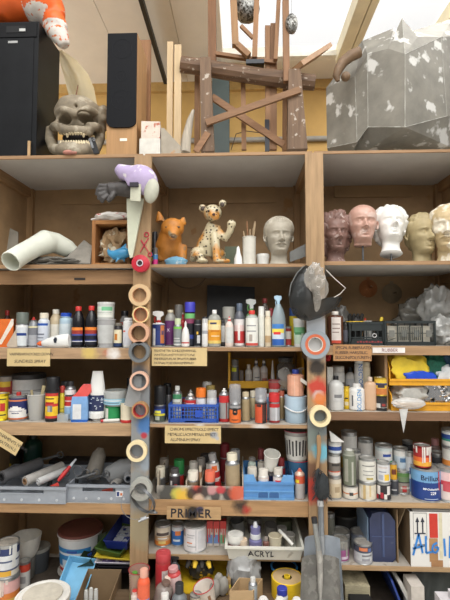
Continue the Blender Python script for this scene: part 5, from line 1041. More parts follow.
tin(438, 460, 466.5, z, .07, 'white tin with red bands at the bottom of the right edge stack', [(1, (222, 206, 200)), (.3, (196, 70, 80)), (.6, (226, 190, 190))], group=g, drip=None, patches=((-.9, .2, .3, .6, (196, 80, 90)),))
tin(443, 462, 446, dz(450, 466.5, .09), .11, 'grey and orange tin in the middle of the right edge stack', [(.5, (206, 130, 60)), (1, (196, 196, 190))], group=g)
tin(442.5, 462, 429, dz(450, 446, .11), .12, 'blue topped white tin at the top of the right edge stack', [(.5, (206, 206, 200)), (.25, (60, 140, 120)), (.5, (40, 70, 140)), (.3, (206, 210, 210))], group=g)
# ================================================================ bottom level
z = 0.0
PLN = .15
b = NB(); add_box(b, (XA + .06, 2.26, 0), (XB - .10, YF - .03, PLN)); obj('plinth', b, wood((120, 96, 70), 'X'), SHELV, True)
b = NB(); add_box(b, (XA + .06, YF - .028, 0), (XB - .06, YB - .05, PLN)); obj('plinth', b, wood((110, 88, 64), 'X'), SHELV, True)
for u, v in ((XO0, XA), (XB, XO1)): b = NB(); add_box(b, (u + .06, YF, .0005), (v - .06, YB - .05, .002)); obj('dark_floor_sheet', b, M((84, 74, 64), .8, var=.3), SHELV, True)  # added dark sheet over the bright floor to darken the outer bay bottoms
b = NB(); add_box(b, (XA - .12, 2.26, 0), (XA + .0595, YF - .03, PLN)); obj('plinth', b, wood((120, 96, 70), 'X'), SHELV, True)
g = 'tins and buckets under the grey totes'
tin(-4, 18.5, 574, 0, .10, 'pink tin with orange band and white paint runs at the bottom left', [(.35, (206, 170, 90)), (.5, (222, 130, 60)), (1, (226, 176, 170))], group=g, drip=(222, 206, 196), patches=((-.2, .4, .35, .6, (120, 70, 60)),))
tin(-4, 18, 541, dz(7, 574, .10) , .10, 'white tin with a navy splashed rim on top of the pink tin', [(.3, (214, 206, 190)), (.1, (80, 90, 120)), (.4, (216, 218, 220)), (.1, (80, 90, 120)), (.3, (220, 222, 222)), (.4, (44, 58, 104))], group=g, drip=(222, 222, 218), patches=((-.3, .9, .02, .2, (222, 170, 60)),), lid=(190, 182, 170))
tin(18.5, 29.5, 560, 0, .22, 'narrow white tin with a red top band beside the pink tin', [(1, (206, 204, 200)), (.45, (196, 70, 50))], group=g, patches=((-.3, .8, .2, .5, (150, 150, 150)),))
tub(26.5, 49, 546, 0, .42, 'dark grey bucket with a dusty grey lid behind the white bowl', (78, 82, 86), (150, 148, 140), .1, group='buckets', name='bucket', cat='bucket')
tub(14, 35, 556, 0, .33, 'plain grey pail holding up the white bowl', (130, 128, 122), None, 0, group='buckets', name='bucket', cat='bucket')
loc, r, h = spot(12, 40, 535, dz(25, 556, .33) + .002, .33)
t = thing('mixing_bowl', 'white plaster-caked rubber bowl standing on the grey pail', 'bowl', loc); b = NB()
add_lathe(b, [(0, 0), (r * .62, 0), (r * .86, h * .3), (r, h), (r * .95, h), (r * .82, h * .34), (r * .55, .008), (0, .008)], 30)
for v in b.verts:
    if v.co.z > h * .8: v.co.z += .008 * noise.noise(v.co * 30)
obj('bowl', b, M((216, 212, 202), .6, var=.1, bump=.2), t)
t = tub(15.5, 64.5, 577, 0, .0, 'large white bucket with a plaster-smeared white lid at the bottom left', (222, 220, 214), (226, 222, 214), .12, group='buckets', name='bucket', cat='bucket')
r_ = (P(64.5, 592, YF).x - P(15.5, 592, YF).x) / 2; t.location.y -= .16; t.location.x = P(40, 592, YF - .16).x * .985
ht = P(40, 577, YF).z
b = NB(); zz = ht + .0005; add_lathe(b, [(r_ * .72, zz), (r_ * .7, zz + .006), (r_ * .62, zz + .004), (0, zz + .005)], 28)
for v in b.verts: v.co.z += .004 * noise.noise(v.co * 24 + Vector((5, 0, 0)))
obj('plaster_crust', b, M((196, 188, 172), .8, var=.15, bump=.4), t)
b = NB(); add_lathe(b, [(0, 0), (.05, 0), (.054, .004), (.054, .012), (.045, .014), (0, .010)], 24, mat=Matrix.Translation((P(50, 580, YF + .2).x, YF + .22, .001))); o = obj('pot_cover', b, M((206, 206, 198), .5), None, True); tag(o, 'small white lid with paint marks lying behind the large white bucket', 'lid')
# white bucket with blue label on a squat tub
tub(59, 97, 566, 0, .40, 'squat white tub carrying the blue labelled bucket', (206, 204, 198), (196, 194, 188), .2, group='buckets', name='bucket', cat='bucket')
t = tub(58.5, 101.5, 527, dz(80, 566, .40), .40, 'white bucket with a blue label and a dusty brown-red lid', (226, 226, 224), (112, 62, 54), .05, [(.18, (206, 70, 66)), (.12, (222, 222, 222)), (1, (60, 140, 200))], ((.1, .55, .3, .45, (226, 220, 90)), (-.85, .75, .72, .82, (226, 232, 240)), (-.5, .05, .22, .52, (206, 222, 236)), (-.2, .3, .84, .93, (60, 90, 170))), lz=(.08, .72), la=.95, taper=.86, group='buckets', name='bucket', cat='bucket', yaw=-.1)
b = NB(); r_ = (P(101, 530, YF + .4).x - P(58.5, 530, YF + .4).x) / 2; hh = dz(80, 527, .4) - dz(80, 566, .4)
add_lathe(b, [(r_ * .985, hh * .88), (r_ * 1.02, hh * .89), (r_ * 1.02, hh * .93), (r_ * .985, hh * .94)], 28); obj('rim', b, M((206, 200, 196), .45), t)
# paint trays
def tray(label, px, py, Y, w_, l_, h_, rgb, rot, paint=None, zoff=0):
    q = P(px, py, Y); q.y += l_ / 2; t = thing('paint_tray', label, 'tray', q, rot, 'paint trays'); m = M(rgb, .4, var=.08)
    b = NB(); s = .86; th = .003
    lo = [(-w_ / 2 * s, -l_ / 2 * s), (w_ / 2 * s, -l_ / 2 * s), (w_ / 2 * s, l_ / 2 * s), (-w_ / 2 * s, l_ / 2 * s)]; hi = [(-w_ / 2, -l_ / 2), (w_ / 2, -l_ / 2), (w_ / 2, l_ / 2), (-w_ / 2, l_ / 2)]
    def ringv(pts, z_): return [b.verts.new((x, y, z_)) for x, y in pts]
    A = ringv(lo, 0); B_ = ringv(hi, h_); C_ = ringv([(x * 1.06, y * 1.04) for x, y in hi], h_); D = ringv([(x * 1.06, y * 1.04) for x, y in hi], h_ + th); E = ringv([(x * .985, y * .985) for x, y in hi], h_ + th); G = ringv([(x * .985, y * .985) for x, y in lo], th)
    b.faces.new(list(reversed(A))); 
    for U, V in ((A, B_), (B_, C_), (C_, D), (D, E), (E, G)):
        for i in range(4): b.faces.new([U[i], U[(i + 1) % 4], V[(i + 1) % 4], V[i]])
    b.faces.new(G); obj('tray', b, m, t)
    if paint:
        b = NB(); 
        for i in range(9):
            y = -l_ * .38 + i * l_ * .09; add_bar(b, (-w_ * .36, y, th + .004), (w_ * .36, y, th + .004), .012, .008, (0, 0, 1))
        add_box(b, (-w_ * .38, -l_ * .39, th), (w_ * .38, l_ * .39, th + .003)); obj('paint_skin', b, M(paint, .5, var=.15, spots=rgb, spotcut=.56, spotscale=40), t)
    return t
tray('deep blue paint tray with white paint splashes at the top of the tray heap', 118.5, 548.5, 2.68, .15, .28, .06, (34, 50, 130), (.12, .0, -.12), (200, 204, 210))
tray('olive green paint tray under the blue one', 112, 556, 2.66, .17, .28, .045, (74, 100, 46), (.10, .08, -.22))
tray('black paint tray with a green edge leaning at the left of the tray heap', 88, 566, 2.68, .14, .24, .045, (44, 58, 34), (.35, -.5, -.35), (30, 32, 30))
tray('yellow edged paint tray lying in the tray heap', 114, 560.5, 2.65, .22, .26, .022, (222, 196, 60), (.06, .03, -.06))
tray('white and purple stained paint tray below the yellow edged one', 114, 565.5, 2.65, .23, .26, .022, (206, 202, 214), (.05, .02, .03), (110, 90, 150))
tray('black paint tray at the bottom of the tray heap', 115, 574, 2.65, .22, .26, .045, (36, 34, 40), (.03, .0, .0))
tray('bright blue paint tray standing on edge behind the cardboard box', 82, 580, 2.70, .10, .16, .05, (44, 80, 170), (.5, -.5, -.2))
tray('sky blue paint tray tipped towards the viewer beside the blue labelled bucket', 70, 592, 2.52, .17, .22, .04, (120, 184, 220), (.7, .05, -.1))
# open cardboard box
def carton(label, corners_top, z0, m, wall=.004, name='cardboard_box', group=None, flaps=()):
    c = [Vector(p) for p in corners_top]; cx = sum((p for p in c), Vector()) / 4
    t = thing(name, label, 'box', (cx.x, cx.y, z0 + .0005), (0, 0, 0), group)
    b = NB(); ins = [p + (cx - p).normalized() * wall * 1.5 for p in c]
    A = [b.verts.new((p.x, p.y, z0 + .0005)) for p in c]; B_ = [b.verts.new(p) for p in c]; C_ = [b.verts.new((q.x, q.y, p.z)) for p, q in zip(c, ins)]; D = [b.verts.new((q.x, q.y, z0 + wall)) for q in ins]
    for U, V in ((A, B_), (B_, C_), (C_, D)):
        for i in range(4): b.faces.new([U[i], U[(i + 1) % 4], V[(i + 1) % 4], V[i]])
    b.faces.new(list(reversed(A))); b.faces.new(D); obj('box', b, m, t, True, bev=0)
    return t
KR = M((140, 116, 86), .8, var=.1, scale=8)
zt = P(104, 569, 2.62).z
ct = [P(76, 606, 2.40), P(111, 606, 2.40), P(121.5, 571, 2.62), P(88, 568.5, 2.62)]
for p in ct: p.z = zt
ct[0].x = PZ(74.5, 602, zt).x; ct[1].x = PZ(109, 602, zt).x; ct[0].y = ct[1].y = PZ(90, 602, zt).y
carton('open brown cardboard box with white tubes inside, by the left post', ct, 0, KR)
for i, (px, pt) in enumerate(((86, 590), (91, 588), (96, 589))):
    q = P(px, pt, 2.50); b = NB(); add_lathe(b, [(0, .006), (.012, .006), (.012, q.z - .01), (.009, q.z), (.009, q.z - .004), (0, q.z - .004)], 16, mat=Matrix.Translation((q.x, 2.50, 0))); o = obj('white_tube', b, M((216, 216, 210), .5), None, True)
    tag(o, ('left', 'middle', 'right')[i] + ' white tube standing in the open cardboard box', 'tube', 'white tubes in the cardboard box')
# cup with tubes in front of the left post
Yc = -.17
cup(128.5, 149, 569, PLN, Yc, 'clear cup with a dark red rim full of coloured bottles before the left post', (190, 150, 140), .55, .78, rim=(150, 44, 46), group=None)
bottle(130, 139, 572, PLN + .004, Yc + .02, 'bright green tube standing in the red-rimmed cup', (110, 180, 70), (90, 150, 60), .1, .6, .1, .5, group='bottles', patches=((-.5, .5, .3, .5, (206, 220, 190)),), lab=[(1, (116, 184, 76))], lz=(.2, .7))
bottle(137.5, 149.5, 569, PLN, Yc - .075, 'orange bottle with a salmon cap and a blue and white label leaning before the cup', (226, 96, 60), (216, 160, 140), .16, .65, .12, .6, [(.5, (206, 214, 230)), (.3, (110, 130, 200)), (.6, (222, 100, 66))], (.0, .7), group='bottles')
bottle(131, 138, 590, PLN, Yc - .075, 'small pinkish white bottle at the foot of the red-rimmed cup', (206, 190, 180), (190, 60, 56), .15, .7, .1, .7, group='bottles')
# heap in the middle
g = 'bottles heaped under the primer shelf'
Zh = PLN
spray(155.5, 170.5, 552, Zh, -.03, 'large pinkish red canister with a white emblem label', (196, 60, 66), .1, (190, 70, 74), .1, 1.0, [(1, (196, 58, 64))], lz=(.05, .85), group=g, shoulder=(200, 80, 80), patches=((.0, .8, .35, .8, (216, 206, 200)), (.2, .6, .45, .7, (60, 50, 50))), name='canister', cat='canister')
t = bottle(169, 180, 563, Zh, .0, 'dark grey spray bottle with a black trigger next to the red canister', (90, 92, 94), None, .02, .4, .2, .5, group=g)
k = P(174, 556, YF).z - Zh; trigger_head(t, .03, P(174, 564, YF).z - Zh, k, (40, 40, 42), (90, 92, 96), 1)
bottle(171, 184, 566, Zh, -.1, 'red bottle with a pale pink cap leaning right in the heap', (196, 70, 70), (206, 150, 150), .12, .75, .12, .7, [(1, (222, 190, 186))], (.25, .7), group=g, tilt=(0, -.15))
bottle(163.5, 171.5, 577, Zh, -.13, 'small red bottle with a cream cap in the heap', (190, 64, 60), (222, 206, 190), .24, .8, .1, .7, group=g)
bottle(151.5, 169, 580, Zh, -.17, 'grey-brown translucent bottle half full of brown resin', (150, 140, 132), (110, 90, 80), .1, .5, .25, .4, group=g, alpha=.75, liquid=(84, 54, 42), lh=.35, tilt=(0, .25))
bottle(160, 169.5, 593, Zh, -.22, 'white capped little bottle at the bottom edge of the heap', (206, 202, 196), (220, 218, 212), .3, .8, .1, .7, group=g)
bottle(171.5, 187, 583, Zh, -.20, 'grey bottle with a black screw cap at the front of the heap', (110, 114, 116), (44, 46, 48), .34, .55, .25, .5, group=g)
tin(190, 202, 594, Zh, -.16, 'beige tin at the bottom edge beside the red-rimmed white cup', [(1, (196, 184, 166))], group=g)
cup(198, 219, 584, Zh, -.12, 'white cup with a red rim and brown glue runs tipped to the right', (222, 212, 200), None, .72, rim=(186, 50, 54), tilt=(.12, -.3), group=None, lab=[(1, (222, 210, 196))], patches=((-.9, -.6, 0, .7, (150, 110, 80)), (-.3, .0, .1, .5, (150, 110, 80)), (.3, .6, 0, .8, (160, 120, 90))), name='glue_cup')
for i, (px, py, w_) in enumerate(((219, 584, 7), (223, 577, 6), (215, 592, 6))):
    q = P(px, py, YF - .03 - .03 * i); b = NB(); add_ball(b, (q.x, q.y, Zh + .05), .03, .03, .05, 3, fn=lump(60 + i, .2)); 
    o = obj('plaster_lump', b, M((150, 146, 138), .8), None, True); tag(o, ('grey plaster lump in front of the yellow bin side', 'grey plaster lump high against the wooden side of the yellow bin', 'lowest grey plaster lump beside the tipped cup')[i], 'plaster', 'plaster lumps in the heap')
# yellow bin behind the heap
YEL2 = M((214, 178, 40), .45, var=.1)
a = P(180, 560, YF + .22); c = P(229, 596, YF + .22)
t = thing('storage_bin', 'large yellow bin with a black and yellow tool inside under the primer shelf', 'bin', ((a.x + c.x) / 2, YF + .1, PLN))
b = NB(); add_box(b, (a.x, YF + .22, PLN + .001), (c.x, YF + .228, a.z)); obj('rear_wall', b, YEL2, t, True)
b = NB(); add_box(b, (a.x, YF - .06, PLN + .001), (c.x, YF + .2199, PLN + .007)); obj('base', b, YEL2, t, True)
b = NB(); add_box(b, (a.x - .008, YF - .06, PLN + .001), (a.x - .0005, YF + .228, a.z)); obj('side_wall', b, YEL2, t, True)
b = NB(); e = P(228, 563, YF - .05); f_ = P(233, 563, YF - .05); add_box(b, (c.x + .001, YF - .06, PLN + .001), (c.x + .018, YF + .228, P(230, 564, YF + .1).z)); obj('side_board', b, wood((186, 150, 100), 'Y', spots=(220, 200, 60)), t, True)
q = P(200, 580, YF + .08); t = thing('work_glove', 'black and yellow work glove crumpled in the yellow bin', 'glove', (q.x, q.y, PLN + .008))
b = NB(); add_ball(b, (0, 0, .07), .075, .06, .07, 4, fn=lump(71, .3, 1.8)); obj('palm', b, M((40, 38, 34), .7, bump=.3, spots=(206, 170, 40), spotscale=16, spotcut=.55), t)
for k in range(4):
    b = NB(); x = -.05 + k * .032; add_tube(b, [(x, -.03, .10), (x * 1.2, -.06, .12), (x * 1.4, -.08, .10)], .013, 8, radii=[.014, .015, .009]); obj('finger', b, M((222, 184, 50) if k % 2 else (44, 40, 36), .7), t)
q = P(196, 570, YF + .15); b = NB(); add_box(b, (q.x - .035, YF + .13, PLN + .009), (q.x + .05, YF + .19, q.z + .01)); o = obj('black_case', b, M((36, 34, 34), .5), None, True, bev=.012); tag(o, 'black plastic case standing behind the glove in the yellow bin', 'case')
# ---- primer shelf
z = ZM[5]; g = 'tins on the primer shelf'
tin(154.5, 171, 522.5, z, .13, 'beige and orange drip-stained tin at the left of the primer shelf', [(.5, (220, 130, 50)), (.5, (206, 170, 130)), (1, (216, 206, 186))], group=g, patches=((-.8, .8, .55, .72, (90, 80, 76)), (-.5, .4, .1, .25, (226, 200, 120)), (-.6, .6, .36, .44, (226, 226, 220))))
tin(171.5, 184, 523, z, .13, 'blue tin with an orange patch between the beige tin and the big white tin', [(1, (50, 110, 180)), (.3, (200, 206, 210))], group=g, patches=((-.2, .7, .55, .8, (222, 130, 70)), (-.6, .6, .2, .32, (206, 216, 226))))
t = tin(183.5, 206.5, 522.5, z, .09, 'big white dented tin with orange and grey print at the front of the primer shelf', [(1, (222, 220, 220))], lz=(.05, .93), group=g, patches=((-1.1, -.7, .6, .95, (150, 150, 150)), (-.9, -.75, .8, .92, (196, 60, 54)), (-.5, .0, .35, .40, (222, 140, 90)), (-.5, .3, .2, .24, (160, 160, 160)), (.3, .34, .05, .95, (150, 150, 156)), (.5, 1.1, .1, .9, (206, 206, 208)), (-.5, .2, .70, .74, (170, 170, 170)), (-.5, .1, .6, .63, (170, 170, 170))))
for i, (x0, x1, lb) in enumerate(((206.8, 213, 'left'), (213.4, 219.6, 'middle'), (220, 226.2, 'right'))):
    a = P(x0, 520, YF + .13); c = P(x1, 520, YF + .13); t = thing('primer_bottle', lb + ' of three red-capped primer boxes with blue and red print', 'box', ((a.x + c.x) / 2, YF + .13, z + .0005), (0, 0, .05), 'red printed boxes on the primer shelf')
    w2 = (c.x - a.x) / 2 * .95; hh = a.z - z; b = NB(); add_box(b, (-w2, -w2, 0), (w2, w2, hh)); obj('box', b, M((206, 196, 186), .5), t, bev=.002)
    b = NB(); add_box(b, (-w2 * .9, -w2 - .0012, hh * .1), (w2 * .9, -w2 - .0002, hh * .45)); obj('label', b, M((110, 140, 190) if i != 2 else (110, 170, 130), .5), t)
    b = NB(); add_box(b, (-w2 * 1.02, -w2 * 1.02 - .001, hh * .7), (w2 * 1.02, w2 * 1.02, hh * 1.005)); 
    for k in range(3): x = -w2 * .7 + k * w2 * .7; add_box(b, (x - .003, -w2 - .003, hh * (.15 + .2 * ((k + i) % 3))), (x + .003, -w2 - .0013, hh * .7))
    obj('paint_drips', b, M((196, 54, 48), .4), t)
# PRIMER board
a = P(167, 506, YF - .004); c = P(221, 519.5, YF - .004)
t = sheet_card('name_board', 'plywood board reading primer with a black spray blot', 'sign', a, c, .006, wood((206, 164, 112), 'X', blots=[((-.01, -.006, .038), .044, (26, 23, 23)), ((.035, -.006, .055), .02, (48, 50, 80))]), [('PRIMER', .066, .07, .46, (36, 34, 40), dict(bold=.0012, jitter=.06, space=1.12))])
# ---- acrylic tray
YT0 = YF - .05; zt0 = ZM[5]
rim = P(264, 549.5, YT0 - .01).z; XL_ = P(226.5, 552, YT0).x; XRt = P(303, 552, YT0).x; TD = .50
t = thing('storage_tray', 'white plastic tray marked acryl holding paint pots', 'tray', ((XL_ + XRt) / 2, YT0, zt0 + .0006)); W2 = (XRt - XL_) / 2; hh = rim - zt0
TM = M((216, 214, 202), .45, var=.06, scale=6, spots=(176, 170, 156), spotcut=.66, spotscale=12)
b = NB(); s = .95
def rr_(k, z_, yy=0): return [b.verts.new((-W2 * k, yy, z_)), b.verts.new((W2 * k, yy, z_)), b.verts.new((W2 * k, TD - yy, z_)), b.verts.new((-W2 * k, TD - yy, z_))]
A = rr_(.94, 0, .02); B1 = rr_(1, hh, 0); C1 = rr_(1.045, hh, -.014); D1 = rr_(1.045, hh + .008, -.014); E1 = rr_(.98, hh + .008, .008); G1 = rr_(.92, .005, .026)
b.faces.new(list(reversed(A)))
for U, V in ((A, B1), (B1, C1), (C1, D1), (D1, E1), (E1, G1)):
    for i in range(4): b.faces.new([U[i], U[(i + 1) % 4], V[(i + 1) % 4], V[i]])
b.faces.new(G1); obj('tray', b, TM, t, bev=.002)
tb = text_bm('ACRYL', .046, .0004, .0004, 0.0, 'CENTER', .12, 1.05); stand_text(tb, -.02, -.0, hh * .5); 
for v in tb.verts: v.co.y = -.0005 + .02 * (1 - v.co.z / hh) - .002 + (v.co.y) 
obj('lettering', tb, M((36, 36, 48), .5), t, sm=0)
g = 'paint pots in the acryl tray'; zb = zt0 + .0062
dA = -.05 + .07
tub(227.5, 243.5, 533.5, zb, dA, 'round white-lidded pot with a maroon band at the left front of the acryl tray', (216, 212, 206), (220, 218, 210), .3, [(1, (110, 50, 54))], ((-.5, .4, .2, .6, (206, 196, 190)),), lz=(.25, .85), group=g)
tub(238.5, 247.5, 539, zb, dA - .015, 'little peach pot with a cream lid in the acryl tray', (206, 150, 120), (216, 196, 170), .4, group=g)
bottle(249, 262, 522, zb, dA + .0, 'squeeze bottle of violet paint with a white pointed nozzle', (110, 108, 150), (206, 208, 210), .5, .8, .06, .75, [(1, (120, 116, 156))], (.1, .9), group=g, nozzle=True)
cup(268.5, 282, 535.5, zb, dA + .02, 'cream paint-smeared cup in the acryl tray', (216, 206, 180), None, .8, group=g)
bottle(263, 269, 537, zb, dA + .0, 'little brown-red stained bottle beside the cream cup', (130, 90, 80), (150, 140, 130), .2, .7, .1, .6, group=g)
b = NB(); add_tube(b, [P(279, 530, YT0 + .12), P(293, 545, YT0 + .05)], .010, 12); o = obj('paint_tube', b, M((216, 214, 206), .45), None, True); tag(o, 'white paint tube slanting at the right of the acryl tray', 'tube')
for i, (x0, x1, yt, dd, rgb, lb) in enumerate(((233, 247, 519, .24, (130, 130, 126), 'grey cup tipped at the left rear of the acryl tray'), (247, 262, 517, .28, (96, 84, 80), 'dark reddish pot with a pale lid behind the violet squeeze bottle'), (263, 276, 524, .2, (120, 116, 110), 'grey pot behind the cream cup'), (277, 287, 527, .16, (140, 138, 130), 'pale grey pot right of the cream cup'), (284, 293, 533, .08, (150, 146, 138), 'small grey pot at the right front of the acryl tray'), (276, 292, 519, .3, (96, 106, 84), 'olive pot at the right rear of the acryl tray'))):
    if i % 2: tub(x0, x1, yt, zb, dd, lb, rgb, (150, 148, 142) if i != 5 else (110, 116, 90), .25, group=g)
    else: cup(x0, x1, yt, zb, dd, lb, rgb, None, .75, tilt=(.1, .12 if i else -.2), group=g)
# ---- below the acryl tray
b = NB(); q = P(244, 570, YF - .02); add_ball(b, (q.x, YF + .02, PLN + .10), .075, .07, .10, 4, fn=lump(81, .25, 1.7, True)); o = obj('plastic_bag', b, M((176, 176, 174), .3, alpha=.85), None, True); tag(o, 'crumpled pale grey plastic bag under the acryl tray', 'bag')
ct = [P(230, 590, YF - .22), P(252, 590, YF - .22), P(262, 578, YF - .08), P(238, 577, YF - .08)]
zt = P(250, 580, YF - .10).z
c2 = [PZ(229.5, 591, zt), PZ(253, 591, zt), PZ(262.5, 578.5, zt), PZ(239, 577.5, zt)]
carton('small open cardboard box with a grey spray can inside, at the bottom centre', c2, PLN, M((186, 156, 116), .8, var=.08, scale=8))
spray(248.5, 257.5, 577.5, PLN + .006, -.16, 'pale grey spray can standing in the small cardboard box', (170, 176, 178), .3, (206, 206, 202), .12, .6, group='spray cans')
tub(271, 297, 567, PLN, .10, 'black pail with a blue rim behind the yellow roll', (40, 42, 44), (34, 36, 38), .1, group='buckets', name='bucket', cat='bucket')
b = NB(); r_ = (P(297, 567, YF + .1).x - P(271, 567, YF + .1).x) / 2; h_ = P(284, 567, YF + .1).z - PLN; 
add_ring(b, (P(284, 567, YF + .1).x, YF + .1, PLN + h_ + .004), r_, .006, 'Z', 32); o = bpy.data.objects[[o_.name for o_ in COL.objects if o_.get('label', '').startswith('black pail with a blue')][0]]; obj('rim', b, M((60, 130, 190), .4), o, True)
loc, r, h = spot(271.5, 303, 577, PLN, -.04)
t = thing('foam_roll', 'fat yellow roll with a tan end and a black core by the shovels', 'roll', loc)
b = NB(); add_lathe(b, [(r * .3, h - .004), (r * .3, h), (r * .93, h + .002)], 36, 0); obj('roll_end', b, M((196, 168, 124), .8, var=.1), t)
b = NB(); add_lathe(b, [(r * .94, h - .004), (r * .94, h + .006), (r, h + .004), (r, 0), (0, 0)], 36); obj('outer_wrap', b, M((236, 196, 40), .5), t)
b = NB(); add_lathe(b, [(0, h - .01), (r * .29, h - .01), (r * .29, h + .001)], 24); obj('core_hole', b, M((30, 28, 28), .6), t)
b = NB(); add_lathe(b, [(r * .20, h - .009), (r * .20, h + .008), (r * .12, h + .008), (r * .12, h - .009)], 24); obj('core_plug', b, M((236, 200, 50), .4), t)
t = thing('egg_tray', 'white moulded carton with rounded bumps at the bottom centre', 'carton', P(280, 596, YF - .245).xy.to_3d() + Vector((0, 0, PLN + .0005)))
b = NB()
for i in range(3):
    x = -.085 + i * .085; add_lathe(b, [(0, .105), (.018, .103), (.032, .08), (.04, 0), (0, 0)], 20, mat=Matrix.Translation((x, 0, 0)))
add_box(b, (-.13, -.045, 0), (.13, .045, .03)); obj('carton', b, M((214, 212, 206), .8), t)
bottle(276.5, 288, 587.5, PLN, -.165, 'bottle with a bright blue cap behind the white moulded carton', (206, 206, 202), (50, 60, 160), .3, .9, .1, .8, group='bottles')

# ---- right bay bottom shelf
z = ZR[5]; g = 'tins on the lowest right shelf'
tub(334.5, 359, 513, z, .36, 'black bucket of dried paint at the back of the lowest right shelf', (56, 54, 52), (70, 68, 62), .06, group='buckets', name='bucket', cat='bucket', lab=[(1, (60, 58, 56))], patches=((-.2, .3, .1, .4, (206, 200, 196)), (.2, .5, .1, .3, (60, 90, 150))))
tin(326, 335, 513, z, .2, 'grey-green tin half hidden behind the post', [(.5, (150, 146, 110)), (1, (120, 120, 110))], group=g)
tin(330.5, 350, 530, z, .20, 'tin with a splattered rim behind the purple labelled tin', [(1, (120, 122, 124))], group=g, lid=(150, 146, 138), drip=(196, 192, 186))
tin(331.5, 349, 537.5, z, .08, 'tin with a purple label beside the shovels', [(1.1, (150, 80, 130)), (.7, (120, 120, 124))], group=g, lid=(140, 136, 128), patches=((-.3, .6, .1, .25, (206, 190, 206)),), drip=(150, 148, 140))
tin(351, 370, 530.5, z, .2, 'grey tin with a blue streaked rim behind the front grey tin', [(.9, (150, 152, 156)), (.4, (120, 126, 140))], group=g, lid=(156, 152, 146), drip=(170, 176, 190))
tin(354, 372.3, 541, z, .06, 'grey tin with a white label and dark splashed top at the shelf front', [(.25, (176, 176, 180)), (.9, (196, 198, 200)), (.7, (70, 74, 90))], group=g, lid=(160, 154, 146), patches=((-.3, .9, .42, .52, (120, 120, 124)), (-.6, .3, .75, .95, (206, 120, 80)), (.4, .8, .7, .9, (90, 110, 160)), (-.3, .6, .15, .3, (150, 150, 156))))
# blue case
loc, r, h = spot(370.5, 396, 512, z, .05); t = thing('jerrycan', 'dusty navy blue plastic case standing upright next to the white box', 'case', loc, (0, 0, .0))
b = NB(); prof = [(-r, .02), (-r + .02, 0), (r - .02, 0), (r, .02), (r, h * .82), (r - .03, h * .97), (r - .06, h), (-r + .05, h), (-r + .015, h * .96), (-r, h * .85)]
add_prism(b, [(x, 0, zz) for x, zz in prof], (0, .30, 0)); obj('shell', b, M((44, 54, 88), .35, var=.25, scale=6, spots=(104, 108, 120), spotcut=.58, spotscale=6), t, bev=.012)
b = NB(); add_box(b, (-r * .05, -.004, .03), (r * .12, .0, h * .97)); add_box(b, (-r * .85, -.003, h * .5), (r * .85, .0, h * .515)); obj('rib', b, M((62, 78, 118), .35), t)
b = NB(); add_prism(b, [(-r - .004, .02, h * .3), (-r - .004, .26, h * .3), (-r - .004, .26, h * .95), (-r - .004, .02, h * .85)], (-.003, 0, 0)); obj('side_sheet', b, M((160, 186, 216), .4), t)
b = NB(); a = P(397.5, 510, YF + .06); add_box(b, (a.x - .012, YF + .04, z + .001), (a.x - .007, YF + .38, a.z + .01)); o = obj('cardboard_sheet', b, KR, None, True); tag(o, 'thin brown cardboard sheet standing right of the navy case', 'cardboard')
# white box
x0 = P(411, 567, YF + .01).x; x1 = P(470, 567, YF + .01).x; ht = P(430, 512, YF + .01).z; y0 = YF + .008; BW = x1 - x0; hh = ht - z
t = thing('cardboard_box', 'large white cardboard box marked in blue with red and brown tape', 'box', (x0, y0, z + .0006))
WB = M((224, 222, 216), .75, var=.04, scale=5)
b = NB(); add_box(b, (0, 0, 0), (BW, .004, hh)); add_box(b, (0, .0041, 0), (.004, .45, hh)); add_box(b, (BW - .004, .0041, 0), (BW, .45, hh)); add_box(b, (.0041, .446, 0), (BW - .0041, .45, hh)); add_box(b, (.0041, .0041, 0), (BW - .0041, .4459, .004)); obj('box', b, WB, t)
b = NB(); add_prism(b, [(-.0008, .004, .002), (-.0008, .449, .002), (-.0008, .449, hh - .002), (-.0008, .004, hh - .002)], (-.0008, 0, 0)); obj('bare_side', b, M((110, 90, 66), .8), t)
q = lambda px, py: (P(px, py, y0).x - x0, P(px, py, y0).z - z)
f0 = P(397, 518, YF + .3); b = NB(); add_prism(b, [(-.003, .05, hh), (-.003, .36, hh), (-.055, .33, hh - .13), (-.045, .10, hh - .16)], (-.0025, 0, .0)); obj('flap', b, M((190, 164, 130), .8), t)
b = NB(); add_prism(b, [(.02, .012, hh + .001), (BW * .9, .012, hh + .001), (BW * .9, .2, hh + .03), (.03, .2, hh + .02)], (0, 0, .003)); obj('flap', b, WB, t)
def rect(px0, py0, px1, py1, rgb, nm, off=.0006):
    a = q(px0, py0); c = q(px1, py1); b = NB(); add_box(b, (a[0], -off - .0005, max(.001, c[1])), (c[0], -off, a[1])); obj(nm, b, M(rgb, .5), t)
rect(429, 513.5, 438, 538, (196, 54, 40), 'red_tape'); rect(429, 538.3, 438.2, 562, (170, 128, 84), 'brown_tape'); rect(431, 560, 443, 567, (160, 118, 78), 'brown_tape', .0013); rect(438.4, 513, 443, 559, (214, 206, 176), 'masking_tape')
a = q(413, 513); c = q(427, 540)
b = NB()
for (u0, v0, u1, v1) in ((a[0], a[1], c[0], a[1]), (c[0], a[1], c[0], c[1]), (a[0], c[1], a[0], a[1])):
    add_bar(b, (u0, -.001, v0), (u1, -.001, v1), .0012, .0015, (0, 1, 0))
for k in (0, 1):
    x = q(417.2 + 5.2 * k, 520)[0]; zt_ = q(417, 517)[1]; zb_ = q(417, 533)[1]
    add_prism(b, [(x, -.002, zt_), (x - .011, -.002, zt_ - .028), (x + .011, -.002, zt_ - .028)], (0, .0015, 0)); add_bar(b, (x, -.0012, zt_ - .027), (x, -.0012, zb_), .007, .0015, (0, 1, 0))
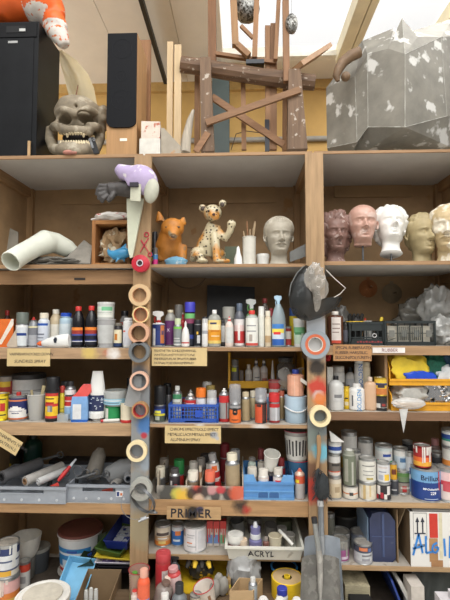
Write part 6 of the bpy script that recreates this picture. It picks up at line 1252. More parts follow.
u0 = q(414.5, 533.5); u1 = q(425.5, 533.5); add_bar(b, (u0[0], -.0012, u0[1]), (u1[0], -.0012, u1[1]), .006, .0015, (0, 1, 0)); obj('arrow_print', b, M((44, 46, 60), .6), t)
b = NB()
for k in range(14): x = q(413.5 + k * .95, 538)[0]; add_box(b, (x, -.0012, q(0, 538.5)[1]), (x + .0025 + .001 * (k % 3), -.0004, q(0, 536)[1]))
obj('barcode_print', b, M((90, 90, 96), .6), t)
BL = M((52, 130, 206), .5); b = NB()
def stroke(pts, w_=.011):
    P3 = [(q(px, py)[0], -.0028, q(px, py)[1]) for px, py in pts]
    for u, v in zip(P3, P3[1:]): add_bar(b, u, v, w_, .0012, (0, 1, 0))
stroke([(413, 555), (418.5, 534), (422.5, 553)]); stroke([(412.5, 548.5), (423, 546)]); stroke([(425.5, 536), (426, 553), (432.5, 551.5)]); stroke([(437, 542.5), (433, 545), (432, 550), (435, 553), (438, 550), (438, 547), (434.5, 547.5)]); stroke([(444, 538.5), (445, 556)]); stroke([(449.5, 558), (450, 536)]); stroke([(450, 536), (456, 557), (457, 535)])
obj('lettering', b, BL, t, sm=0)
# under the lowest right shelf
z = PLN = .003
b = NB(); a = P(388, 572, YF + .1); c = P(402, 606, YF + .1); add_prism(b, [(a.x, YF + .02, a.z), (a.x - .0, YF + .40, a.z), (c.x, YF + .40, PLN + .001), (c.x, YF + .02, PLN + .001)], (-.012, 0, .0)); o = obj('blue_panel', b, M((40, 66, 140), .5), None, True); tag(o, 'blue panel leaning under the lowest right shelf', 'panel')
b = NB(); a = P(396, 574, YF + .08); c = P(413, 606, YF + .08); add_prism(b, [(a.x + .005, YF + .0, a.z), (a.x + .005, YF + .36, a.z), (c.x + .01, YF + .36, PLN + .001), (c.x + .01, YF + .0, PLN + .001)], (-.022, 0, 0)); o = obj('white_board', b, M((186, 184, 178), .6), None, True, bev=.002); tag(o, 'grey-white panel leaning right of the blue panel', 'panel')
b = NB(); a = P(407, 580, YF + .0); add_box(b, (a.x, YF - .06, PLN + .001), (a.x + .07, YF + .06, a.z)); o = obj('pale_carton', b, M((196, 188, 178), .7), None, True, bev=.003); tag(o, 'narrow pale carton standing in front of the grey-white panel', 'carton')
b = NB(); rows = []
for i in range(24):
    u = i / 23; row = []
    for j in range(10):
        v = j / 9; px = 412 + 48 * u; py = 571 + 40 * v; p = P(px, py, YF + .14 - .06 * v); p.y += .02 * math.sin(u * 19 + v * 2) * (.3 + v); p.z = max(p.z, PLN + .002); row.append(b.verts.new(p))
    rows.append(row)
for A, B_ in zip(rows, rows[1:]):
    for j in range(9): b.faces.new([A[j], A[j + 1], B_[j + 1], B_[j]])
bmesh.ops.solidify(b, geom=b.faces[:], thickness=.004); o = obj('dust_sheet', b, M((124, 128, 124), .8, var=.2, scale=5, bump=.2), None, True, sm=60); tag(o, 'grey dust sheet hanging under the lowest right shelf', 'cloth')
for i, (x0, x1, yt, dd, lb) in enumerate(((432, 446, 588, -.02, 'small pale lilac-white box at the bottom right'), (445, 462, 585, -.06, 'white box at the very bottom right corner'))):
    a = P(x0, yt, YF + dd); c = P(x1, yt, YF + dd); b = NB(); add_box(b, (a.x, YF + dd, PLN * 0 + .001), (c.x, YF + dd + .12, a.z)); 
    for v in b.verts: v.co.y -= .15
    o = obj('white_box', b, M((206, 202, 204), .6), None, True, bev=.003); tag(o, lb, 'box', 'white boxes at the bottom right')
b = NB(); a = P(346, 588, YF - .02); c = P(371, 588, YF - .02); add_box(b, (a.x, YF + .0, PLN + .001), (c.x, YF + .25, P(358, 586, YF + .0).z)); o = obj('paper_stack', b, M((166, 156, 128), .8, stretch=(1, 1, 30), var=.4, scale=30), None, True, bev=.004); tag(o, 'stack of yellowed papers low under the tins by the shovels', 'papers')
b = NB(); a = P(349, 596, YF - .04); c = P(370, 596, YF - .04); add_box(b, (a.x, YF - .12, .001), (c.x, YF - .02, a.z)); o = obj('black_block', b, M((26, 26, 28), .6), None, True, bev=.004); tag(o, 'black block in front of the yellowed papers', 'block')
# ---- shovels
def shovel(label, top, wtop, wbot, ybot, Yt, Yb, m, shaft, ms, rs, tip=None, sock=None):
    """top: pixel of the middle of the blade's upper edge"""
    A = P(top[0] - wtop / 2, top[1], Yt); B_ = P(top[0] + wtop / 2, top[1], Yt); zb_ = .004
    xb0 = P(top[0] - wbot / 2, ybot, Yb).x; xb1 = P(top[0] + wbot / 2, ybot, Yb).x
    t = thing('shovel', label, 'shovel', ((xb0 + xb1) / 2, Yb, 0), (0, 0, 0), 'shovels'); b = NB(); rows = []; n = 12
    for k in range(9):
        f = k / 8; row = []
        for i in range(n + 1):
            u = i / n; xl = A.x + (xb0 - A.x) * f; xr = B_.x + (xb1 - B_.x) * f
            yy = Yt + (Yb - Yt) * f + .03 * (1 - (2 * u - 1) ** 2) * (1 - .2 * f) - (.010 if (i in (0, n)) else 0)
            row.append(b.verts.new((xl + (xr - xl) * u, yy, A.z + (zb_ - A.z) * f)))
        rows.append(row)
    for U, V in zip(rows, rows[1:]):
        for i in range(n): b.faces.new([U[i], U[i + 1], V[i + 1], V[i]])
    bmesh.ops.solidify(b, geom=b.faces[:], thickness=.003); obj('blade', b, m, t, True, sm=50)
    s0 = P(shaft[0][0], shaft[0][1], Yt - .012); s1 = P(shaft[1][0], shaft[1][1], Yt + .02)
    b = NB(); add_tube(b, [s1, s0], rs, 14); obj('shaft', b, ms, t, True)
    e0 = s0 + (s0 - s1).normalized() * .0
    b = NB(); d = Vector(((xb0 + xb1) / 2 - s0.x, Yb - Yt, -A.z)).normalized(); add_tube(b, [s0 + (s1 - s0) * .25, s0, s0 + d * .12, s0 + d * .2], rs, 12, radii=[rs * 1.15, rs * 1.25, rs * .9, rs * .2]); obj('socket', b, sock or m, t, True)
    if tip:
        b = NB(); u = (s1 - s0).normalized(); add_tube(b, [s1 - u * .01, s1 + u * .02], rs * 1.12, 14); obj('tip', b, tip, t, True)
GALV = M((196, 204, 212), .3, .35, var=.12, scale=10)
DUSTY = M((150, 147, 140), .6, .25, var=.22, scale=14, spots=(170, 166, 158), spotscale=22, spotcut=.55)
shovel('shiny galvanised shovel standing behind the dusty one', (322, 537), 35, 48, 604, 2.47, 2.30, GALV, ((321.5, 546), (320.5, 504)), M((150, 156, 162), .3, .8), .017, M((206, 206, 206), .4, .5), sock=M((170, 174, 178), .35, .8))
shovel('dusty grey shovel with a short black-tipped shaft, in front of the shiny one', (320, 557), 37, 46, 604, 2.40, 2.22, DUSTY, ((320, 560), (314.5, 521)), M((150, 152, 150), .4, .6), .014, M((36, 36, 38), .5))
# ================================================================ things hung on the posts
YP = YF - .029
def tape(label, px, py, rpx, ri, rgb, core, wd=.03, Y=None, side=None):
    Y = YP - wd / 2 - .001 if Y is None else Y; q = P(px, py, Y - wd / 2); r = abs(P(px + rpx, py, Y - wd / 2).x - q.x)
    t = thing('tape_roll', label, 'tape', (q.x, Y, q.z), (0, 0, 0), 'tape rolls on the posts')
    mt = Matrix.Rotation(rad(90), 4, 'X'); h = wd / 2; b = NB()
    rc = r * ri
    add_lathe(b, [(rc + .003, -h), (r, -h), (r, h), (rc + .003, h), (rc + .003, -h)], 36, mat=mt); obj('tape', b, M(rgb, .45, var=.06), t)
    b = NB(); add_lathe(b, [(rc, -h - .0006), (rc + .0029, -h - .0006), (rc + .0029, h + .0006), (rc, h + .0006), (rc, -h - .0006)], 36, mat=mt); obj('core', b, M(core, .6), t)
    if side:
        b = NB(); k = rc + (r - rc) * .45; add_lathe(b, [(rc + .003, h + .0004), (k, h + .0004), (k, h + .001), (rc + .003, h + .001)], 36, mat=mt); obj('inner_wrap', b, M(side, .45), t)
    b = NB(); add_tube(b, [(0, h * .9 + .004, rc - .004), (0, -h - .008, rc - .003)], .0025, 8); obj('nail', b, DSTEEL, t)
tape('tan tape roll at the top of the row below the red spool', 139.5, 295, 11, .62, (206, 174, 132), (196, 150, 110))
tape('narrow cream-yellow tape roll, second below the red spool', 140.5, 314.5, 8.3, .78, (222, 196, 140), (196, 110, 80))
tape('pinkish tan tape roll, third below the red spool', 138.5, 333, 10.5, .66, (206, 160, 130), (130, 92, 66), .045)
tape('dark grey tape roll on the left post', 138.8, 352, 10.5, .68, (110, 114, 116), (90, 92, 94), .045)
tape('pale pink tape roll below the dark grey one', 139, 381, 9.5, .72, (222, 180, 156), (120, 110, 104), .03)
tape('brown tape roll with a red core near the middle of the left post', 139.5, 410.5, 8.2, .74, (170, 128, 84), (176, 50, 50), .04)
tape('cream masking tape roll low on the left post', 136.5, 451.5, 10.3, .62, (232, 214, 170), (140, 130, 120), .03)
tape('grey tape roll lowest on the left post above the hose clamps', 140.5, 490, 10.8, .62, (170, 170, 162), (180, 176, 168), .04)
tape('large grey tape roll with an orange inner ring on the right post', 315.5, 344.5, 14.5, .48, (146, 156, 162), (222, 216, 206), .03, None, (206, 106, 70))
tape('cream masking tape roll on the right post above the brush', 320.5, 416.5, 10.6, .60, (236, 218, 172), (190, 176, 140), .035)
q = P(140.5, 263.5, YP - .03); r = .05
t = thing('cable_spool', 'red plastic spool nailed to the left post beneath the red scissors', 'spool', (q.x, YP - .001, q.z)); mt = Matrix.Rotation(rad(90), 4, 'X')
b = NB(); add_lathe(b, [(.014, .001), (r, .001), (r, .008), (r * .8, .012), (r * .8, .032), (r, .036), (r, .042), (r * .45, .046), (.014, .040)], 32, mat=mt); obj('spool', b, M((186, 40, 56), .35), t)
b = NB(); add_lathe(b, [(.0135, .0), (.0135, .043), (0, .043)], 20, mat=mt); obj('hub_hole', b, M((40, 30, 32), .6), t)
b = NB(); add_lathe(b, [(.016, .0455), (.020, .049), (.016, .050), (.014, .046)], 20, mat=mt); obj('hub_ring', b, M((206, 190, 196), .4), t)
# red scissors
t = thing('scissors', 'small red scissors hung open on the left post', 'scissors', P(144, 248, YP - .003)); RS = M((176, 36, 60), .4)
b = NB(); k = lambda px, py: P(px, py, YP - .004)
add_bar(b, k(148.5, 238), k(140, 252), .007, .003, (0, 1, 0), .004, .003); obj('blade', b, RS, t, True)
b = NB(); add_bar(b, k(141, 240), k(148.5, 252), .008, .003, (0, 1, 0), .004, .003); obj('blade', b, RS, t, True)
b = NB(); c = k(146.5, 234.5); add_ring(b, c, .013, .003, 'Y', 20, 6); obj('handle_ring', b, RS, t, True)
b = NB(); c = k(150, 254.5); add_ring(b, c, .011, .003, 'Y', 20, 6); obj('handle_ring', b, RS, t, True)
# brush
t = thing('brush', 'black bristle brush with a wooden handle hanging on the right post', 'brush', P(320, 500, YP - .03))
b = NB(); k = lambda px, py, d=.025: P(px, py, YP - d); add_tube(b, [k(318.5, 435), k(318.8, 437), k(319, 452), k(317.5, 466), k(317, 470)], .012, 12, radii=[.008, .013, .012, .010, .009]); obj('handle', b, wood((190, 146, 98), 'Z'), t, True)
b = NB(); rg = random.Random(4); BR = M((40, 44, 46), .7, var=.4, scale=60)
add_ball(b, k(322, 487, .035), .040, .028, .075, 3, fn=lump(90, .2))
for i in range(170):
    f = rg.random(); ang = rg.uniform(-1, 1); c = k(318 + 4 * f, 468 + 26 * f, .035); 
    e = c + Vector((ang * (.030 + .035 * f), rg.uniform(-.03, .01), -.045 - .02 * rg.random() + abs(ang) * .02)); add_tube(b, [c, (c + e) / 2 + Vector((ang * .012, -.004, 0)), e], .002, 4, r1=.001)
obj('bristles', b, BR, t, True); t.children[-1]['kind'] = 'stuff'
b = NB(); add_ring(b, k(318.5, 433, .02), .006, .0015, 'X', 14, 6); obj('hanging_loop', b, DSTEEL, t, True)
# hose clamps
for i, (px, py, r, tl, lb) in enumerate(((137, 502, .088, .35, 'wide steel hose clamp hanging left of the grey tape roll'), (143, 500, .080, -.5, 'steel hose clamp hanging right around the grey tape roll'))):
    q = P(px, py, YP - .055 - .012 * i); t = thing('hose_clamp', lb, 'clamp', q, (.38 if i else -.42, 0, tl), 'hose clamps')
    b = NB(); mt = Matrix.Rotation(rad(90), 4, 'X'); add_lathe(b, [(r, -.009), (r, .009), (r - .002, .009), (r - .002, -.009), (r, -.009)], 40, mat=mt); obj('band', b, DSTEEL, t)
    b = NB(); x = .03 + .02 * i; zz = -math.sqrt(r * r - x * x); add_bar(b, (x - .014, 0, zz - .006), (x + .016, 0, zz), .016, .014, (0, 0, 1)); obj('screw_housing', b, STEEL, t)
    b = NB(); add_tube(b, [(x - .026, 0, zz - .016), (x + .03, 0, zz - .003)], .006, 10); obj('screw', b, STEEL, t)
# lilac helmet, pale wedge, dark hand
def fuse(bm, vox=.006, it=6, cut=None, cutvox=None):
    """weld overlapping lumps into one continuous skin"""
    me = bpy.data.meshes.new('skin'); bm.to_mesh(me); bm.free(); o = bpy.data.objects.new('skin', me); COL.objects.link(o); extra = []
    m = o.modifiers.new('r', 'REMESH'); m.mode = 'VOXEL'; m.voxel_size = vox
    if cut is not None:
        m2 = bpy.data.meshes.new('cut'); cut.to_mesh(m2); cut.free(); c = bpy.data.objects.new('cut', m2); COL.objects.link(c); extra.append(c)
        mc = c.modifiers.new('r', 'REMESH'); mc.mode = 'VOXEL'; mc.voxel_size = vox
        mb = o.modifiers.new('b', 'BOOLEAN'); mb.operation = 'DIFFERENCE'; mb.object = c; mb.solver = 'FAST'
        mr = o.modifiers.new('r2', 'REMESH'); mr.mode = 'VOXEL'; mr.voxel_size = vox
    s = o.modifiers.new('s', 'SMOOTH'); s.iterations = it; s.factor = .5
    dg = bpy.context.evaluated_depsgraph_get(); dg.update()
    em = bpy.data.meshes.new_from_object(o.evaluated_get(dg)); r = bmesh.new(); r.from_mesh(em)
    for x in [o] + extra:
        d = x.data; bpy.data.objects.remove(x); bpy.data.meshes.remove(d)
    bpy.data.meshes.remove(em); return r
Yh = YP - .075
LIL = M((166, 150, 182), .65, var=.12, scale=14, spots=(206, 200, 200), spotscale=24, spotcut=.55, bump=.1)
t = thing('mask_helmet', 'lilac painted beaked half helmet fixed to the left post', 'helmet', P(138, 205, Yh))
b = NB(); c = P(137, 182, Yh); k = lambda px, py, d=0: P(px, py, Yh + d)
b2 = NB()
add_ball(b2, k(140, 182), .105, .07, .10, 4, mat=Matrix.Rotation(rad(28), 4, 'Y')); add_tube(b2, [k(136, 178), k(126, 174), k(117, 168)], .05, 14, radii=[.07, .055, .028])
cb = NB(); add_ball(cb, k(131, 202), .09, .12, .085, 3); add_ball(cb, k(121, 190), .055, .12, .06, 3)
b2 = fuse(b2, .006, 5, cb); obj('shell', b2, LIL, t, True, sm=0)
for f in t.children[-1].data.polygons: f.use_smooth = True
b = NB(); add_ball(b, k(151.5, 191, -.045), .042, .03, .072, 3, mat=Matrix.Rotation(rad(10), 4, 'Y')); obj('ear_plate', b, M((176, 176, 160), .7, var=.1), t, True)
b = NB(); p = k(134, 184.5, -.08); add_box(b, (p.x - .024, p.y - .004, p.z - .012), (p.x + .024, p.y + .03, p.z + .012)); obj('slot', b, M((40, 36, 44), .7), t, True)
b = NB(); add_bar(b, k(136, 184, -.066), k(135.5, 201, -.05), .058, .012, (0, 1, 0)); obj('strap', b, M((196, 196, 176), .6), t, True, bev=.003)
b = NB(); Yw = YP - .03; k2 = lambda px, py: P(px, py, Yw)
add_prism(b, [k2(126.5, 198.5), k2(143.5, 198.5), k2(132.5, 257), k2(130, 258), k2(128, 250)], (0, .02, 0)); o = obj('wedge', b, M((196, 198, 176), .6, var=.06), None, True, bev=.002); tag(o, 'long pale green tapering wedge hanging under the lilac helmet', 'wedge')
HD = M((66, 62, 60), .55, var=.3, scale=30)
b = NB(); k = lambda px, py, d=0: P(px, py, YP - .05 + d)
add_tube(b, [k(136, 190, .01), k(126, 189), k(117, 189), k(110, 190)], .05, 16, radii=[.052, .048, .040, .045]); add_ball(b, k(109, 191), .048, .034, .045, 3)
for i, (x0, y0, x1, y1, x2, y2, r_) in enumerate(((106, 186, 100, 185.5, 97, 191, .0150), (105, 189, 98.5, 190, 96.5, 195.5, .0155), (105, 193, 100, 195, 98.5, 200, .0150), (107, 196, 103, 199, 101.5, 203, .0135))):
    add_tube(b, [k(x0 + 3, y0, -.01), k(x0, y0, -.02), k(x1, y1, -.035), k(x2, y2, -.03)], r_, 10, radii=[r_ * 1.1, r_ * 1.1, r_, r_ * .75])
add_tube(b, [k(114, 193, -.02), k(111, 198, -.04), k(107.5, 201.5, -.045)], .016, 10, radii=[.018, .017, .012])
b = fuse(b, .0045, 3); o = obj('hand_sculpture', b, HD, None, True, sm=180); tag(o, 'dark grey cast of a hand reaching out left from the post behind the helmet', 'hand sculpture')
# face visor on the right post
YV = YP - .035; t = thing('face_visor', 'grey-black curved visor hanging on the right post with its strap', 'visor', P(316, 321, YV - .05))
out = [(306, 265), (298, 272), (292, 283), (289, 294), (289.3, 305), (293, 314), (300, 319.5), (309, 321), (320, 318), (331, 312), (338.5, 305), (342.5, 297), (336, 296.5), (328, 299), (320, 300), (316, 285), (314, 268)]
b = NB(); ctr = (311, 300); rings = []; N_ = 6
for j in range(1, N_ + 1):
    f = j / N_; rings.append([b.verts.new(P(ctr[0] + (x - ctr[0]) * f, ctr[1] + (y - ctr[1]) * f, YV - .012 - .075 * (1 - f ** 2))) for x, y in out])
cv = b.verts.new(P(ctr[0], ctr[1], YV - .087))
for i in range(len(out)):
    j = (i + 1) % len(out); b.faces.new([cv, rings[0][i], rings[0][j]])
    for U, V in zip(rings, rings[1:]): b.faces.new([U[i], V[i], V[j], U[j]])
bmesh.ops.solidify(b, geom=b.faces[:], thickness=.002); obj('shield', b, M((70, 72, 72), .25, var=.2, scale=8, alpha=.9, spots=(110, 114, 116), spotscale=9, spotcut=.6), t, True, sm=60)
b = NB(); k = lambda px, py, d=.09: P(px, py, YV - d); add_tube(b, [k(326, 270, .03), k(335, 279, .04), k(345.5, 288, .05), k(340, 294, .05), k(334, 297.5, .05)], .0025, 8); obj('strap', b, M((206, 200, 190), .5), t, True)
b = NB(); add_tube(b, [k(304, 266, .02), k(297, 273, .025), k(291, 284, .03), k(289, 296, .03)], .003, 8); obj('rim', b, M((110, 112, 110), .4), t, True)
b = NB(); rg = random.Random(8)
for (px, py, rx, rz, sd) in ((315, 277, .042, .062, 1), (320, 287, .034, .05, 2), (317, 299, .016, .05, 3)):
    add_ball(b, k(px, py, .10), rx, .018, rz, 4, fn=lump(100 + sd, .3, 1.5, True))
o = obj('plastic_bag', b, M((168, 162, 152), .15, var=.3, scale=14, alpha=.45, spec=.9, bump=.4), None, True, sm=40); tag(o, 'crinkled clear plastic bag hanging over the black visor', 'bag')
# ================================================================ sculpture shelf
def cat_(pts, x):
    if x <= pts[0][0]: return pts[0][1]
    for i in range(len(pts) - 1):
        (x0, y0), (x1, y1) = pts[i], pts[i + 1]
        if x0 <= x <= x1:
            m0 = (pts[i + 1][1] - pts[max(i - 1, 0)][1]) / max(1e-6, pts[i + 1][0] - pts[max(i - 1, 0)][0]); j = min(i + 2, len(pts) - 1)
            m1 = (pts[j][1] - y0) / max(1e-6, pts[j][0] - x0); h = x1 - x0; t = (x - x0) / h
            return y0 * (2 * t ** 3 - 3 * t * t + 1) + m0 * h * (t ** 3 - 2 * t * t + t) + y1 * (-2 * t ** 3 + 3 * t * t) + m1 * h * (t ** 3 - t * t)
    return pts[-1][1]
HW = [(-.36, .30), (-.2, .235), (-.06, .225), (.02, .225), (.12, .262), (.3, .315), (.5, .35), (.66, .366), (.8, .335), (.9, .25), (.97, .13), (1, 0)]
HF = [(-.36, .24), (-.2, .19), (-.07, .20), (-.02, .33), (.03, .415), (.12, .42), (.25, .43), (.4, .435), (.5, .43), (.58, .445), (.7, .435), (.82, .37), (.92, .24), (.98, .1), (1, 0)]
HBK = [(-.36, .30), (-.15, .27), (.05, .28), (.2, .34), (.4, .45), (.6, .50), (.75, .47), (.88, .34), (.96, .18), (1, 0)]
ga = lambda d, s: math.exp(-(d / s) ** 2)
def head_bm(hair=None, long=0, seed=1, eyes_closed=False, moust=False, hz=.03, aged=0, neck=-.36):
    b = NB(); NA, NZ = 112, 92; rows = []
    for k in range(NZ + 1):
        z_ = neck + (1 - neck) * (1 - (1 - k / NZ) ** 1.15) if k < NZ else 1.0
        row = []
        for i in range(NA):
            tt = -PI + 2 * PI * i / NA; a = tt - .55 * math.sin(tt)
            w_ = max(0, cat_(HW, z_)); f_ = max(0, cat_(HF, z_)); bk = max(0, cat_(HBK, z_)); ca, sa = math.cos(a), math.sin(a)
            x = w_ * math.copysign(abs(sa) ** .92, sa); y = -(f_ if ca > 0 else bk) * math.copysign(abs(ca) ** .95, ca)
            d = 0
            if ca > 0:
                ax = abs(x)
                n0 = max(0, min(1, (.54 - z_) / .22)); n1 = max(0, min(1, (z_ - .262) / .05)); d += .135 * (n0 ** 1.1) * (n1 ** .7) * ga(x, .034 + .022 * n0)
                d += .035 * ga(ax - .058, .032) * ga(z_ - .295, .03)
                d -= .046 * ga(ax - .15, .085) * ga(z_ - .485, .06); d -= .02 * ga(ax - .075, .03) * ga(z_ - .5, .05)
                d += .040 * ga(ax - .15, .052) * ga(z_ - .478, .034); d -= (.004 if eyes_closed else .012) * ga(ax - .15, .05) * ga(z_ - (.455 if eyes_closed else .478), .009)
                d += .012 * ga(ax - .15, .06) * ga(z_ - .510, .010); d += .012 * ga(ax - .14, .10) * ga(z_ - .568, .026)
                d += .026 * ga(x, .07) * ga(z_ - .190, .018); d -= .010 * ga(x, .085) * ga(z_ - .168, .008); d += .026 * ga(x, .055) * ga(z_ - .146, .019)
                d -= .020 * ga(x, .08) * ga(z_ - .105, .022); d += .022 * ga(x, .08) * ga(z_ - .04, .035); d -= .012 * ga(x, .014) * ga(z_ - .23, .03)
                d += .014 * ga(ax - .22, .07) * ga(z_ - .37, .06); d -= .014 * ga(ax - .20, .06) * ga(z_ - .22, .07); d -= .010 * ga(ax - .115, .02) * ga(z_ - .22, .06)
                if moust: d += .06 * ga(ax - .06, .075) * ga(z_ - .225 + ax * .16, .022) * (1 + .2 * math.sin(ax * 160))
            d *= 1.45; hd = 0
            if hair:
                aa = abs(a); line = .84 - .04 * ga(aa, .3) if aa < .8 else (.84 - (aa - .8) * (.5 + long) if aa < 1.6 else max(.05 - long * .3, .44 - long * .8 - (aa - 1.6) * .55))
                m_ = max(0, min(1, (z_ - line) / .09))
                if m_ > 0:
                    p = Vector((x, y, z_)); o_ = Vector((seed * 3.1, 0, 0))
                    if hair == 'curly': n_ = .9 - 2.4 * noise.voronoi(p * 6.5 + o_)[0][0] ** 2
                    elif hair == 'wave': n_ = .6 + .35 * math.sin(p.z * 46 + 6 * noise.noise(p * 4 + o_) + aa * 5)
                    else: n_ = .6 + .25 * math.sin(a * 36 + 4 * noise.noise(p * 5 + o_))
                    hd = m_ * hz * (1 + 1.1 * n_)
            if aged: d += aged * noise.noise(Vector((x, y, z_)) * 12 + Vector((seed, 0, 0)))
            r = math.hypot(x, y) or 1
            if ca > .25: y -= d * .96; x += d * .28 * x / r
            else: x += d * x / r; y += d * y / r
            z2 = z_
            if hd:
                hv = Vector((x, y, (z_ - .5) * .9)).normalized(); x += hv.x * hd; y += hv.y * hd; z2 += hv.z * hd
            row.append(b.verts.new((x, y, z2)))
        rows.append(row)
    for A, B_ in zip(rows, rows[1:]):
        for i in range(NA): b.faces.new([A[i], A[(i + 1) % NA], B_[(i + 1) % NA], B_[i]])
    b.faces.new(list(reversed(rows[0])))
    bmesh.ops.remove_doubles(b, verts=b.verts[:], dist=.0008)
    for s in (-1, 1):                                     # ears: rim and lobe
        pts = [(s * .365, .01, .34), (s * .40, .03, .36), (s * .425, .06, .43), (s * .425, .07, .50), (s * .40, .05, .545), (s * .375, .015, .53), (s * .365, 0, .47)]
        add_tube(b, pts, .024, 8, radii=[.026, .03, .024, .022, .022, .02, .015]); add_ball(b, (s * .375, .03, .44), .02, .045, .085, 2)
    return b
def head(name, label, x0, x1, yt, yb, z, d, rgb, yaw, tilt=0, roll_=0, rod=False, group='sculpted heads', mat_=None, **kw):
    Y = YF + d; xc = (x0 + x1) / 2; zt = P(xc, yt, Y).z; zb = P(xc, yb, Y).z if rod else z; neck = kw.get('neck', -.36)
    u = (zt - zb) / (1.0 + kw.get('hz', .03) * (1.3 if kw.get('hair') else 0) - neck)
    b = head_bm(**kw); b.transform(Matrix.Scale(u, 4))
    b.transform(Matrix.Translation((0, 0, -neck * u)))
    m = mat_ or M(rgb, .6, var=.12, scale=9, bump=.06)
    if not rod:
        b.transform(Matrix.Translation((0, 0, 0)))
    t = thing(name, label, 'sculpture', (P(xc, yb, Y).x, Y, z + .0006), (0, 0, yaw), group)
    b.transform(Matrix.Rotation(roll_, 4, 'Y') @ Matrix.Rotation(-tilt, 4, 'X'))
    if not rod:
        for v in b.verts: v.co.z = max(v.co.z, .0) if v.co.z < .02 else v.co.z
    else: b.transform(Matrix.Translation((0, 0, zb - z)))
    obj('head', b, m, t, sm=180)
    if rod:
        b = NB(); add_tube(b, [(0, 0, .008), (0, 0, zb - z + .03)], .006, 10); obj('rod', b, DSTEEL, t); b = NB(); add_lathe(b, [(0, 0), (.05, 0), (.05, .008), (0, .008)], 24); obj('base', b, M((70, 66, 62), .6), t)
    return t
z = ZM[1]
head('sculpted_head', 'grey clay head of a man with a moustache at the right of the middle shelf', 264.5, 293.5, 217, 262, z, .10, (168, 160, 144), .08, .0, 0, hair='short', hz=.04, moust=True, seed=2, aged=.006)
z = ZR[1]
head('sculpted_head', 'brown curly-haired head sculpture nearest the right post', 321, 350, 211, 259, z, .13, (118, 90, 80), .05, .0, 0, mat_=M((126, 96, 86), .55, var=.25, scale=10, spots=(176, 156, 148), spotscale=26, spotcut=.6), hair='curly', hz=.10, long=.6, seed=3, aged=.008)
head('sculpted_head', 'bald pinkish terracotta head on a thin rod', 347.5, 378, 205, 246, z, .08, (186, 146, 130), -.08, .0, 0, rod=True, seed=4, neck=-.12, mat_=M((190, 150, 134), .38, var=.15, scale=7, spots=(206, 180, 168), spotscale=12, spotcut=.58))
head('sculpted_head', 'white plaster head with wavy hair tilted back with closed eyes', 375.5, 407, 202, 254, z, .07, (224, 222, 216), -.05, .3, .06, rod=True, hair='wave', hz=.065, long=.08, seed=5, eyes_closed=True, neck=-.34)
head('sculpted_head', 'ochre tan plaster head turned to the right', 407.5, 437, 213, 257, z, .15, (166, 150, 112), .10, .0, 0, hair='curly', hz=.045, seed=6, aged=.006, neck=-.30)
head('sculpted_head', 'cream bearded head cut off by the right edge of the photo', 435.5, 462, 204, 256, z, .06, (206, 186, 150), -.45, .0, 0, hair='curly', hz=.03, seed=7, moust=True, aged=.012, neck=-.30, mat_=M((190, 168, 128), .6, var=.15, spots=(220, 210, 190), spotscale=10, spotcut=.5))
# ---- leopard cub
def smooth_all(o):
    for f in o.data.polygons: f.use_smooth = True
def spotted():
    m, nt, bs = _nodes('spotted_glaze'); tc = nt.nodes.new('ShaderNodeTexCoord'); vo = nt.nodes.new('ShaderNodeTexVoronoi'); vo.inputs['Scale'].default_value = 46; vo.inputs['Randomness'].default_value = .7
    nt.links.new(tc.outputs['Object'], vo.inputs['Vector']); mr = nt.nodes.new('ShaderNodeMapRange'); mr.inputs[1].default_value = .25; mr.inputs[2].default_value = .32; mr.inputs[3].default_value = 1; mr.inputs[4].default_value = 0
    nt.links.new(vo.outputs['Distance'], mr.inputs[0]); nz = nt.nodes.new('ShaderNodeTexNoise'); nz.inputs['Scale'].default_value = 11; nt.links.new(tc.outputs['Object'], nz.inputs['Vector'])
    m2 = nt.nodes.new('ShaderNodeMapRange'); m2.inputs[1].default_value = .50; m2.inputs[2].default_value = .62; nt.links.new(nz.outputs['Fac'], m2.inputs[0])
    c = _mix(nt, m2.outputs[0], RGB((192, 180, 148)), RGB((190, 132, 62))); c = _mix(nt, mr.outputs[0], c, RGB((58, 46, 36))); nt.links.new(c, bs.inputs['Base Color']); bs.inputs['Roughness'].default_value = .3; return m
z = ZM[1]; Yc = YF + .13; k = lambda px, py, d=0: P(px, py, Yc + d)
t = thing('leopard_figure', 'spotted leopard cub figure sitting with one paw raised', 'figurine', (k(210, 262).x, Yc, z + .0006)); zc = z + .002
b = NB()
def fl(p): return Vector((p.x, p.y, max(p.z, zc)))
add_tube(b, [k(206, 254, .02), k(208, 244), k(212, 232, -.01), k(214, 224, -.02)], .07, 16, radii=[.074, .068, .052, .044])      # torso
add_ball(b, k(212.5, 213, -.03), .058, .056, .053, 3); add_ball(b, k(214, 217, -.082), .034, .030, .024, 3)                  # head and muzzle
add_ball(b, k(198, 254, -.02), .05, .06, .048, 3); add_ball(b, k(218, 255, .02), .05, .06, .045, 3)                         # haunches
add_tube(b, [k(214, 234, -.05), k(216, 248, -.075), k(217, 259.5, -.085)], .024, 12, radii=[.034, .025, .026]); add_ball(b, k(217.5, 261, -.10), .03, .036, .016, 2)
add_tube(b, [k(218, 233, -.03), k(226, 238, -.06), k(230, 231, -.075), k(231, 226, -.08)], .022, 12, radii=[.034, .026, .022, .024]); add_ball(b, k(231.5, 224, -.085), .030, .022, .028, 2)
add_ball(b, k(225, 261, -.09), .036, .034, .015, 2); add_ball(b, k(202, 261, -.09), .04, .045, .016, 2)
add_tube(b, [k(196, 259, .03), k(192, 259, -.05), k(196, 254, -.10), k(203, 257, -.11)], .018, 10)                            # tail
for x, y in ((202.5, 208), (222.5, 203.5)): add_ball(b, k(x, y, -.02), .026, .014, .026, 2)
for v in b.verts: v.co.z = max(v.co.z, zc)
o = obj('body', fuse(b, .006, 5), spotted(), t, True, sm=180)
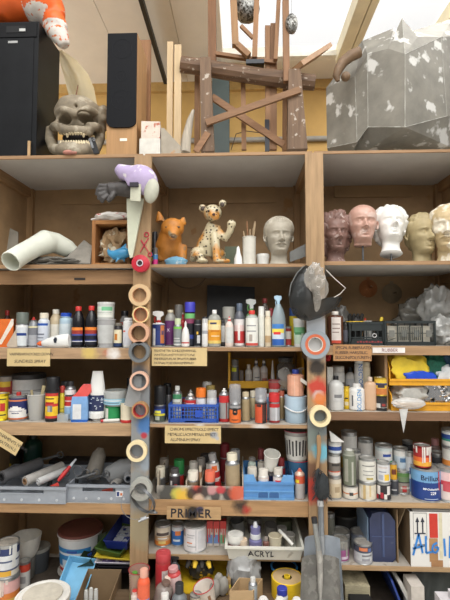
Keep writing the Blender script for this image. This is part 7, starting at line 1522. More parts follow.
for x, y in ((208.5, 211), (217, 210)):
    b = NB(); add_ball(b, k(x, y, -.086), .008, .006, .007, 2); obj('eye', b, M((40, 34, 28), .2), t, True)
b = NB(); add_ball(b, k(213.8, 214.5, -.112), .011, .008, .008, 2); obj('nose', b, M((70, 46, 40), .3), t, True)
for x, y in ((202.8, 208.5), (222.2, 204.5)):
    b = NB(); add_ball(b, k(x, y, -.036), .015, .005, .015, 2); obj('inner_ear', b, M((70, 56, 46), .6), t, True)
# ---- orange fox
Yc = YF + .12; t = thing('fox_figure', 'orange fox-like figure with grey worn face at the left of the middle shelf', 'figurine', (k(170, 262).x, Yc, z + .0006))
b = NB(); FOX = M((186, 120, 46), .55, var=.28, scale=10, spots=(132, 116, 90), spotscale=8, spotcut=.56)
add_tube(b, [k(168, 258, .04), k(169, 245, .0), k(171, 232, -.03)], .07, 16, radii=[.078, .082, .066]); add_ball(b, k(172.5, 228, -.06), .072, .066, .062, 3); add_tube(b, [k(173, 231, -.10), k(173, 237, -.15)], .03, 12, radii=[.044, .026])
for a_, c_, d_ in (((160.5, 222), (158.5, 211), -.03), ((182, 224), (184, 217), -.03)): add_tube(b, [k(a_[0], a_[1], d_), k(c_[0], c_[1], d_)], .03, 10, radii=[.034, .008])
add_tube(b, [k(160, 244, .0), k(159, 261, -.01)], .03, 12, radii=[.04, .032]); add_tube(b, [k(181, 246, .0), k(182, 261, -.02)], .03, 12, radii=[.04, .03])
for v in b.verts: v.co.z = max(v.co.z, zc)
obj('body', fuse(b, .007, 5), FOX, t, True, sm=180)
for x in (167, 178.5):
    b = NB(); add_ball(b, k(x, 227, -.118), .012, .006, .006, 2); obj('eye', b, M((96, 70, 44), .5), t, True)
b = NB(); add_ball(b, k(173, 236.5, -.172), .013, .008, .009, 2); obj('nose', b, M((90, 70, 50), .4), t, True)
# ---- small things on the middle sculpture shelf
def tubby(name, label, cat, prof, loc, m, oval=(1, 1), group=None):
    b = NB(); add_lathe(b, prof, 26, oval=oval, mat=Matrix.Translation(loc)); o = obj(name, b, m, None, True); return tag(o, label, cat, group)
loc, r, h = spot(164, 188, 256, z, .04); tubby('dish', 'small blue dish in front of the orange fox figure', 'dish', [(0, 0), (r * .8, 0), (r, h * .5), (r * .6, h * .8), (0, h)], loc + Vector((0, 0, .0006)), M((110, 160, 186), .4, spots=(200, 210, 214), spotscale=20), (1, .5))
spray(151.5, 157.5, 232, z, .10, 'black spray can with a magenta base band next to the fox figure', (40, 40, 46), .2, (36, 36, 40), .45, .9, [(.3, (190, 40, 110)), (.25, (226, 200, 60)), (.3, (50, 130, 180)), (.2, (40, 40, 46))], lz=(.02, .5), group='spray cans')
spray(153, 158, 248, z, .04, 'tiny can with pink and blue bands at the foot of the post', (60, 60, 66), .2, (90, 84, 80), .3, .9, [(.5, (196, 50, 120)), (.5, (60, 120, 170))], group='spray cans')
loc, r, h = spot(234, 242.5, 246, z, .07); tubby('plaster_cone', 'small white plaster cone between the leopard and the brush pot', 'cone', [(0, 0), (r, 0), (r * .95, h * .35), (r * .5, h * .65), (r * .35, h * .9), (0, h)], loc + Vector((0, 0, .0006)), WHITEP)
a = P(225, 247, YF + .3); c = P(238, 262, YF + .3); b = NB(); add_box(b, (a.x, YF + .28, z + .001), (c.x, YF + .34, a.z)); o = obj('green_block', b, M((104, 112, 92), .7), None, True, bev=.008); tag(o, 'grey-green block in the shadow behind the white plaster cone', 'block')
cup(242.5, 256, 237.5, z, .09, 'tall grey-white cup holding wooden modelling tools', (206, 202, 190), None, .95, name='tool_pot', group=None)
for i, (x0, y0, x1, y1, w_) in enumerate(((247, 258, 243.5, 231, .008), (248.5, 258, 247, 221, .009), (250, 258, 250, 229, .008), (251, 258, 255, 221.5, .013), (252, 258, 253, 228, .01))):
    a = P(x0, y0, YF + .085 + .006 * i); c = P(x1, y1, YF + .085 + .006 * i); a.z = max(a.z, z + .006); b = NB(); add_tube(b, [a, a + (c - a) * .6, a + (c - a) * .85, c], w_ / 2, 8, radii=[w_ * .35, w_ * .4, w_ * .6, w_ * .3]); o = obj('modelling_tool', b, wood((196, 166, 126) if i != 1 else (170, 120, 80), 'Z'), None, True)
    tag(o, ('leftmost thin wooden tool in the grey-white cup', 'tall dark-tipped wooden tool in the grey-white cup', 'short straight wooden tool in the middle of the grey-white cup', 'broad tall wooden tool leaning right in the grey-white cup', 'short wooden tool just left of the broad one in the grey-white cup')[i], 'tool', 'modelling tools in the cup')
tub(256.3, 269.5, 254.5, z, .12, 'low white tub between the cup of tools and the moustached head', (214, 212, 206), (210, 208, 202), .25)
a = P(289, 243, YF + .05); c = P(306, 262, YF + .05); b = NB(); add_prism(b, [P(289.5, 252, YF + .07), P(307, 243, YF + .05), P(307, 256, YF + .05), P(290, 262, YF + .07)], (.0, .012, 0))
for v in b.verts: v.co.z = max(v.co.z, z + .001)
o = obj('slate_slab', b, M((110, 110, 106), .6, var=.15), None, True, bev=.002); tag(o, 'grey slab leaning between the moustached head and the right post', 'slab')
# ---- left bay sculpture shelf
z = ZL[1]; PLA = M((212, 214, 200), .6, var=.07, scale=6)
b = NB(); k = lambda px, py, Y: P(px, py, YF + Y)
pts = [k(10, 262, -.13), k(22, 254, -.04), k(34, 247.5, .05), k(46, 242, .12), (k(56, 243, .17)), k(68, 249, .21), k(79, 256, .24)]; rads = [.062, .060, .062, .078, .066, .058, .03]
add_tube(b, pts, .06, 22, radii=rads)
cb = NB(); add_tube(cb, [pts[0] + (pts[0] - pts[1]) * .4, pts[0] + (pts[1] - pts[0]) * .9], .054, 18); add_tube(cb, [k(52, 262, .14), k(74, 262, .2)], .045, 14)
o = obj('plaster_cast', fuse(b, .0065, 4, cb), PLA, None, True, sm=180); tag(o, 'pale hollow plaster cast of a bent leg overhanging the shelf at the left', 'plaster cast')
zz = z + .001
b = NB(); p = [k(60, 263.5, .1), k(90, 263.5, .1), k(92, 246, .2), k(84, 240, .22), k(74, 250, .18)]; add_prism(b, p, (0, .02, 0)); 
for v in b.verts: v.co.z = max(v.co.z, zz)
o = obj('plaster_shard', b, M((138, 132, 122), .8, var=.25, scale=12, bump=.3), None, True, bev=.003); tag(o, 'jagged grey plaster shard standing right of the plaster leg', 'shard')
bag('plaster_rubble', 'flat grey broken plaster pieces lying under the plaster leg', (k(55, 262, .15).x, YF + .17, z + .03), .16, .10, .03, 51, M((120, 116, 108), .8, var=.2), 'rubble', .3, 2.5)
b = NB(); p = [k(-6, 264, .3), k(17, 264, .3), k(18, 232, .35), k(4, 225, .36), (k(-6, 226, .36))]; add_prism(b, p, (0, .01, 0)); 
for v in b.verts: v.co.z = max(v.co.z, zz)
o = obj('grey_sheet', b, M((140, 134, 122), .6, var=.2, scale=7), None, True); tag(o, 'scratched grey sheet leaning against the left wall of the sculpture shelf', 'sheet')
# wooden frame with torn casting
x0 = k(93, 240, .12).x; x1 = k(131, 240, .12).x; zt = k(110, 221, .12).z; y0 = YF + .10; BX = M((186, 120, 62), .6, var=.2, scale=12)
t = thing('wooden_box', 'open-fronted orange-brown wooden box holding torn casting scraps', 'box', ((x0 + x1) / 2, y0, z + .0006)); W2 = (x1 - x0) / 2; hh = zt - z
for x in (-W2, W2 - .022):
    b = NB(); add_box(b, (x, 0, 0), (x + .022, .22, hh)); obj('side_board', b, wood((190, 124, 66), 'Z'), t, bev=.002)
b = NB(); add_box(b, (-W2 + .0221, 0, hh - .024), (W2 - .0221, .22, hh)); add_box(b, (-W2 + .0221, 0, 0), (W2 - .0221, .22, .022)); obj('cross_board', b, wood((196, 132, 70), 'X'), t, bev=.002)
b = NB(); add_box(b, (-W2 + .0221, .21, .0221), (W2 - .0221, .2199, hh - .0241)); obj('back_board', b, M((150, 100, 56), .7, var=.3, scale=9), t)
bag('casting_scrap', 'torn brown and cream casting scraps inside the wooden box', ((x0 + x1) / 2 + .02, y0 + .11, z + .115), .075, .08, .085, 53, M((150, 122, 88), .8, var=.3, scale=14, spots=(206, 196, 172), spotscale=18, spotcut=.55), 'scrap', .6, 2.2, lo=(x0 + .024, y0 + .005, z + .024), hi=(x1 - .024, y0 + .205, zt - .026))
bag('plaster_mould', 'white plaster lump with red streaks on top of the wooden box', (k(113, 218, .15).x, YF + .19, zt + .026), .115, .085, .034, 54, M((220, 214, 206), .7, spots=(176, 70, 60), spotscale=16, spotcut=.62), 'plaster', .25, 1.5)
# shark
t = thing('shark_figure', 'blue and white toy shark in front of the wooden box', 'figurine', (k(120, 262, .03).x, YF + .04, z + .0006)); kk = lambda px, py, d=0: k(px, py, .045 + d)
b = NB(); add_tube(b, [kk(107.5, 250), kk(110, 253), kk(114, 255), kk(121, 254), kk(127, 252.5), kk(132.5, 251)], .03, 14, radii=[.006, .018, .030, .036, .030, .008])
add_prism(b, [kk(118, 250), kk(127, 249), kk(126, 243)], (0, .008, 0)); add_prism(b, [kk(107, 245.5), kk(110, 251), kk(106.5, 256), kk(108.5, 251)], (0, .007, 0)); add_prism(b, [kk(117, 256, -.02), kk(122, 257, -.02), kk(115, 262.8, -.04)], (0, .008, 0)); add_prism(b, [kk(122, 257), kk(126, 256), kk(124, 262.8)], (0, .008, 0))
obj('body', fuse(b, .004, 2), M((60, 140, 184), .4, spots=(206, 214, 216), spotscale=9, spotcut=.55), t, True, sm=180)
b = NB(); add_ball(b, kk(129.5, 250.5, -.022), .004, .004, .004, 2); obj('eye', b, M((20, 20, 22), .2), t, True)
b = NB(); a = k(60, 270, -.002); add_box(b, (k(72, 274, 0).x, YF + .036, P(72, 280, YF + .04).z), (k(83, 274, 0).x, YF + .0399, P(72, 278, YF + .04).z)); o = obj('name_plate', b, M((40, 34, 30), .5), SHELV, True)
# ================================================================ on top of the shelving
z = ZTOP + .0008
def flr(p, lo=None): return Vector((p.x, p.y, max(p.z, lo if lo is not None else z)))
# black cabinet
y0 = YF + .04; y1 = y0 + .31; xr = P(37.5, 90, y0).x; xl = xr - .62; zt = P(20, 22, y0).z
t = thing('speaker_cabinet', 'large scuffed black cabinet at the top left under the orange paw', 'cabinet', ((xl + xr) / 2, y0, z)); BC = M((17, 18, 20), .38, var=.4, scale=6, spots=(52, 54, 56), spotscale=16, spotcut=.68, spec=.3)
b = NB(); add_box(b, (xl, y0, z), (xr, y1, zt)); obj('body', b, BC, t, True, bev=.004)
b = NB(); zq = P(20, 37.5, y0).z; add_box(b, (xl + .01, y0 - .004, z + .012), (xr - .03, y0 - .0005, zq - .006)); obj('door', b, M((19, 20, 22), .45, var=.3, scale=8, spec=.25), t, True, bev=.002)
b = NB(); add_box(b, (xl + .01, y0 - .006, zq), (xr - .012, y0 - .0005, zt - .012)); obj('top_panel', b, M((16, 16, 18), .4, spec=.25), t, True, bev=.002)
b = NB(); a = P(7, 27, y0); c = P(26, 33, y0); add_box(b, (a.x, y0 - .008, c.z), (c.x, y0 - .0061, a.z)); obj('slot', b, M((10, 10, 11), .6), t, True)
b = NB(); a = P(20, 29.5, y0); c = P(26, 32, y0); add_box(b, (a.x, y0 - .0095, c.z), (c.x, y0 - .0081, a.z)); obj('badge', b, M((190, 190, 186), .4), t, True)
b = NB(); a = P(8.5, 41.5, y0); c = P(18, 43.5, y0); add_box(b, (a.x, y0 - .006, c.z), (c.x, y0 - .0041, a.z)); obj('badge', b, M((170, 170, 168), .4), t, True)
b = NB(); a = P(28, 141, YF + .02); c = P(30, 155, YF + .02); add_box(b, (a.x, YF + .016, z), (c.x, YF + .028, a.z)); o = obj('wood_strip', b, wood((206, 166, 116), 'Z'), None, True); tag(o, 'short upright wood strip in front of the black cabinet', 'wood strip')
# orange paw
Yp = y0 + .12; k = lambda px, py, d=0: P(px, py, Yp + d); zp = zt + .0015; b = NB()
add_ball(b, k(18, 4, .02), .26, .20, .16, 4, fn=lump(120, .12)); add_ball(b, k(44, 8, -.02), .13, .16, .12, 3); add_ball(b, k(-8, 8, 0), .16, .18, .14, 3)
for v in b.verts: v.co.z = max(v.co.z, zp)
for (x0, y0_, x1, y1_, x2, y2, r_) in ((46, 14, 56, 22, 64, 30, .062), (50, 26, 60, 36, 65, 46, .058), (40, 4, 52, 8, 62, 16, .06)): 
    add_tube(b, [k(x0, y0_, -.02), k(x1, y1_, -.05), k(x2, y2, -.05)], r_, 14, radii=[r_, r_ * 1.05, r_ * .6])
for v in b.verts:
    if v.co.x < xr + .012: v.co.z = max(v.co.z, zp)
ob = fuse(b, .010, 5)
for v in ob.verts:
    if v.co.x < xr + .006: v.co.z = max(v.co.z, zp)
for f in ob.faces:
    f.material_index = 1 if (f.normal.z < -.6 and f.calc_center_median().x > xr - .12) or (f.calc_center_median().z < zp + .035 and f.normal.z < .3) else 0
OR = M((226, 98, 34), .5, var=.18, scale=6, spots=(206, 200, 190), spotscale=9, spotcut=.74)
o = obj('paw_sculpture', ob, [OR, M((206, 200, 192), .8, spots=(206, 110, 60), spotscale=34, spotcut=.58)], None, True, sm=180, rec=False); tag(o, 'big orange paw sculpture with a pale worn underside on top of the black cabinet', 'sculpture')
b = NB(); add_ball(b, k(56, -3, .06), .05, .05, .045, 3, fn=lump(4, .2)); 
for v in b.verts: v.co.z = max(v.co.z, zp + .11)
o.data.name = 'paw'; bm2 = b; bm2.free()
# ivory horn
Yh = YF + .42; k = lambda px, py, d=0: P(px, py, Yh + d); b = NB(); HN = M((218, 208, 176), .5, var=.08, scale=5)
pl = [(56, 50), (60, 62), (65, 80), (69, 97), (70, 110), (72, 240)]; pr = [(62, 50), (76, 60), (88, 74), (94, 88), (97, 104), (98, 240)]
rows = []
for (xa, ya), (xb, yb) in zip(pl, pr):
    row = []
    for i in range(9):
        u = i / 8; q = k(xa + (xb - xa) * u, ya + (yb - ya) * u, -.06 * math.sin(PI * u)); row.append(b.verts.new(flr(q)))
    rows.append(row)
for A, B_ in zip(rows, rows[1:]):
    for i in range(8): b.faces.new([A[i], A[i + 1], B_[i + 1], B_[i]])
bmesh.ops.solidify(b, geom=b.faces[:], thickness=.015); o = obj('curved_horn', b, HN, None, True, sm=60); tag(o, 'pale ivory curved horn piece rising between the cabinet and the skull', 'horn')
# monster skull
Ys = YF + .16; k = lambda px, py, d=0: P(px, py, Ys + d); SK = M((136, 124, 104), .65, var=.3, scale=14, bump=.25, spots=(168, 158, 138), spotscale=14, spotcut=.58)
t = thing('skull', 'large grey-brown monster skull with open jaws beside the loudspeaker', 'skull', k(77, 155).xy.to_3d() + Vector((0, 0, z)))
b = NB()
add_ball(b, k(79, 115, .04), .155, .16, .105, 4, fn=lump(130, .06)); add_ball(b, k(76, 125, -.02), .125, .12, .09, 3)                         # cranium, face
add_tube(b, [k(57, 114, -.06), k(63, 109.5, -.13), k(71, 112, -.15), k(75, 114, -.155), k(80, 112.5, -.15), k(88, 108.5, -.13), k(96, 113, -.05)], .024, 12)        # brow
add_tube(b, [k(54, 127, .0), k(57, 126, -.09), k(64, 126, -.135)], .03, 12); add_tube(b, [k(98, 128, .0), k(95, 127, -.08), k(88, 127, -.13)], .03, 12)    # cheek bones
add_tube(b, [k(61, 131, -.09), k(67, 130, -.15), k(75, 129.5, -.17), k(84, 130.5, -.15), k(91, 132, -.09)], .026, 12)                          # upper jaw
add_tube(b, [k(51, 128, .03), k(50, 140, .01), k(54, 149, -.06), k(63, 150, -.13), k(74, 150.5, -.155), k(86, 150, -.12), k(96, 148, -.05), k(100, 138, .02), k(100, 128, .04)], .034, 14)   # lower jaw
add_tube(b, [k(62, 147, -.12), k(74, 146.5, -.15), k(87, 147, -.11)], .03, 12); add_ball(b, k(103, 118, .05), .045, .07, .08, 3, fn=lump(3, .3))
cb = NB()
for x, y in ((64, 119), (87, 119.5)): add_ball(cb, k(x, y, -.13 if x < 70 else -.085), .050, .11, .034, 3)
add_ball(cb, k(74.5, 123.5, -.16), .020, .05, .024, 3); add_ball(cb, k(76, 106, -.105), .012, .05, .012, 2)
ob = fuse(b, .007, 3, cb)
for v in ob.verts: v.co.z = max(v.co.z, z)
obj('bone', ob, SK, t, True, sm=180)
b = NB(); TE = M((206, 190, 156), .45, var=.2, scale=30); rg = random.Random(2)
for i in range(11):
    u = i / 10; x = 62 + 27 * u; dd = -.165 + .055 * (2 * u - 1) ** 2; L = 6.5 if i in (2, 8) else 4
    add_tube(b, [k(x, 131, dd), k(x, 131 + L * .6, dd - .006), k(x, 131 + L, dd)], .009, 8, radii=[.0105, .010, .004])
obj('upper_teeth', b, TE, t, True); b = NB()
for i in range(12):
    u = i / 11; x = 61 + 28 * u; dd = -.155 + .055 * (2 * u - 1) ** 2
    add_tube(b, [k(x, 147, dd + .01), k(x, 143.5, dd - .004), k(x, 140.5, dd)], .009, 8, radii=[.0105, .010, .005])
obj('lower_teeth', b, TE, t, True)
b = NB(); add_ball(b, k(76, 139, -.05), .085, .06, .05, 3); obj('mouth_shade', b, M((32, 24, 22), .8), t, True)  # dark ball: shade inside the open mouth put in as colour
b = NB(); add_ball(b, k(70, 152.5, -.165), .045, .02, .016, 3); 
for v in b.verts: v.co.z = max(v.co.z, z)
obj('gum_patch', b, M((176, 120, 106), .5), t, True)
b = NB(); add_bar(b, k(91, 138, -.17), k(97, 154, -.16), .034, .02, (0, 1, 0)); o = obj('clamp_handle', b, M((44, 44, 46), .4), None, True, bev=.003)
for v in o.data.vertices: v.co.z = max(v.co.z, z - o.location.z)
tag(o, 'black and steel handle leaning against the jaw of the skull', 'handle')
b = NB(); add_bar(b, k(90, 138.5, -.182), k(93, 148, -.178), .012, .004, (0, 1, 0)); add_ring(b, k(90, 139.5, -.188), .007, .002, 'Y', 14, 6); add_ring(b, k(94, 139.5, -.188), .007, .002, 'Y', 14, 6); obj('steel_plate', b, STEEL, o, True)
b = NB(); add_tube(b, [k(75, 101, .1), k(78, 85, .12)], .006, 8, r1=.003); o = obj('stick', b, wood((150, 100, 70), 'Z'), t, True)
# loudspeaker
y0 = YF + .05; xl = P(107, 100, y0).x; xr = P(137, 100, y0).x; zt = P(122, 34, y0).z; dp = .26
WD = wood((196, 146, 92), 'Z', .12)
t = thing('loudspeaker', 'tall wooden loudspeaker with a rounded black front grille', 'loudspeaker', ((xl + xr) / 2, y0, z))
b = NB(); add_box(b, (xl, y0, z), (xr, y0 + dp, zt)); obj('cabinet', b, WD, t, True, bev=.002)
b = NB(); rr = .05; z0 = P(122, 128, y0).z; pts = [(xr - .002, zt - .003), (xl + .002, zt - .003), (xl + .002, z0 + rr)] + [(xl + .002 + rr - rr * math.cos(q), z0 + rr * .8 - rr * .8 * math.sin(q)) for q in [PI / 2 * i / 6 for i in range(1, 7)]] + [(xr - .002 - rr + rr * math.sin(q), z0 + rr * .8 - rr * .8 * math.cos(q)) for q in [PI / 2 * i / 6 for i in range(0, 7)]]
add_prism(b, [(x, y0 - .012, zz) for x, zz in pts], (0, .0115, 0)); obj('grille', b, M((13, 14, 18), .7, var=.15, scale=60, spec=.2), t, True)
xm = (xl + xr) / 2
for py, r_ in ((50, .062), (77, .032), (101, .062)):
    zz = P(122, py, y0).z; b = NB(); add_ring(b, (xm, y0 - .0115, zz), r_, .002, 'Y', 32, 6); add_ring(b, (xm, y0 - .0115, zz), r_ * .4, .0015, 'Y', 24, 6); obj('driver', b, M((20, 21, 25), .6, spec=.2), t, True)
b = NB(); a = P(120, 138.5, y0); c = P(127, 141, y0); add_box(b, (a.x, y0 - .002, c.z), (c.x, y0 - .0003, a.z)); obj('badge', b, M((220, 214, 200), .4, .4), t, True)
# planks and boxes right of it
yk = YF + .38; a = P(138.5, 40, yk); c = P(149.5, 150, yk); b = NB(); add_box(b, (a.x, yk, z), (c.x, yk + .03, a.z)); o = obj('plank', b, wood((166, 116, 74), 'Z', blots=[((0, 0, .42), .022, (110, 70, 44))]), None, True, bev=.002); tag(o, 'brown upright plank with a knot behind the loudspeaker', 'plank')
def slab(name, label, x0, x1, yt, yb, d, dep, m, cat='block', rot=0, zb=None, group=None):
    a = P(x0, yt, YF + d); c = P(x1, yt, YF + d); zz = z if zb is None else zb; xm = (a.x + c.x) / 2; b = NB(); w2 = (c.x - a.x) / 2; add_box(b, (-w2, 0, 0), (w2, dep, a.z - zz)); o = obj(name, b, m, None, bev=.003); o.location = (xm, YF + d, zz); o.rotation_euler = (0, 0, rot); return tag(o, label, cat, group), a.z
o, z2 = slab('plaster_block', 'white block lying under the speckled block right of the loudspeaker', 139.5, 160, 138.5, 153, .03, .14, M((206, 202, 192), .7))
slab('plaster_block', 'pink-speckled white block stacked beside the loudspeaker', 141.5, 160, 121.5, 138, .05, .10, M((206, 192, 178), .8, spots=(176, 110, 90), spotscale=26, spotcut=.56), zb=z2 + .001, rot=.1)
b = NB(); A0, A1 = P(150, 121, YF + .05), P(179, 146, YF - .0); 
add_prism(b, [flr(P(x, y, YF + .05)) for x, y in ((161, 128), (164, 128), (180.5, 146), (180.5, 154), (161, 154))], (0, .09, 0))
o = obj('wooden_block', b, M((156, 146, 130), .7, spots=(176, 136, 96), spotscale=10), None, True, bev=.003); tag(o, 'whitewashed wedge-shaped wooden block left of the two pale battens', 'block')
for x0, x1, yt, lb, dd in ((167.3, 173, 41.5, 'left pale pine batten standing upright beside the wooden stand', .28), (174.5, 181.3, 44.5, 'right pale pine batten standing upright beside the wooden stand', .25)):
    a = P(x0, yt, YF + dd); c = P(x1, yt, YF + dd); b = NB(); add_box(b, (a.x, YF + dd, z), (c.x, YF + dd + .024, a.z)); o = obj('batten', b, wood((226, 194, 146), 'Z', .1), None, True, bev=.0015); tag(o, lb, 'batten', 'pale pine battens')
b = NB(); k = lambda px, py, d=.2: P(px, py, YF + d); add_tube(b, [flr(k(185, 152.5)), k(187, 136), k(190, 120), k(194, 110)], .03, 10, radii=[.035, .03, .022, .008])
for v in b.verts: v.co += Vector(noise.noise_vector(v.co * 14)) * .008; v.co.z = max(v.co.z, z)
o = obj('driftwood', b, M((176, 166, 150), .8, var=.25, stretch=(1, 1, .15), scale=40), None, True); tag(o, 'grey-white splintered driftwood piece by the left leg of the stand', 'driftwood')
# the old wooden stand
OLD = wood((118, 88, 64), 'X', .3, spots=(170, 156, 140)); OLZ = wood((126, 96, 70), 'Z', .3, spots=(176, 164, 150)); MID = wood((162, 116, 76), 'Z', .2); MIX = wood((156, 110, 72), 'X', .2)
Yt = YF + .24; k = lambda px, py, d=0: P(px, py, Yt + d)
t = thing('wooden_stand', 'old heavy timber stand with cross braces at the top centre', 'stand', (k(245, 150).x, Yt, z))
def mem(nm, pts, w_, th, m, d0=0, d1=None, w1=None):
    d1 = d0 if d1 is None else d1; b = NB(); a = flr(k(*pts[0], d0)); c = flr(k(*pts[1], d1)); add_bar(b, a, c, w_, th, (0, 1, 0), w1); 
    for v in b.verts: v.co.z = max(v.co.z, z)
    obj(nm, b, m, t, True, bev=.004)
b = NB(); rows = [k(181, 64.5, 0), k(200, 67), k(232, 72.5), k(260, 76.5), k(288, 80), k(315, 83)]
add_tube(b, rows, .05, 10, radii=[.052, .052, .054, .052, .056, .048])
for v in b.verts: v.co += Vector(noise.noise_vector(v.co * 9)) * .006
obj('beam', b, OLD, t, True, sm=30)
mem('leg', ((205.5, 60), (208, 153)), .068, .06, OLZ, -.055, -.07, .085); mem('leg', ((294, 72), (297, 151)), .075, .07, OLZ, -.07, -.08, .125)
mem('leg', ((197.5, 74), (197, 152)), .036, .04, MID, .10, .16); mem('leg', ((286.5, 84), (286, 151)), .05, .04, MID, .10, .16)
mem('brace', ((206, 123), (300, 90)), .040, .022, wood((150, 108, 72), 'X', .2), -.115, -.12); mem('brace', ((212, 97), (284, 145)), .042, .022, MIX, .02, .02); mem('brace', ((196, 152), (208, 133)), .04, .02, MIX, -.11, -.10)
mem('upright', ((212, -8), (212.5, 72)), .055, .04, wood((140, 94, 58), 'Z'), .06); mem('rail', ((216, 54), (276, 63)), .022, .03, MIX, .02); 
mem('upright', ((233, -8), (235.5, 46)), .045, .045, wood((172, 128, 84), 'Z'), -.02); mem('brace', ((236, 44), (249, 56)), .035, .04, MID, -.02); mem('brace', ((241, 26), (253, 38)), .022, .02, MID, 0); mem('upright', ((257, -8), (254.5, 58)), .034, .03, wood((170, 122, 80), 'Z'), .0)
mem('upright', ((279, -8), (275.5, 60)), .026, .03, MID, -.02); mem('upright', ((285.5, 0), (286.5, 82)), .040, .035, wood((150, 106, 70), 'Z'), -.08); mem('upright', ((267.5, 27), (268, 150)), .034, .035, MID, .05); mem('upright', ((273.5, 25), (273.5, 150)), .042, .04, wood((146, 102, 66), 'Z'), .05); mem('upright', ((243, 76), (244, 150)), .032, .03, MID, .08)
b = NB(); add_box(b, (k(246, 64, 0).x, Yt - .03, k(246, 66).z), (k(264, 64).x, Yt + .03, k(246, 62).z)); obj('metal_plate', b, M((40, 42, 46), .4, .5), t, True)
b = NB(); add_box(b, (k(265, 120).x, Yt + .02, k(265, 150).z), (k(269.5, 120).x, Yt + .03, k(265, 118).z)); obj('metal_plate', b, M((34, 34, 38), .4, .5), t, True)
# plank resting on the beam end
b = NB(); add_bar(b, k(296, 68, -.10), k(323, 51, .22), .10, .03, (0, .3, 1), .15); o = obj('plank', b, wood((176, 130, 88), 'Y', .15), None, True, bev=.003); tag(o, 'short brown plank lying on the right end of the stand beam', 'plank')
# wire balls hanging at the window
for px, py, r_, lb in ((247, 9, .088, 'silver mesh ball hanging among the uprights of the stand'), (291.5, 24, .04, 'small grey mesh ball hanging right of the stand uprights')):
    q = P(px, py, Yt + (.06 if px < 260 else -.10)); t2 = thing('mesh_ball', lb, 'ball', (q.x, q.y, q.z - r_), (0, 0, 0), 'mesh balls'); b = NB(); add_ball(b, (0, 0, r_), r_, r_, r_ * (1 if px < 260 else 1.6), 3, fn=lump(8, .06, 5)); obj('mesh', b, M((150, 150, 146), .3, .7, var=.6, scale=60, bump=.8, spots=(70, 66, 60), spotscale=70, spotcut=.5), t2)
    b = NB(); add_tube(b, [(0, 0, r_ * 1.9), (0, 0, r_ * 1.9 + (ZC - q.z - r_ * .9) - .02)], .002, 6); obj('wire', b, DSTEEL, t2)
    b = NB(); add_tube(b, [(0, 0, r_ * 1.9), (0, 0, r_ * 1.6)], .006, 6); obj('hook', b, DSTEEL, t2)
# white crinkled scraps at the foot of the column
bag('paper_scrap', 'small crumpled white paper scrap near the foot of the steel column', (k(236, 145, .1).x, Yt + .12, z + .035), .055, .04, .036, 66, M((206, 200, 188), .7), 'paper', .5, 2.2)
b = NB(); add_tube(b, [k(231, 150, .15), k(236, 134, .12), k(246, 131, .1), k(262, 133, .1), k(276, 120, .08)], .003, 6)
for v in b.verts: v.co.z = max(v.co.z, z)
o = obj('wire', b, M((60, 54, 48), .6), None, True); tag(o, 'thin dark wire looping between the legs of the stand', 'wire')
# star-like grey mould
Ym = YF + .06; k = lambda px, py, d=0: P(px, py, Ym + d); b = NB()
def V(px, py, d): return b.verts.new(flr(k(px, py, d)))
GM = M((122, 118, 108), .6, var=.22, scale=7, bump=.25, spots=(196, 194, 188), spotscale=9, spotcut=.57)
apex = V(402, 18, .08); a0 = V(388, 48.5, .02); a1 = V(418, 36.5, .03)
f0 = V(367.5, 54, .12); f1 = V(405, 54, -.06); f2 = V(441, 37, .12); g0 = V(368, 127, .12); g1 = V(405, 127, -.06); g2 = V(447, 116, .12)
n0 = V(394, 28, .26); n1 = V(411.5, 31, .2); nb = V(402, 34, .24); h0 = V(362, 41, .32); h1 = V(452, 19, .36); l0 = V(326, 88, .42); l1 = V(355, 76, .20); l2 = V(327, 148, .40); l3 = V(357, 142, .18)
r1 = V(480, 34, .34); r2 = V(480, 110, .34); bk0 = V(372, 50, .56); bk1 = V(470, 16, .56); bl = V(330, 84, .56); b0 = V(330, 160, .56); b1 = V(475, 160, .56); q0 = V(350, 160, .46); q1 = V(480, 160, .5); q2 = V(330, 160, .5)
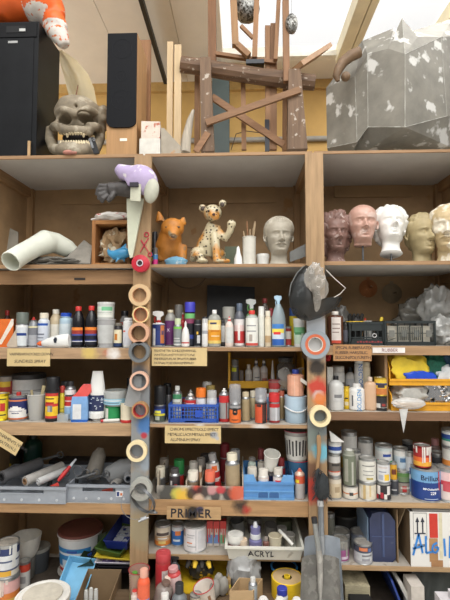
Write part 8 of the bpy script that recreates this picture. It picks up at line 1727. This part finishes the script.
for fs in ((f0, a0, f1), (a0, apex, f1), (f1, apex, a1), (f1, a1, f2), (f0, g0, g1, f1), (f1, g1, g2, f2), (a0, apex, nb), (apex, a1, nb), (f0, h0, n0, a0), (a0, n0, nb), (a1, nb, n1), (a1, n1, h1, f2), (h0, bk0, nb, n0), (nb, bk0, bk1), (nb, bk1, h1, n1), (f0, h0, l1), (h0, l0, l1), (h0, bk0, bl, l0), (l0, l2, l3, l1), (l1, l3, g0, f0), (f2, g2, r2, r1), (f2, r1, h1), (h1, r1, bk1), (g0, l3, q0), (g0, q0, g1), (g1, q0, q1), (g1, q1, g2), (g2, q1, r2), (l3, l2, q2, q0), (bl, bk0, bk1, b1, b0), (l0, bl, b0, q2, l2), (r1, r2, q1, b1, bk1), (q0, q2, b0, b1, q1)):
    try: b.faces.new(fs)
    except ValueError: pass
ws = [(p.co.copy(), q.co.copy()) for p, q in ((f0, g0), (f1, g1), (f2, g2), (g0, g1), (g1, g2), (l3, g0), (l1, l3), (l2, l3), (f1, f2), (apex, f1))]
bmesh.ops.triangulate(b, faces=b.faces[:]); o = obj('star_mould', b, GM, None, True, sm=0); tag(o, 'big grey faceted star-shaped plaster mould at the top right', 'mould')
for v in o.data.vertices: v.co.z = max(v.co.z, z - o.location.z)
for es in ws:
    b = NB(); n = 24; pp = [es[0] + (es[1] - es[0]) * i / n for i in range(n + 1)]; add_tube(b, pp, .004, 6, radii=[.0008 + .004 * abs(noise.noise(p * 23)) for p in pp]); obj('worn_edge', b, M((168, 166, 158), .8), o, True)
b = NB(); pts = [k(364, 42, .03), k(356, 43, .0), k(349, 47, -.02), (k(344.5, 54, -.03)), k(342, 61, -.03), k(344, 66.5, -.03)]
for p in pts: p.y = Ym + .13
add_tube(b, pts, .03, 12, radii=[.034, .036, .034, .030, .024, .012]); add_ball(b, pts[4] + Vector((.06, .0, -.005)), .03, .03, .03, 3)
o = obj('hooked_horn', b, M((112, 88, 64), .6, var=.3, scale=16, bump=.3), None, True); tag(o, 'brown hooked horn resting against the left of the grey mould', 'horn')
